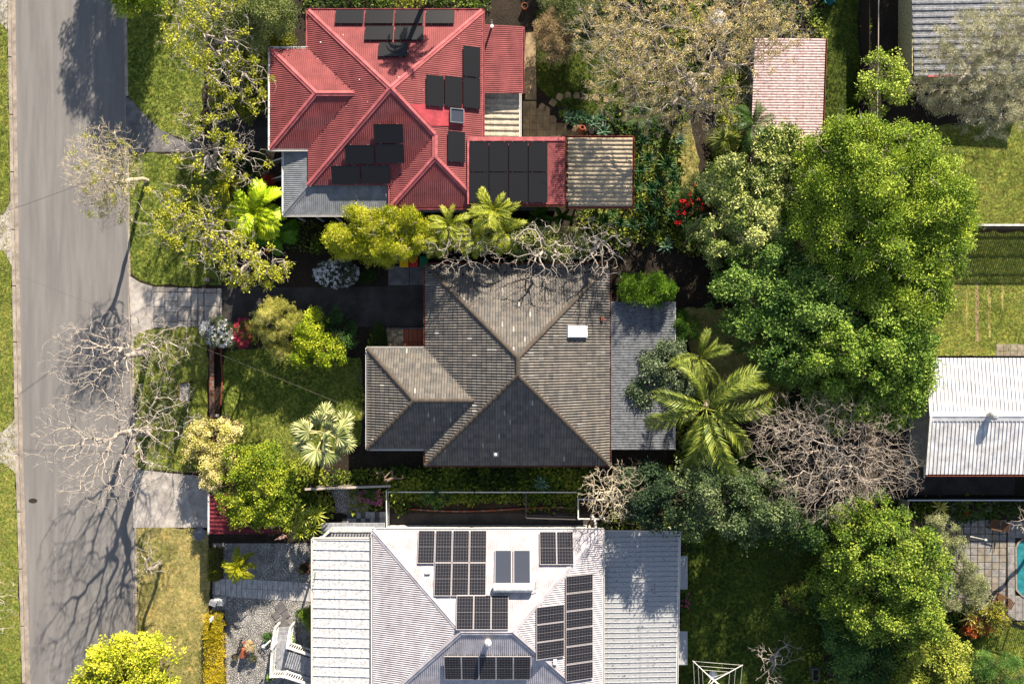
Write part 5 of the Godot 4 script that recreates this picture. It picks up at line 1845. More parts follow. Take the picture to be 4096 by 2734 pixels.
# ------------------------------------------------------------------ small things
func pot(called: String, label: String, at: Array, r: float, h: float, m: Material, plant := "", cols := [], group := "garden pots"):
	var o := P(at[0], at[1])
	var t := thing(called, label, "pot", o, group)
	var mb := MB.new()
	mb.lathe(o, [[r * 0.72, 0.0], [r, h * 0.9], [r * 1.07, h * 0.92], [r * 1.07, h], [r * 0.9, h], [r * 0.86, h * 0.8]], 18)
	put("body", mb, m, t)
	mb = MB.new()
	mb.disc(o + Vector3(0, h * 0.82, 0), r * 0.9, 18)
	put("potting_soil", mb, M.soil, t)
	if plant:
		R.seed = hash(label)
		crown(t, [[o + Vector3(0, h + r * 0.5, 0), r * 0.95]], 60, plant, 0.6, cols, "foliage", 0.3)
	return t

func build_furniture():
	# road details
	var mb := MB.new()
	mb.lathe(P(797, 2135), [[0.42, 0.0], [0.42, 0.05], [0.34, 0.055], [0.34, 0.03], [0.30, 0.03], [0.30, 0.045], [0.0, 0.05]], 24)
	tag(put("manhole_cover", mb, M.dull_grey_roof), "round dark manhole cover in grass by the broad driveway", "manhole cover")
	mb = MB.new()
	mb.prism(PackedVector2Array(range(14).map(func(i): return Vector2(P(127, 2003).x + cos(TAU * i / 14) * 0.29, P(127, 2003).z + sin(TAU * i / 14) * 0.16))), -0.102, -0.094)
	tag(put("road_patch", mb, M.dark_timber), "small dark oval patch on the road by the kerb", "road patch")
	# the sign board on the verge
	var s := thing("sign_board", "pale upright sign board standing on the verge under the bare trees", "sign", P(762, 1562))
	mb = MB.new()
	mb.box(P(764, 1562) + Vector3(0, 1.12, 0), Vector3(0.045, 1.5, 1.2))
	put("board", mb, M.white_sheet, s)
	for z in [-0.58, 0.58]:
		mb = MB.new()
		mb.box(P(764, 1562) + Vector3(0.06, 0.95, z), Vector3(0.07, 1.9, 0.07))
		put("post", mb, M.dark_timber, s)
	mb = MB.new()
	mb.beam(P(764, 1562) + Vector3(0, 1.885, -0.62), P(764, 1562) + Vector3(0, 1.885, 0.62), 0.07, 0.03)
	put("top_rail", mb, M.orange_brick, s)
	# bird bath and post cap by the driveway, garden lamp
	var b := thing("bird_bath", "round white bird bath beside the driveway's brick edge", "bird bath", P(948, 1120))
	mb = MB.new()
	mb.lathe(P(948, 1120), [[0.2, 0.0], [0.09, 0.1], [0.09, 0.65], [0.22, 0.72], [0.23, 0.78], [0.2, 0.78], [0.15, 0.73], [0.05, 0.74], [0.04, 0.8], [0.0, 0.8]], 20)
	put("basin", mb, M.white_paint, b)
	mb = MB.new()
	mb.chamfer(P(840, 1122) + Vector3(0, 0.45, 0), Vector3(0.3, 0.9, 0.26), 0.05)
	tag(put("letter_box", mb, M.grey_concrete), "square pale letter box at the start of the tiled house's driveway", "letter box")
	mb = MB.new()
	mb.chamfer(P(871, 1661) + Vector3(0, 0.2, 0), Vector3(0.2, 0.4, 0.2), 0.03)
	mb.lathe(P(871, 1661) + Vector3(0, 0.4, 0), [[0.05, 0.0], [0.05, 0.05], [0.0, 0.07]], 10)
	tag(put("garden_light", mb, M.white_paint), "small white box light at the lower end of the brick wall", "garden light")
	# wheelie bins
	var bins := [[1624, "bin_yellow", "wheelie bin with yellow lid, nearest the road, half under golden bamboo"], [1662, "bin_red", "wheelie bin with red lid between the yellow and green ones"], [1702, "bin_green", "wheelie bin with green lid nearest the tiled roof's corner"]]
	for q in bins:
		var o := P(q[0], 1050)
		var t := thing("wheelie_bin", q[2], "bin", o, "wheelie bins by the house corner")
		mb = MB.new()
		var lo := PackedVector3Array()
		for k in 4:
			var e := Vector3([-1, 1, 1, -1][k], 0, [-1, -1, 1, 1][k])
			lo.push_back(o + e * Vector3(0.2, 0, 0.22)); lo.push_back(o + e * Vector3(0.27, 0, 0.32) + Vector3(0, 0.95, 0))
		for k in 4:
			var j := (k + 1) % 4
			mb.quad(lo[k * 2], lo[j * 2], lo[j * 2 + 1], lo[k * 2 + 1])
		put("body", mb, M.black_metal, t)
		mb = MB.new()
		mb.chamfer(o + Vector3(0, 0.99, 0.02), Vector3(0.57, 0.09, 0.72), 0.03)
		put("lid", mb, M[q[1]], t)
		for x in [-0.2, 0.2]:
			mb = MB.new()
			mb.tube(o + Vector3(x - 0.03, 0.1, -0.26), o + Vector3(x + 0.03, 0.1, -0.26), 0.1, 0.1, 10)
			put("wheel", mb, M.black_metal, t)
	# pots
	pot("round_planter", "large round black planter with sedges at the patio's edge", [2246, 464], 0.42, 0.45, M.black_metal, "tuft", [L(60, 84, 30), L(110, 124, 60)])
	pot("plant_pot", "small empty black pot below the round planter", [2277, 512], 0.2, 0.35, M.dark_metal)
	pot("plant_pot", "brown rimmed pot standing on pebbles beside the white verandah roof", [1222, 2266], 0.34, 0.5, M.terracotta, "fine", [L(30, 40, 18), L(60, 66, 34)])
	pot("plant_pot", "terracotta pot on a paver at the top edge behind the red house", [2099, 32], 0.2, 0.4, M.terracotta, "fine", [L(40, 60, 20), L(80, 90, 40)])
	pot("plant_pot", "pot of bright green leaves beside the top of the white stairs", [1172, 2548], 0.26, 0.4, M.grey_concrete, "broad", [L(50, 92, 24), L(110, 150, 40)])
	pot("plant_pot", "black pot with a red flower on the road side of the white stairs", [1078, 2538], 0.24, 0.4, M.black_metal, "broad", [L(30, 60, 20), L(70, 100, 40)])
	pot("plant_pot", "pot of red flowers on the white stairs' landing corner", [1104, 2676], 0.2, 1.35, M.terracotta, "broad", [L(60, 96, 30), L(120, 150, 50)])
	pot("plant_pot", "terracotta pot under pink flowers beside the white capped fence", [1449, 2012], 0.17, 0.3, M.terracotta, "fine", [L(40, 60, 24), L(70, 90, 40)])
	pot("plant_pot", "grey tub behind the orange clay cart on the pebbles", [1022, 2622], 0.2, 0.35, M.grey_concrete, "fine", [L(40, 50, 24), L(80, 86, 50)])
	pot("plant_pot", "dark pot with dry plant on the hedge side of the clay cart", [944, 2618], 0.19, 0.35, M.black_metal, "fine", [L(90, 84, 60), L(130, 120, 90)])
	var u := thing("clay_urn", "tall terracotta urn with narrow neck beside the blue-green agaves", "urn", P(2325, 524), "")
	mb = MB.new()
	mb.lathe(P(2325, 524), [[0.12, 0.0], [0.29, 0.28], [0.3, 0.45], [0.2, 0.68], [0.1, 0.8], [0.1, 0.88], [0.15, 0.95], [0.12, 0.95], [0.08, 0.86], [0.08, 0.5]], 22)
	put("body", mb, M.terracotta, u)
	# the orange clay flower cart
	var c := thing("flower_cart", "orange clay cart planter with dry flowers on the sunny pebbles", "planter", P(985, 2590))
	mb = MB.new()
	mb.chamfer(P(984, 2598) + Vector3(0, 0.42, 0), Vector3(0.42, 0.3, 0.62), 0.1, Basis(Vector3.UP, -0.2))
	mb.tube(P(978, 2616) + Vector3(0, 0.45, 0), P(984, 2592) + Vector3(0, 0.5, 0), 0.19, 0.2, 12)
	put("body", mb, M.terracotta, c)
	mb = MB.new()
	mb.beam(P(968, 2569, 0.6), P(1009, 2569, 0.6), 0.11, 0.1)
	mb.beam(P(970, 2569, 0.6), P(970, 2585, 0.5), 0.06, 0.06); mb.beam(P(1007, 2569, 0.6), P(1004, 2588, 0.5), 0.06, 0.06)
	put("handle", mb, M.terracotta, c)
	for q in [[954, 2600], [1012, 2600], [962, 2572], [1006, 2574]]:
		mb = MB.new()
		mb.tube(P(q[0], q[1], 0.24) - Vector3(0.04, 0, 0), P(q[0], q[1], 0.24) + Vector3(0.04, 0, 0), 0.24, 0.24, 14)
		put("wheel", mb, M.black_metal, c)
	R.seed = 3
	crown(c, [[P(995, 2584, 0.68), 0.2], [P(1004, 2592, 0.66), 0.16]], 90, "fine", 0.7, [L(120, 116, 70), L(170, 150, 120)], "dry_flowers", 0.2)
	# the white bracket lamp on the stairs
	mb = MB.new()
	mb.tube(P(1082, 2560, 1.7), P(1058, 2582, 1.9), 0.05, 0.05, 8)
	mb.lathe(P(1055, 2583, 1.72), [[0.11, 0.0], [0.12, 0.16], [0.0, 0.24]], 12)
	tag(put("stair_lamp", mb, M.white_paint), "white lantern on a bracket from the stair rail", "lamp")
	# gate block at the path's start
	mb = MB.new()
	mb.chamfer(P(888, 2395) + Vector3(0, 0.4, 0), Vector3(0.6, 0.8, 0.42), 0.03)
	tag(put("gate_pillar", mb, M.white_paint), "white masonry gate pillar below the start of the tiled path", "pillar")
	mb = MB.new()
	mb.box(P(874, 2392) + Vector3(0, 0.98, 0), Vector3(0.46, 0.3, 0.3), Basis(Vector3.UP, -0.35))
	mb.tube(P(874, 2392) + Vector3(0, 0.0, 0.16), P(874, 2392) + Vector3(0, 0.85, 0.16), 0.03, 0.03, 6)
	tag(put("letter_box", mb, M.dull_grey_roof), "grey metal letter box beside the white gate pillar", "letter box")
	mb = MB.new()
	mb.chamfer(P(872, 2452) + Vector3(0, 0.7, 0), Vector3(0.11, 1.5, 0.22), 0.03)
	tag(put("hedge_post", mb, M.white_paint), "white post poking out of the long yellow hedge", "post")
	# clothesline
	var cl := thing("clothesline", "rotary clothesline with white arms over dark grass near the bottom edge", "clothesline", P(2856, 2720))
	var hub := P(2856, 2722, 1.9)
	mb = MB.new()
	mb.tube(P(2856, 2722, 0), hub, 0.04, 0.04, 8)
	mb.lathe(P(2852, 2700, 0.0), [[0.3, 0.0], [0.3, 0.05], [0.0, 0.06]], 18)
	put("pole", mb, M.steel, cl)
	for q in [[2772, 2642], [2972, 2658], [2780, 2800], [2960, 2800]]:
		mb = MB.new()
		mb.tube(hub, P(q[0], q[1], 2.2), 0.03, 0.025, 6)
		mb.tube(hub - Vector3(0, 0.5, 0), hub.lerp(P(q[0], q[1], 2.2), 0.5), 0.018, 0.018, 5)
		put("arm", mb, M.gutter_white, cl)
	mb = MB.new()
	for k in [0.55, 0.75, 0.98]:
		var ring := [[2772, 2642], [2972, 2658], [2960, 2800], [2780, 2800]]
		for i in 4:
			var a := hub.lerp(P(ring[i][0], ring[i][1], 2.2), k); var e := hub.lerp(P(ring[(i + 1) % 4][0], ring[(i + 1) % 4][1], 2.2), k)
			mb.tube(a, e, 0.008, 0.008, 4)
	put("line", mb, M.wire, cl)
	# garden chairs by the pool
	for q in [[3968, 2092, 0.2, "slatted timber chair in the shade at the top of the pavers"], [3987, 2388, 0.5, "slatted timber chair in the sun at the bottom of the pavers"]]:
		var o := P(q[0], q[1])
		var t := thing("garden_chair", q[3], "chair", o, "timber chairs by the pool")
		var bs := Basis(Vector3.UP, -q[2])
		for i in 6:
			mb = MB.new()
			mb.box(o + bs * Vector3(-0.28 + i * 0.11, 0.4 - i * 0.012, 0), Vector3(0.085, 0.025, 0.56), bs)
			put("seat_slat", mb, M.timber, t)
		for i in 5:
			mb = MB.new()
			mb.box(o + bs * Vector3(0.42 + i * 0.055, 0.46 + i * 0.09, 0), Vector3(0.03, 0.08, 0.56), bs * Basis(Vector3.BACK, -0.5))
			put("back_slat", mb, M.timber, t)
		for k in 4:
			mb = MB.new()
			mb.beam(o + bs * Vector3([-0.3, 0.34][k / 2], 0.0, [-0.29, 0.29][k % 2]), o + bs * Vector3([-0.3, 0.4][k / 2], [0.6, 0.85][k / 2], [-0.29, 0.29][k % 2]), 0.05, 0.05)
			put("leg", mb, M.timber, t)
		for z in [-0.3, 0.3]:
			mb = MB.new()
			mb.beam(o + bs * Vector3(-0.34, 0.61, z), o + bs * Vector3(0.42, 0.62, z), 0.08, 0.03)
			put("arm_rest", mb, M.timber, t)
	# the folded parasol
	var pa := thing("folded_parasol", "folded white parasol leaning over its round base on the pavers", "parasol", P(3865, 2150))
	mb = MB.new()
	mb.lathe(P(3865, 2150), [[0.26, 0.0], [0.26, 0.08], [0.06, 0.12], [0.05, 0.3]], 20)
	put("base", mb, M.grey_concrete, pa)
	mb = MB.new()
	mb.tube(P(3865, 2150, 0.1), P(3936, 2158, 2.0), 0.025, 0.025, 8)
	put("pole", mb, M.steel, pa)
	mb = MB.new()
	var p0 := P(3886, 2152, 0.7); var p1 := P(3944, 2159, 2.1)
	for i in 7:
		var a := Vector3(0, sin(TAU * i / 7), cos(TAU * i / 7)) * 0.09
		mb.tube(p0 + a, p1 + a * 0.2, 0.06, 0.02, 5)
	mb.lathe(p1, [[0.08, -0.04], [0.09, 0.03], [0.0, 0.08]], 10)
	put("canopy", mb, M.white_paint, pa)
	# trough, boxes, canvas
	var tr := thing("metal_trough", "grey rectangular trough standing on the dark soil near the bottom edge", "trough", P(3254, 2686))
	mb = MB.new()
	for k in [-1, 1]:
		mb.box(P(3254, 2686) + Vector3(k * 0.21, 0.25, 0), Vector3(0.04, 0.5, 0.76)); mb.box(P(3254, 2686) + Vector3(0, 0.25, k * 0.37), Vector3(0.38, 0.5, 0.04))
	put("rim", mb, M.grey_concrete, tr)
	mb = MB.new()
	mb.box(P(3254, 2686) + Vector3(0, 0.18, 0), Vector3(0.38, 0.3, 0.7))
	put("filling", mb, M.soil, tr)
	tr = thing("raised_planter", "dark square planter box under the boundary fence by the pool", "planter", P(3904, 2014))
	mb = MB.new()
	for k in [-1, 1]:
		mb.box(P(3904, 2014) + Vector3(k * 0.4, 0.2, 0), Vector3(0.05, 0.4, 0.74)); mb.box(P(3904, 2014) + Vector3(0, 0.2, k * 0.36), Vector3(0.75, 0.4, 0.05))
	mb.box(P(3904, 2014) + Vector3(0, 0.15, 0), Vector3(0.75, 0.2, 0.67))
	put("box", mb, M.dark_timber, tr)
	mb = MB.new()
	R.seed = 8
	mb.fan([P(3294, -30, 0.9), P(3340, -40, 1.0), P(3342, 6, 0.8), P(3318, 22, 0.5), P(3300, 8, 0.8)])
	for k in 4: mb.quad([P(3294, -30, 0.9), P(3340, -40, 1.0), P(3342, 6, 0.8), P(3318, 22, 0.5)][k], [P(3340, -40, 1.0), P(3342, 6, 0.8), P(3318, 22, 0.5), P(3294, -30, 0.9)][k], [P(3340, -40, 0), P(3342, 6, 0), P(3318, 22, 0), P(3294, -30, 0)][k], [P(3294, -30, 0), P(3340, -40, 0), P(3342, 6, 0), P(3318, 22, 0)][k])
	tag(put("canvas_cover", mb, M.teal_canvas), "teal canvas cover over something at the top edge by the brown tree", "cover")
	mb = MB.new()
	mb.fan([P(2996, 1894, 0.6), P(3082, 1872, 0.6), P(3086, 1884, 0.55), P(2996, 1908, 0.55)])
	mb.beam(P(2940, 2022, 0.5), P(3082, 1998, 0.6), 0.3, 0.06)
	tag(put("white_plank", mb, M.white_paint), "white painted plank half hidden under the grey-green tree", "plank")
	var tank := MB.new()
	tank.lathe(P(2850, 110, 0), [[0.62, 0.0], [0.62, 1.4], [0.55, 1.55], [0.0, 1.65]], 20)
	tag(put("water_tank", tank, M.white_sheet), "pale round tank glimpsed through the big brown tree", "tank")
	for q in [[3452, 112, 0.2, "brown pot highest in the dark strip beside the paling fence"], [3459, 200, 0.16, "orange pot halfway along the dark strip beside the paling fence"], [3462, 445, 0.17, "terracotta pot lowest in the dark strip beside the paling fence"], [3466, 142, 0.13, "white pot beside the brown pot in the dark strip"]]:
		pot("plant_pot", q[3], [q[0], q[1]], q[2], 0.32, M.terracotta if q[0] != 3466 else M.white_paint)
	# overhead service cables
	cable("power_cable", "twisted grey service cable running from across the road to the tiled house", P(-300, 960, 7.0), P(1474, 1660, 3.1), 0.009, M.grey_timber, 0.8)
	cable("power_cable", "thin dark cable crossing the road to the red house's corner", P(-260, 940, 7.0), P(1076, 432, 4.5), 0.014, M.dark_wire, 0.7)
	cable("power_cable", "thin cable over the pebble yard to the white verandah roof", P(700, 2840, 6.0), P(1262, 2288, 3.4), 0.012, M.dark_wire, 0.3)
	mb = MB.new()
	mb.tube(P(1255, 2330, 3.1), P(1268, 2284, 3.1) + Vector3(0, 0.5, 0), 0.03, 0.03, 6)
	tag(put("cable_bracket", mb, M.steel), "thin metal cable bracket on the white verandah's gutter", "bracket")
	# hose on the front lawn
	mb = MB.new()
	R.seed = 6
	var last = null
	for i in 90:
		var a := i * 0.21
		var q := P(1432 + cos(a) * (16 - i * 0.08) + (i * 0.1), 1480 + sin(a) * 24 + i * 0.55, 0.05)
		if last != null: mb.tube(last, q, 0.012, 0.012, 5)
		last = q
	tag(put("garden_hose", mb, M.grey_concrete), "loosely coiled pale hose on the lawn beside the tiled wing", "hose")

func cable(called: String, label: String, a: Vector3, b: Vector3, r: float, m: Material, sag: float):
	var mb := MB.new()
	for i in 40:
		var s := i / 40.0; var e := (i + 1) / 40.0
		mb.tube(a.lerp(b, s) - Vector3(0, sag * 4 * s * (1 - s), 0), a.lerp(b, e) - Vector3(0, sag * 4 * e * (1 - e), 0), r, r, 5)
	tag(put(called, mb, m), label, "cable")

# ------------------------------------------------------------------ trees
func build_trees():
	var lime := [L(58, 80, 18), L(104, 122, 30), L(146, 152, 52)]
	var yellow := [L(78, 96, 14), L(138, 142, 26), L(176, 172, 58)]
	var mid := [L(34, 56, 18), L(66, 92, 30), L(104, 124, 48)]
	var dark := [L(16, 34, 16), L(34, 58, 28), L(62, 86, 42)]
	var blue := [L(26, 46, 34), L(52, 76, 54), L(92, 112, 82)]
	var grey := [L(108, 106, 80), L(146, 142, 114), L(182, 175, 150)]
	var gold := [L(104, 96, 20), L(156, 144, 34), L(190, 174, 74)]
	var brown := [L(112, 100, 58), L(154, 138, 92), L(188, 170, 128)]
	var mustard := [L(90, 96, 18), L(136, 136, 28), L(160, 158, 58)]
	var cream := [L(126, 124, 52), L(172, 166, 92), L(206, 196, 150)]
	# the two bare street trees
	bare("bare_tree", "upper of two bare pale street trees reaching over the road", "tree", "bare pale street trees", [588, 1408], [[430, 1410, 265, 170, 6.4, 2.0], [610, 1370, 200, 140, 5.2, 1.7]], 480, 0.2, 0.009, "bare_bark", 0.55, [], 0.3, 1.6, 0.32, 3, 0.4)
	bare("bare_tree", "lower and larger bare pale street tree over the road and driveway", "tree", "bare pale street trees", [592, 1726], [[400, 1770, 265, 270, 6.8, 2.3], [630, 1640, 200, 170, 5.6, 1.8], [570, 1870, 140, 100, 5.0, 1.4]], 760, 0.24, 0.009, "bare_bark", 0.55, [], 0.3, 1.6, 0.32, 3, 0.4)
	bare("bare_tree", "small bare branching tree on the straw coloured verge", "tree", "", [642, 2256], [[600, 2240, 60, 95, 2.9, 0.9]], 34, 0.1, 0.013, "bare_bark", 0.7, [], 0.25, 2.0, 0.3)
	bare("bare_tree", "bare branches poking in at the left edge across the road", "tree", "", [-60, 2440], [[-10, 2400, 80, 160, 4.0, 1.2]], 60, 0.12, 0.013, "bare_bark", 0.6, [], 0.3, 1.4)
	leafy("shade_tree", "yellow-green tree leaning in at the top edge over the verge", "tree", "", [[530, -60, 130, 100, 5.0, 2.4], [430, -690, 150, 210, 7.4, 4.0], [590, -740, 130, 170, 7.4, 3.6], [500, -350, 90, 200, 6.0, 2.6]], "broad", 1.15, 17.0, lime, 0.7, "grey_bark", 0.2, [650, -430])
	leafy("lime_tree", "round yellow-green tree over the road's bottom edge", "tree", "", [[500, 2690, 195, 150, 4.6, 3.4], [440, 2640, 100, 80, 4.0, 2.0], [610, 2630, 90, 80, 4.4, 2.0]], "broad", 1.15, 24.0, yellow, 0.55, "grey_bark", 0.14, [560, 2640])
	# thin yellow trees along the road side of the red house
	bare("thin_yellow_tree", "sparse yellow-leaved tree between top verge and the red roof", "tree", "", [900, 260], [[830, 130, 190, 190, 6.6, 2.2], [960, 320, 160, 160, 5.6, 2.0]], 480, 0.2, 0.011, "bare_bark", 0.45, ["broad", 0.85, 0.15, mustard], 0.35, 2.0, 0.3)
	leafy("green_tree", "grey-green dense tree touching the top corner of the red roof", "tree", "", [[990, 90, 200, 130, 6.0, 4.0], [1080, 30, 130, 90, 6.5, 3.0]], "fine", 1.7, 30.0, [L(56, 70, 34), L(96, 106, 56), L(136, 140, 84)], 0.7, "dark_bark", 0.2)
	leafy("dark_shrub", "dark glossy shrub between thin yellow tree and red wing", "shrub", "", [[1000, 330, 90, 120, 3.0, 2.2], [1130, 170, 60, 50, 3.0, 2.0], [930, 400, 80, 60, 2.4, 1.8]], "fine", 1.6, 34.0, [L(50, 64, 14), L(86, 94, 22), L(126, 124, 40)], 0.5)
	bare("twiggy_tree", "twiggy grey tree with yellow tips hanging over the road", "tree", "", [588, 722], [[420, 660, 165, 165, 5.8, 1.6], [430, 800, 110, 110, 4.8, 1.4]], 900, 0.13, 0.009, "white_bark", 0.42, ["broad", 0.5, 0.06, mustard], 0.32, 1.5, 0.3, 4, 0.5)
	bare("thin_yellow_tree", "sparse yellow-leaved tree across the curved driveway mouth", "tree", "", [840, 660], [[830, 560, 170, 170, 6.0, 1.8], [960, 640, 130, 110, 5.4, 1.6]], 330, 0.19, 0.012, "bare_bark", 0.5, ["broad", 0.85, 0.17, mustard], 0.35, 1.8, 0.3)
	bare("thin_yellow_tree", "sparse yellow-leaved tree over the verge beside the tree fern", "tree", "", [900, 960], [[720, 860, 190, 140, 5.8, 1.7], [860, 960, 160, 160, 5.6, 1.7]], 360, 0.2, 0.012, "bare_bark", 0.5, ["broad", 0.85, 0.19, mustard], 0.35, 1.7, 0.3)
	bare("thin_yellow_tree", "sparse yellow-leaved tree whose branches reach over the dark asphalt drive", "tree", "", [960, 1000], [[1030, 1070, 150, 90, 5.4, 1.4]], 120, 0.16, 0.014, "bare_bark", 0.55, ["broad", 0.9, 0.4, mustard], 0.35, 1.8, 0.3)
	# the grey knuckled trees between red and tiled houses
	bare("knuckled_tree", "bare grey knuckled tree over the tiled roof's top corner", "tree", "bare trees at the tiled roof's top edge", [1880, 985], [[1870, 1000, 170, 120, 4.9, 1.0]], 150, 0.13, 0.010, "bare_bark", 0.55, [], 0.28, 2.6, 0.3, 3, 0.35)
	bare("knuckled_tree", "bare grey tree over the middle of the tiled roof's top edge", "tree", "bare trees at the tiled roof's top edge", [2180, 980], [[2170, 1010, 150, 130, 5.0, 1.0]], 120, 0.17, 0.015, "bare_bark", 0.6, [], 0.28, 2.6, 0.35)
	bare("knuckled_tree", "bare grey tree over the garden end of the tiled roof's top edge", "tree", "bare trees at the tiled roof's top edge", [2370, 960], [[2390, 1000, 140, 130, 5.0, 1.0]], 130, 0.17, 0.015, "bare_bark", 0.6, [], 0.28, 2.6, 0.35)
	# the big brown tree and its neighbours
	bare("brown_tree", "huge half bare brown-leaved tree behind the red house", "tree", "", [2760, 330], [[2770, 180, 400, 270, 8.4, 2.6], [3030, 110, 210, 190, 8.2, 2.2], [2530, 310, 210, 190, 6.8, 2.0], [2740, 430, 260, 130, 6.4, 1.8], [2440, 130, 170, 150, 6.6, 1.8]], 1750, 0.26, 0.009, "bare_bark", 0.42, ["broad", 0.5, 0.5, brown], 0.45, 2.2, 0.35, 3, 0.55)
	bare("brown_shrub", "twiggy pinkish brown shrub beside the sandy strip behind the red house", "shrub", "", [2240, 170], [[2225, 150, 90, 105, 2.4, 1.0]], 320, 0.1, 0.008, "brown_bark", 0.35, ["fine", 1.0, 0.55, [L(120, 104, 74), L(150, 128, 96)]], 0.3, 0.8, 0.3)
	leafy("green_tree", "dull green fine-leaved tree between brown shrub and huge brown tree", "tree", "", [[2330, 80, 110, 130, 3.6, 2.4], [2260, 10, 110, 60, 3.4, 2.0]], "fine", 1.6, 26.0, [L(48, 62, 34), L(82, 92, 52), L(122, 124, 78)], 0.65)
	leafy("glossy_tree", "glossy pale green tree overhanging the rusty shed's lower end", "tree", "", [[2990, 760, 200, 150, 5.2, 3.4], [3130, 640, 150, 130, 5.0, 3.0], [2900, 930, 160, 130, 5.0, 3.2], [3060, 900, 160, 130, 5.2, 3.2]], "big", 1.05, 19.0, [L(52, 70, 26), L(104, 118, 52), L(162, 164, 100)], 0.7, "grey_bark", 0.22)
	leafy("large_tree", "very large bright green feathery tree in the back gardens", "tree", "", [[3480, 700, 250, 230, 9.6, 5.0], [3380, 590, 130, 130, 9.0, 4.0], [3640, 800, 230, 220, 9.4, 5.0], [3700, 1000, 180, 190, 8.8, 4.6], [3640, 1170, 160, 140, 8.8, 4.0], [3480, 960, 240, 220, 9.2, 4.6], [3330, 850, 160, 200, 8.4, 4.4]], "fine", 2.2, 22.0, [L(46, 68, 14), L(92, 114, 28), L(146, 158, 58)], 0.85, "bare_bark", 0.3, [3400, 930])
	leafy("dark_tree", "dark lower green tree shaded by the very large bright one", "tree", "", [[3100, 1130, 230, 200, 6.0, 4.0], [3060, 1280, 190, 160, 6.0, 3.6], [3300, 1230, 230, 200, 7.4, 4.0], [3200, 1420, 180, 120, 7.0, 4.0]], "broad", 1.25, 20.0, [L(30, 54, 18), L(64, 92, 34), L(112, 132, 60)], 0.75, "dark_bark", 0.3)
	leafy("dark_tree", "dark green tree leaning over the white garage's corner", "tree", "", [[3420, 1440, 240, 180, 8.6, 5.0], [3560, 1310, 170, 170, 8.4, 4.6], [3560, 1560, 150, 150, 6.6, 4.0], [3360, 1590, 190, 110, 5.2, 3.2], [3620, 1440, 110, 150, 6.0, 3.0]], "broad", 1.25, 20.0, [L(36, 60, 14), L(72, 100, 28), L(126, 142, 56)], 0.75, "dark_bark", 0.3)
	leafy("lime_tree", "small lime green tree straddling the pale pipe rail", "tree", "", [[3525, 330, 95, 115, 4.2, 2.4]], "broad", 1.15, 15.0, [L(74, 96, 26), L(124, 142, 50), L(164, 172, 82)], 0.45, "grey_bark", 0.09)
	bare("grey_tree", "wispy grey-green tree spreading over the cream shed's roof", "tree", "", [3826, 310], [[3900, 230, 230, 200, 5.8, 1.9], [3980, 420, 180, 140, 5.2, 1.6], [4080, 120, 160, 160, 6.0, 1.8], [3760, 380, 120, 90, 4.2, 1.2]], 950, 0.26, 0.010, "bare_bark", 0.4, ["fine", 0.9, 0.7, grey], 0.4, 1.2, 0.35, 3, 0.5)
	# trees behind the tiled and white houses
	bare("brown_bare_tree", "wide leafless brown tree made of dense fine twigs", "tree", "", [3330, 1800], [[3330, 1800, 340, 230, 6.6, 1.8], [3180, 1700, 210, 120, 6.0, 1.4], [3500, 1880, 200, 120, 6.0, 1.4], [3240, 1980, 190, 120, 5.6, 1.4]], 1500, 0.17, 0.007, "tan_bark", 0.25, [], 0.35, 0.9, 0.3, 4, 0.6)
	bare("pale_bare_bush", "pale yellow leafless bush above the white gate frame", "shrub", "", [2460, 1950], [[2460, 1965, 140, 120, 4.8, 1.4]], 420, 0.12, 0.010, "white_bark", 0.4, [], 0.28, 0.8, 0.3, 3, 0.35)
	leafy("dark_tree", "dense blackish green tree beside the pale leafless bush", "tree", "", [[2620, 1990, 115, 125, 6.4, 4.2], [2560, 1900, 75, 75, 5.4, 3.4]], "broad", 1.1, 26.0, [L(14, 28, 16), L(28, 44, 26), L(48, 66, 40)], 0.6)
	leafy("grey_green_tree", "loose grey-green tree at the top of the dark back lawn", "tree", "", [[2860, 1960, 200, 110, 7.0, 4.0], [2960, 2050, 140, 110, 6.6, 3.6], [2760, 2060, 90, 70, 6.2, 3.4], [3070, 2020, 130, 110, 7.4, 4.0]], "broad", 1.1, 18.0, [L(30, 46, 26), L(58, 76, 42), L(104, 114, 76)], 0.6)
	leafy("dark_tree", "dark leafy tree under the lower twigs of the wide brown tree", "tree", "", [[3230, 2110, 110, 90, 5.6, 3.4], [3140, 2180, 60, 60, 4.0, 2.4]], "broad", 1.1, 18.0, [L(20, 38, 16), L(42, 66, 28), L(72, 96, 42)], 0.6)
	leafy("shade_tree", "tree beyond the top edge shading the strip beside the rusty shed", "tree", "", [[4000, -1180, 260, 240, 9.0, 5.0]], "broad", 1.6, 9.0, mid, 0.9, "grey_bark", 0.25)
	leafy("shade_tree", "tree beyond the top edge shading the lawn behind the red house", "tree", "", [[2640, -1170, 260, 200, 9.0, 5.0]], "broad", 1.6, 9.0, mid, 0.9, "grey_bark", 0.25)
	leafy("grey_shrub", "round grey-green bush against the patio roof of the tiled house", "shrub", "", [[2640, 1480, 110, 100, 3.4, 2.6], [2560, 1560, 80, 80, 3.0, 2.4], [2680, 1400, 70, 60, 3.2, 2.2], [2690, 1580, 80, 90, 3.0, 2.4]], "broad", 1.0, 30.0, [L(36, 50, 34), L(66, 80, 56), L(108, 118, 88)], 0.5)
	leafy("green_shrub", "bright green leafy shrub on the top corner of the grey patio roof", "shrub", "", [[2540, 1160, 60, 65, 3.6, 1.6], [2630, 1160, 75, 65, 3.8, 1.6]], "long", 0.9, 40.0, [L(50, 80, 18), L(86, 118, 30), L(128, 152, 52)], 0.4)
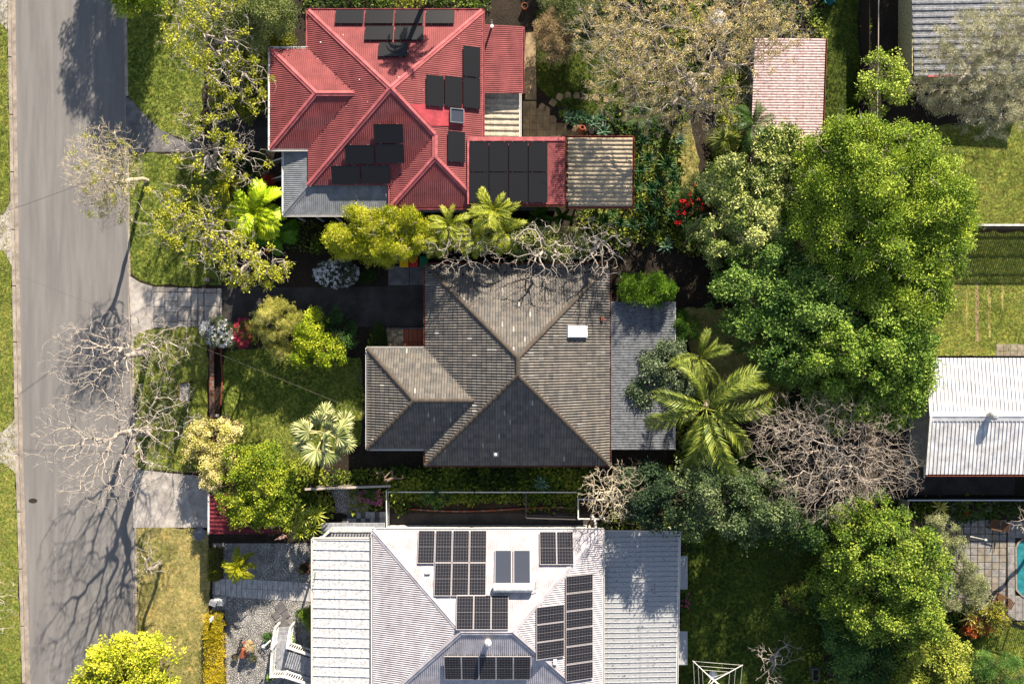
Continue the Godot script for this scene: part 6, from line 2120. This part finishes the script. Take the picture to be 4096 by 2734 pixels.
	leafy("green_shrub", "rounded green shrub beside the patio roof's outer corner", "shrub", "", [[2735, 1305, 65, 65, 2.8, 2.0]], "long", 0.9, 40.0, [L(30, 56, 16), L(56, 86, 26), L(88, 114, 40)], 0.4)
	leafy("large_tree", "large yellow-green tree beside the pool pavers", "tree", "", [[3520, 2210, 230, 190, 7.0, 4.2], [3440, 2110, 150, 110, 6.4, 3.4], [3640, 2290, 160, 170, 7.0, 4.0], [3600, 2440, 180, 150, 6.6, 4.0], [3420, 2330, 160, 190, 6.0, 3.8]], "broad", 1.15, 23.0, [L(36, 56, 14), L(74, 98, 26), L(126, 138, 52)], 0.7, "dark_bark", 0.3)
	leafy("dark_tree", "dark shaded tree below the large yellow-green one near the bottom edge", "tree", "", [[3420, 2520, 160, 120, 4.4, 3.2], [3480, 2650, 150, 110, 4.2, 3.2], [3340, 2440, 90, 90, 3.6, 2.6]], "broad", 1.15, 22.0, [L(22, 44, 18), L(46, 74, 32), L(84, 108, 50)], 0.6)
	leafy("yellow_green_tree", "yellow-green bush at the bottom edge below the pool", "tree", "", [[3720, 2620, 150, 130, 4.6, 3.2], [3640, 2700, 120, 70, 4.4, 3.0]], "broad", 1.1, 24.0, [L(50, 66, 16), L(94, 108, 32), L(142, 144, 60)], 0.55)
	bare("grey_bare_shrub", "small knotted leafless grey shrub on the dark back lawn", "shrub", "", [3110, 2610], [[3105, 2610, 95, 60, 1.9, 0.6], [3080, 2700, 50, 50, 1.8, 0.5]], 70, 0.09, 0.014, "bare_bark", 0.8, [], 0.22, 0.6, 0.3)
	bare("cut_tree", "lopped brown tree stump with stubby limbs above the white capped fence", "tree stump", "", [1540, 1905], [[1550, 1900, 70, 35, 1.8, 0.4]], 9, 0.13, 0.05, "brown_bark", 0.5, [], 0.3, 0.8, 0.2)
	bare("bare_branch_tree", "bare twig tips reaching in over the pool coping", "tree", "", [4180, 2130], [[4085, 2085, 40, 50, 3.5, 0.8]], 22, 0.1, 0.015, "bare_bark", 0.5, [], 0.3, 1.6)

func build_shrubs():
	var gold := [L(92, 104, 14), L(146, 150, 28), L(182, 178, 70)]
	leafy("golden_bamboo", "golden yellow bamboo clump between red and tiled houses", "bamboo", "", [[1390, 950, 95, 75, 5.0, 2.6], [1500, 930, 110, 85, 5.3, 2.8], [1620, 950, 110, 90, 5.2, 2.8], [1500, 1000, 130, 55, 4.6, 2.4], [1440, 880, 90, 45, 5.2, 2.0], [1600, 880, 80, 50, 5.5, 2.0]], "long", 1.0, 42.0, gold, 0.45, "white_timber", 0.05)
	leafy("golden_bamboo", "lower feathery golden bamboo running behind the white bare branches", "bamboo", "", [[1750, 950, 80, 60, 4.4, 2.4], [1850, 930, 90, 60, 4.3, 2.4], [1950, 960, 90, 50, 4.0, 2.2]], "long", 0.95, 22.0, [L(84, 94, 16), L(136, 138, 30), L(176, 170, 72)], 0.4, "white_timber", 0.04)
	leafy("green_shrub", "olive green bush behind the bare trees above the tiled roof", "shrub", "", [[2100, 960, 90, 70, 4.2, 2.4], [2240, 970, 120, 75, 4.2, 2.4]], "broad", 0.9, 32.0, [L(60, 74, 30), L(104, 112, 56), L(146, 146, 90)], 0.5)
	leafy("pale_round_shrub", "pale yellow-green round shrub on the front lawn of the tiled house", "shrub", "", [[1110, 1290, 100, 85, 3.0, 2.6], [1130, 1370, 80, 60, 2.4, 2.0]], "long", 0.55, 70.0, [L(104, 108, 36), L(152, 150, 70), L(188, 180, 112)], 0.4)
	leafy("lime_round_shrub", "bright lime green shrub joined to the pale round one", "shrub", "", [[1250, 1330, 80, 90, 2.8, 2.4], [1310, 1390, 85, 70, 2.7, 2.3], [1230, 1400, 70, 50, 2.4, 2.0]], "broad", 0.8, 40.0, [L(72, 96, 10), L(122, 138, 20), L(164, 168, 44)], 0.42)
	leafy("dark_shrub", "dark green shrub behind the lime one beside the drive", "shrub", "", [[1370, 1330, 60, 80, 2.4, 2.0], [1350, 1280, 50, 40, 2.2, 1.8]], "broad", 0.8, 40.0, [L(16, 38, 14), L(36, 62, 24), L(62, 88, 36)], 0.4)
	# flowering shrubs: foliage and blossom
	blossom("white_azalea", "white flowering bush in shade beside the dark asphalt drive", [[1345, 1095, 90, 55, 1.7, 1.5]], [L(40, 46, 34), L(70, 76, 54)], [L(206, 206, 210), L(228, 226, 228)], 55)
	blossom("white_azalea", "white flowering bush at the end of the concrete slabs", [[885, 1335, 70, 55, 1.7, 1.5], [850, 1320, 50, 40, 1.4, 1.2]], [L(52, 66, 30), L(98, 104, 60)], [L(214, 212, 214), L(232, 230, 230)], 80)
	blossom("red_azalea", "crimson flowering bush between the white flowers and pale round shrub", [[972, 1330, 42, 58, 1.6, 1.4]], [L(48, 56, 26), L(92, 88, 40)], [L(160, 28, 62), L(190, 60, 96)], 70)
	leafy("cream_shrub", "cream and yellow leaved shrub at the end of the brick wall", "shrub", "", [[830, 1760, 95, 85, 2.8, 2.4], [860, 1870, 80, 90, 3.0, 2.4], [900, 1720, 70, 50, 2.4, 2.0], [790, 1850, 50, 70, 2.4, 2.0]], "broad", 0.75, 44.0, [L(104, 108, 34), L(160, 152, 76), L(200, 184, 140)], 0.4)
	leafy("round_green_tree", "round vivid green tree over the maroon carport", "tree", "", [[1020, 1880, 140, 110, 4.4, 3.4], [1080, 1960, 110, 110, 4.2, 3.2], [970, 1980, 120, 100, 4.2, 3.2], [1060, 2040, 110, 70, 3.4, 2.6]], "broad", 0.95, 32.0, [L(46, 66, 10), L(90, 108, 20), L(144, 148, 44)], 0.55, "dark_bark", 0.16)
	leafy("clipped_ball", "clipped green topiary ball against the white verandah roof", "shrub", "", [[1235, 2468, 38, 48, 1.6, 1.6]], "fine", 0.8, 130.0, [L(44, 68, 14), L(80, 104, 28), L(126, 140, 52)], 0.4)
	hedge("yellow_hedge", "long clipped yellow hedge along the pebble yard", [[836, 2438], [906, 2438], [914, 2780], [836, 2780]], 1.05, [L(120, 112, 14), L(170, 150, 28), L(196, 170, 44)])
	hedge("clipped_hedge", "short clipped green hedge above the marble path", [[846, 2186], [898, 2186], [896, 2310], [850, 2306]], 1.0, [L(52, 62, 10), L(100, 102, 16), L(142, 132, 28)])
	leafy("feathery_shrub", "silvery feathery shrub overhanging the pool pavers", "shrub", "", [[3830, 2270, 60, 60, 2.6, 1.6], [3880, 2330, 80, 50, 2.4, 1.4], [3860, 2390, 90, 60, 2.4, 1.4], [3800, 2160, 60, 70, 2.8, 1.4], [3750, 2080, 50, 30, 2.2, 1.2]], "long", 0.8, 22.0, [L(72, 80, 50), L(116, 122, 84), L(158, 158, 122)], 0.42)
	leafy("bottlebrush", "loose yellow leaved shrub at the pool fence corner", "shrub", "", [[3990, 2470, 60, 60, 1.6, 1.2], [3930, 2460, 50, 40, 1.4, 1.1]], "big", 0.6, 30.0, [L(50, 58, 18), L(90, 92, 26), L(136, 128, 46)], 0.35)
	leafy("feathery_shrub", "soft green feathery shrub at the bottom corner of the picture", "shrub", "", [[4010, 2690, 110, 70, 2.2, 1.6], [3930, 2660, 70, 60, 2.0, 1.4]], "long", 0.7, 34.0, [L(40, 70, 26), L(70, 104, 44), L(112, 138, 74)], 0.4)
	leafy("orange_croton", "orange and red leaved shrub below the pale bromeliad", "shrub", "", [[3900, 2510, 60, 36, 1.0, 0.8]], "big", 0.7, 34.0, [L(104, 40, 18), L(160, 76, 34), L(90, 92, 34)], 0.3)
	leafy("red_leaf_shrub", "small red-leaved shrub by the grey verandah's corner", "shrub", "", [[1075, 740, 30, 40, 1.8, 1.4]], "big", 0.5, 40.0, [L(96, 22, 16), L(150, 50, 34)], 0.3)
	blossom("red_bougainvillea", "shrub with scarlet blossoms beside the dry grass patch", [[2790, 800, 60, 90, 2.0, 1.8], [2740, 850, 50, 60, 1.8, 1.6]], [L(24, 44, 18), L(56, 80, 34)], [L(190, 8, 16), L(222, 24, 28)], 5, 1.6)
	blossom("pink_impatiens", "magenta flowers above the terracotta pot by the capped fence", [[1480, 1985, 45, 30, 0.8, 0.6], [1510, 2005, 24, 14, 0.6, 0.5]], [L(30, 54, 18), L(70, 96, 34)], [L(190, 60, 150), L(214, 110, 176)], 60, 0.8)
	blossom("pink_roses", "small rose bush with pink dots between the window awnings", [[2735, 2400, 26, 40, 1.1, 0.9]], [L(30, 54, 18), L(64, 90, 30)], [L(200, 50, 110), L(220, 120, 150)], 14)
	leafy("dark_shrub", "dark bush at the corner of the back wall above the ribbed roof", "shrub", "", [[2740, 2160, 60, 50, 1.8, 1.6], [2410, 2100, 30, 26, 1.6, 1.3]], "broad", 0.8, 36.0, [L(20, 40, 14), L(46, 72, 22), L(84, 110, 34)], 0.35)
	leafy("small_shrub", "small leafy shrub alone on the dark back lawn", "shrub", "", [[3160, 2420, 60, 60, 1.3, 1.1]], "broad", 0.9, 14.0, [L(34, 58, 18), L(66, 90, 30), L(100, 118, 44)], 0.35)
	leafy("fern_shrub", "dark fern clump between white azalea and the concrete slabs", "fern", "", [[1480, 1090, 40, 40, 0.8, 0.6]], "long", 0.9, 40.0, [L(26, 48, 14), L(54, 80, 24)], 0.3)
	leafy("porch_shrub", "dark small shrub beside the mosaic porch", "shrub", "", [[1515, 1345, 30, 45, 1.1, 0.9]], "fine", 1.2, 50.0, [L(24, 38, 12), L(50, 66, 22)], 0.3)

func blossom(called: String, label: String, es: Array, leaf: Array, flower: Array, n: int, size := 1.0):
	var t = leafy(called, label, "flowering shrub", "", es, "fine", 1.2, 40.0, leaf, 0.36, "dark_bark", 0.05)
	R.seed = hash(label)
	var at := []
	var tint := PackedColorArray()
	for e in es:
		var hc: float = e[4] - e[5] * 0.5
		var c := P(e[0], e[1], hc)
		var s: float = (EYE - hc) / FOC
		for i in int(n * e[2] * s * e[3] * s * 4.0):
			var d := rvec()
			d.y = absf(d.y)
			at.append(Transform3D(facing(Vector3.UP + rvec() * 0.6, size * rf(0.7, 1.3)), c + d * Vector3(e[2] * s, e[5] * 0.55, e[3] * s) * rf(0.9, 1.04)))
			tint.push_back(blend(flower, R.randf()))
	scatter("blossom", at, tint, "flower", t)

func hedge(called: String, label: String, px: Array, h: float, cols: Array):
	R.seed = hash(called)
	var o := outline(px)
	var c := Vector2.ZERO
	for p in o: c += p / o.size()
	var t := thing(called, label, "hedge", Vector3(c.x, 0, c.y))
	var mb := MB.new()
	var inner := PackedVector2Array()
	for p in o: inner.push_back(c + (p - c) * Vector2(0.8, 0.97))
	mb.prism(inner, 0, h - 0.16)
	put("stem", mb, M.dark_bark, t)
	var at := []
	var tint := PackedColorArray()
	var lo := o[0]; var hi := o[0]
	for p in o:
		lo = lo.min(p); hi = hi.max(p)
	for i in int((hi.x - lo.x) * (hi.y - lo.y) * 330):
		var q := Vector2(rf(lo.x, hi.x), rf(lo.y, hi.y))
		if not Geometry2D.is_point_in_polygon(q, o): continue
		var edge := minf(minf(q.x - lo.x, hi.x - q.x), minf(q.y - lo.y, hi.y - q.y))
		var y := h - 0.1 - rf(0, 0.14) if edge > 0.14 or R.randf() < 0.35 else rf(0.1, h - 0.12)
		at.append(Transform3D(facing(Vector3.UP + rvec() * 0.8, 0.42 * rf(0.7, 1.3)), Vector3(q.x, y + 0.05 * sin(q.y * 2.1) , q.y)))
		tint.push_back(blend(cols, R.randf() * 0.8 + 0.2 * sin(q.y * 1.3 + q.x * 3)))
	scatter("foliage", at, tint, "broad", t)

# ------------------------------------------------------------------ palms, ferns, rosettes
func build_palms():
	var v := tinted("frond", 0.5, Color(0.3, 0.34, 0.16))
	var pl := [L(48, 66, 18), L(92, 106, 36), L(146, 148, 68)]
	var bright := [L(84, 112, 6), L(140, 160, 18), L(176, 186, 50)]
	var deepg := [L(20, 40, 14), L(44, 70, 26), L(84, 104, 44)]
	var feather := []
	for i in 3: feather.append(frond_mesh(3.3, 1.0, 1.7, 0.85, 30, 0.05, pl, 100 + i, 0.15, 0.9, 0.3, 0.9).mesh())
	palm("feather_palm", "tall plume palm with thick arching fronds behind the patio roof", "palm", "", [2822, 1632], 5.4, feather, v, 10, [-10.0, 44.0], 0.16, [2838, 1570], 1.28)
	palm("feather_palm", "slighter plume palm above the tall one, partly shaded", "palm", "", [2800, 1430], 4.0, feather, v, 7, [5.0, 60.0], 0.12, null, 0.66)
	var clump := []
	for i in 3: clump.append(frond_mesh(1.7, 0.5, 0.9, 0.42, 22, 0.045, [L(72, 88, 16), L(122, 130, 32), L(170, 168, 72)], 110 + i, 0.2, 0.6, 0.3).mesh())
	palm("golden_cane_palm", "golden cane palm beside the lower panels of the flat red roof", "palm", "", [1975, 850], 5.0, clump, v, 14, [5.0, 68.0], 0.07, null, 1.1)
	palm("golden_cane_palm", "lower golden cane palm next to the golden bamboo", "palm", "", [1800, 905], 4.6, clump, v, 12, [5.0, 65.0], 0.06, null, 0.9)
	palm("golden_cane_palm", "third golden cane palm under the bare branches", "palm", "", [1900, 945], 4.2, clump, v, 11, [5.0, 62.0], 0.06, null, 0.95)
	palm("golden_cane_palm", "fourth golden cane palm between the bamboo and the white branches", "palm", "", [1760, 960], 4.0, clump, v, 12, [0.0, 62.0], 0.06, null, 0.9)
	palm("golden_cane_palm", "small golden cane palm beside the olive bush above the tiled roof", "palm", "", [2020, 930], 3.8, clump, v, 11, [0.0, 62.0], 0.06, null, 0.9)
	var sago := []
	for i in 2: sago.append(frond_mesh(1.2, 0.45, 0.5, 0.3, 22, 0.04, [L(52, 70, 6), L(110, 116, 14), L(168, 156, 34)], 120 + i, 0.25, 0.6, 0.25).mesh())
	palm("small_palm", "small bushy palm beside the marble path on the pebbles", "palm", "", [958, 2262], 1.5, sago, v, 26, [-10.0, 72.0], 0.1, null, 1.0)
	palm("small_palm", "spiky small palm behind the bright tree fern", "palm", "", [925, 745], 2.6, sago, v, 14, [-5.0, 60.0], 0.09, null, 1.15)
	palm("dark_palm", "palm beyond the top edge whose shadow falls on the black panels", "palm", "", [1742, -375], 9.0, sago, v, 18, [-20.0, 60.0], 0.14, null, 1.4)
	var fern := []
	for i in 3: fern.append(frond_mesh(1.75, 0.35, 0.7, 0.55, 24, 0.13, bright, 130 + i, 0.05, 0.35, 0.12).mesh())
	palm("tree_fern", "brilliant lime green tree fern at the grey verandah's corner", "tree fern", "", [1020, 850], 3.6, fern, v, 20, [-10.0, 40.0], 0.12, null, 1.2, "dark_bark")
	var fern2 := []
	for i in 2: fern2.append(frond_mesh(1.4, 0.3, 0.6, 0.42, 18, 0.11, [L(40, 76, 8), L(78, 118, 18)], 140 + i, 0.05, 0.35, 0.12).mesh())
	palm("tree_fern", "darker shaded tree fern below the brilliant one", "tree fern", "", [1110, 935], 2.2, fern2, v, 11, [-4.0, 25.0], 0.1, null, 1.0, "dark_bark")
	var fan := []
	for i in 3: fan.append(fan_mesh(1.2, 0.82, 22, [L(66, 82, 42), L(124, 130, 78), L(196, 188, 140)], 150 + i, 0.7).mesh())
	palm("fan_palm", "pale fan palm with pleated round leaves on the tiled house's lawn", "palm", "", [1300, 1728], 3.4, fan, v, 17, [-26.0, 66.0], 0.16, [1310, 1690], 1.2, "brown_bark", "leaf")
	var fan2 := []
	for i in 2: fan2.append(fan_mesh(0.35, 1.0, 26, [L(60, 78, 24), L(112, 122, 50), L(160, 160, 88)], 160 + i, 0.3).mesh())
	palm("cycad_palm", "round spiky fan palm beside the rusty shed", "palm", "", [2895, 560], 2.6, fan2, v, 16, [-16.0, 55.0], 0.15, null, 0.95, "grey_bark", "leaf")
	var dk := []
	for i in 2: dk.append(frond_mesh(1.9, 0.6, 0.9, 0.5, 24, 0.045, deepg, 170 + i, 0.3, 0.65, 0.3).mesh())
	palm("dark_palm", "dark feather palm leaning over the rusty shed's roof edge", "palm", "", [3000, 500], 3.4, dk, v, 11, [0.0, 55.0], 0.12, null, 1.0)
	palm("dark_palm", "dark feather palm between the round spiky palm and glossy tree", "palm", "", [2960, 690], 1.8, dk, v, 10, [0.0, 60.0], 0.1, null, 0.8)
	palm("dark_palm", "dark feather palm under the huge brown tree", "palm", "", [2560, 480], 1.2, dk, v, 14, [5.0, 65.0], 0.08, null, 0.75)
	# broad banana-like leaves below the flat red roof
	var ban := MB.new()
	ban.tinted = true
	R.seed = 180
	leaf_on(ban, Vector3.ZERO, Vector3(0, 0.55, 1).normalized(), 1.5, 0.42, 0.35, L(52, 78, 18))
	palm("banana_plant", "broad-leaved banana plant peeping out below the flat red roof", "plant", "", [2150, 870], 1.4, [ban.mesh()], v, 8, [-10.0, 45.0], 0.08, null, 1.0, "grey_bark", "leaf")
	palm("banana_plant", "second broad-leaved banana plant below the cream carport's corner", "plant", "", [2245, 870], 1.2, [ban.mesh()], v, 7, [-10.0, 45.0], 0.08, null, 0.85, "grey_bark", "leaf")
	# agaves and yuccas, each a rosette
	var ag := [rosette_mesh(16, 0.62, 0.13, [L(40, 66, 52), L(78, 106, 82), L(120, 140, 112)], 201), rosette_mesh(18, 0.58, 0.12, [L(36, 62, 44), L(70, 100, 70)], 202)]
	var yu := [rosette_mesh(34, 0.75, 0.06, [L(26, 54, 24), L(56, 90, 40), L(104, 130, 70)], 203, [0.0, 1.3], 0.25), rosette_mesh(30, 0.7, 0.07, [L(22, 48, 26), L(48, 82, 44)], 204, [0.0, 1.3], 0.3)]
	var br := [rosette_mesh(20, 0.7, 0.11, [L(140, 130, 40), L(186, 176, 90), L(206, 196, 120)], 205, [0.1, 1.2], 0.3)]
	rosettes("agave", "agave", "blue-green agaves behind the clay urn", v, ag, [
		[2272, 468, 0.5, 1.0, "blue-green agave overlapping the round planter's rim"], [2318, 462, 0.5, 1.05, "second blue-green agave right of the round planter"],
		[2352, 478, 0.45, 1.0, "blue-green agave directly above the clay urn"], [2376, 492, 0.4, 1.0, "blue-green agave just beyond the clay urn's neck"],
		[2402, 474, 0.4, 0.9, "blue-green agave touching the huge brown tree's twigs"], [2300, 492, 0.4, 0.8, "small agave between the black pot and clay urn"]])
	rosettes("agave", "agave", "", v, [ag[0]], [
		[2412, 524, 0.3, 1.25, "large grey agave beside the stained carport's top corner"], [2166, 1933, 0.5, 1.25, "big grey agave in the hedge below the tiled house"],
		[2664, 980, 0.3, 1.2, "lone grey agave on the shaded soil below the yuccas"], [2720, 560, 0.3, 1.0, "agave at the top of the dry grass patch"]])
	rosettes("yucca", "yucca", "yuccas beside the stained carport", v, yu, [
		[2570, 560, 1.2, 1.1, "yucca nearest the stained carport's top corner"], [2590, 630, 1.3, 1.1, "yucca second from the top beside the carport"],
		[2560, 680, 1.4, 1.2, "yucca touching the carport's middle edge"], [2668, 655, 1.4, 1.25, "pale yucca standing out over the dry grass"],
		[2640, 730, 1.2, 1.1, "yucca in the middle of the group by the dry grass"], [2545, 745, 1.3, 1.1, "yucca at the carport's lower middle edge"],
		[2605, 755, 1.2, 1.15, "yucca below the pale one, inner side"], [2690, 765, 1.1, 1.1, "yucca at the lower edge of the dry grass"],
		[2630, 810, 1.2, 1.1, "yucca under the carport's lower outer corner"], [2560, 830, 1.0, 1.0, "yucca tucked against the carport's bottom corner"],
		[2480, 890, 1.1, 1.1, "yucca below the carport, third from the bananas"], [2420, 880, 1.0, 1.0, "yucca below the carport, second from the bananas"],
		[2380, 860, 1.0, 1.0, "yucca below the carport, nearest the bananas"], [2530, 900, 1.0, 1.1, "yucca in the dark corner below the carport"],
		[2600, 890, 1.1, 1.2, "yucca lowest in the group, near the lone agave"], [2690, 850, 1.0, 1.1, "yucca beside the scarlet blossoms"],
		[2450, 850, 0.9, 0.9, "yucca half hidden under the carport's bottom gutter"], [2690, 700, 1.0, 1.0, "yucca on the outer side of the pale one"]])
	rosettes("yucca", "yucca", "dragon plants at the carport end of the fence", v, [rosette_mesh(40, 0.55, 0.05, [L(92, 108, 18), L(140, 146, 44), L(186, 182, 96)], 206, [0.0, 1.35], 0.3)], [
		[1225, 2070, 2.4, 1.80, "bright spiky plant at the middle of the clump beside the marble court"], [1265, 2055, 2.5, 1.80, "bright spiky plant nearest the marble court"],
		[1190, 2040, 2.4, 1.65, "bright spiky plant at the top of the clump by the green tree"], [1160, 2100, 2.2, 1.65, "bright spiky plant beside the maroon roof's end"],
		[1205, 2125, 2.1, 1.65, "bright spiky plant lowest in the clump over the pebbles"], [1250, 2110, 2.1, 1.65, "bright spiky plant touching the white rail's corner"], [1130, 2065, 2.2, 1.50, "bright spiky plant over the maroon carport's edge"]])
	rosettes("dracaena", "plant", "spiky green plants by the brick edging", v, yu, [
		[1710, 1990, 0.8, 0.9, "spiky green plant above the brick edging, nearest the court"], [1748, 2012, 0.7, 0.9, "spiky green plant lowest beside the brick edging"],
		[1790, 1988, 0.8, 0.85, "spiky green plant farthest along the brick edging"], [1745, 1968, 0.9, 0.85, "spiky green plant touching the low wire fence"]])
	rosettes("bromeliad", "bromeliad", "", v, br, [
		[3878, 2468, 0.6, 1.2, "pale yellow bromeliad beside the pool fence"], [3760, 2026, 0.5, 1.1, "pale spiky bromeliad under the boundary fence"], [3830, 2625, 0.6, 1.1, "yellow striped bromeliad at the bush by the bottom edge"]])
	rosettes("bromeliad", "bromeliad", "", v, [rosette_mesh(18, 0.55, 0.1, [L(120, 20, 24), L(170, 50, 40), L(90, 84, 30)], 207)], [
		[3862, 2052, 0.15, 0.8, "red centred bromeliad at the top of the pavers"], [3935, 2432, 0.2, 0.8, "dark red bromeliad by the sunny timber chair"], [1070, 1000, 0.3, 0.7, "dull red bromeliad in the shade below the dark fern"]])
	# pale flower plumes by the maroon carport
	for q in [[1102, 2096, "upper pinkish flower plume over the maroon roof"], [1126, 2142, "lower pinkish flower plume over the maroon roof's edge"]]:
		var mb := MB.new()
		mb.tinted = true
		R.seed = hash(q[2])
		var o := P(q[0], q[1], 2.6)
		mb.col = L(176, 140, 120)
		mb.tube(o + Vector3(0.7, -1.4, -0.3), o + Vector3(0.2, 0, 0), 0.02, 0.015, 5)
		for i in 60:
			var s := R.randf()
			mb.col = blend([L(176, 134, 120), L(206, 176, 160)], R.randf())
			var p := o + Vector3(0.3 - 0.75 * s, 0, 0.25 * s)
			mb.tube(p, p + (rvec() + Vector3(-0.6, 0, 0.2)) * 0.16 * (1.2 - s), 0.012, 0.004, 4)
		tag(put("flower_plume", mb, M.vertex_paint), q[2], "flower")

# ------------------------------------------------------------------ grass blades, undergrowth, litter
func build_cover():
	var noise := FastNoiseLite.new()
	noise.seed = 3
	noise.frequency = 0.16
	noise.fractal_octaves = 4
	R.seed = 1234
	var at := []
	var tint := PackedColorArray()
	for l in lawns:
		strew(l[0], 75.0, 0.012, at, tint, l[1], 0.62, noise)
	tag(scatter("grass", at, tint, "tuft"), "short grass blades of the lawns", "grass")
	at = []; tint = PackedColorArray()
	var ug := [L(26, 46, 14), L(70, 90, 24), L(132, 136, 44)]
	for q in [
		[[[1570, 1872], [2360, 1872], [2370, 1960], [2200, 1985], [1570, 1990]], 46.0, 1.1], [[[1240, 1880], [1560, 1880], [1560, 1935], [1230, 1945]], 22.0, 0.6],
		[[[1560, 1960], [1640, 1960], [1640, 2040], [1570, 2040]], 20.0, 0.3], [[[1640, 1960], [2320, 1960], [2320, 2000], [1640, 2005]], 15.0, 0.3],
		[[[2110, 1990], [2310, 1990], [2310, 2040], [2110, 2040]], 9.0, 0.2], [[[1120, 1840], [1240, 1840], [1250, 2020], [1170, 2030]], 40.0, 0.9], [[[1090, 900], [1330, 900], [1330, 1010], [1100, 1000]], 12.0, 0.5],
		[[[860, 640], [1060, 620], [1120, 870], [1100, 980], [860, 980], [900, 800]], 14.0, 0.9], [[[840, 180], [1075, 190], [1070, 430], [860, 430]], 20.0, 0.8],
		[[[1220, -60], [1960, -60], [1960, 30], [1220, 34]], 20.0, 1.2], [[[2500, 500], [2720, 540], [2720, 900], [2720, 980], [2300, 960], [2300, 840], [2540, 830]], 16.0, 0.6],
		[[[2420, 430], [2740, 380], [2760, 480], [2560, 560], [2430, 540]], 16.0, 0.5], [[[2700, 900], [3000, 900], [3000, 1120], [2700, 1000]], 14.0, 0.7],
		[[[2440, 1880], [2720, 1860], [3100, 1780], [3150, 2110], [2440, 2110]], 15.0, 0.6], [[[1230, 1960], [1330, 1960], [1330, 2060], [1260, 2060]], 16.0, 0.4], [[[1400, 1960], [1545, 1955], [1545, 2030], [1420, 2036]], 16.0, 0.3],
		[[[3560, 1992], [4090, 1992], [4090, 2050], [3760, 2090], [3560, 2110]], 18.0, 0.4], [[[3300, 2000], [3560, 1990], [3600, 2500], [3280, 2500]], 10.0, 0.4],
		[[[3240, 2440], [3480, 2440], [3480, 2800], [3220, 2800]], 6.0, 0.3], [[[3740, 2420], [3960, 2420], [3900, 2560], [3740, 2600]], 22.0, 0.5],
		[[[2690, 1560], [2900, 1600], [3000, 1860], [2700, 1860]], 10.0, 0.4], [[[2880, 300], [3030, 300], [3010, 780], [2840, 780]], 34.0, 1.2], [[[3446, -60], [3474, -60], [3474, 520], [3446, 520]], 6.0, 0.2], [[[2480, -60], [3290, -60], [3290, 150], [3000, 150], [3000, 420], [2480, 420]], 9.0, 0.6],
		[[[1500, 1310], [1545, 1310], [1545, 1390], [1480, 1390]], 10.0, 0.3], [[[1640, 1120], [1640, 1020], [2500, 1000], [2500, 920], [1640, 900]], 7.0, 0.6], [[[3000, 1000], [3560, 1000], [3560, 1700], [3000, 1700]], 7.0, 0.5],
	]:
		strew(outline(q[0], 0.12), q[1], 0.06, at, tint, ug, 1.25, noise, q[2])
	tag(scatter("undergrowth", at, tint, "broad"), "low leafy undergrowth in the shaded garden beds", "undergrowth")
	at = []; tint = PackedColorArray()
	for q in [[[[1100, 1780], [1470, 1560], [1480, 1880], [1700, 1880], [1700, 1930], [1100, 1900]], 5.0], [[[2440, 1000], [2960, 1020], [2960, 1220], [2440, 1200]], 5.0], [[[3450, 380], [3750, 420], [3700, 560], [3450, 560]], 6.0], [[[3250, 2300], [3400, 2300], [3400, 2800], [3200, 2800]], 5.0], [[[1490, 1310], [1720, 1300], [1720, 1400], [1480, 1400]], 5.0], [[[890, 1150], [1700, 1150], [1700, 1300], [890, 1300]], 0.7], [[[500, 0], [800, 0], [800, 560], [540, 400]], 0.8], [[[535, 1360], [830, 1330], [830, 1870], [545, 1860]], 1.0], [[[548, 2120], [830, 2120], [830, 2734], [548, 2734]], 0.6], [[[480, 100], [500, 100], [560, 2700], [510, 2700]], 0.8], [[[860, 2180], [1250, 2180], [1250, 2734], [860, 2734]], 2.0], [[[2720, 2120], [3280, 2100], [3280, 2734], [2720, 2734]], 1.2], [[[3600, 540], [4090, 480], [4090, 890], [3600, 890]], 1.2], [[[3640, 940], [4090, 940], [4090, 1420], [3700, 1420]], 0.9], [[[2150, 60], [2470, 60], [2470, 480], [2150, 470]], 2.5]]:
		strew(outline(q[0], 0.1), q[1], 0.02, at, tint, [L(70, 52, 34), L(128, 98, 60), L(168, 140, 96)], 0.55, noise)
	tag(scatter("fallen_leaves", at, tint, "litter"), "scattered fallen leaves on lawns, soil and pebbles", "leaves")
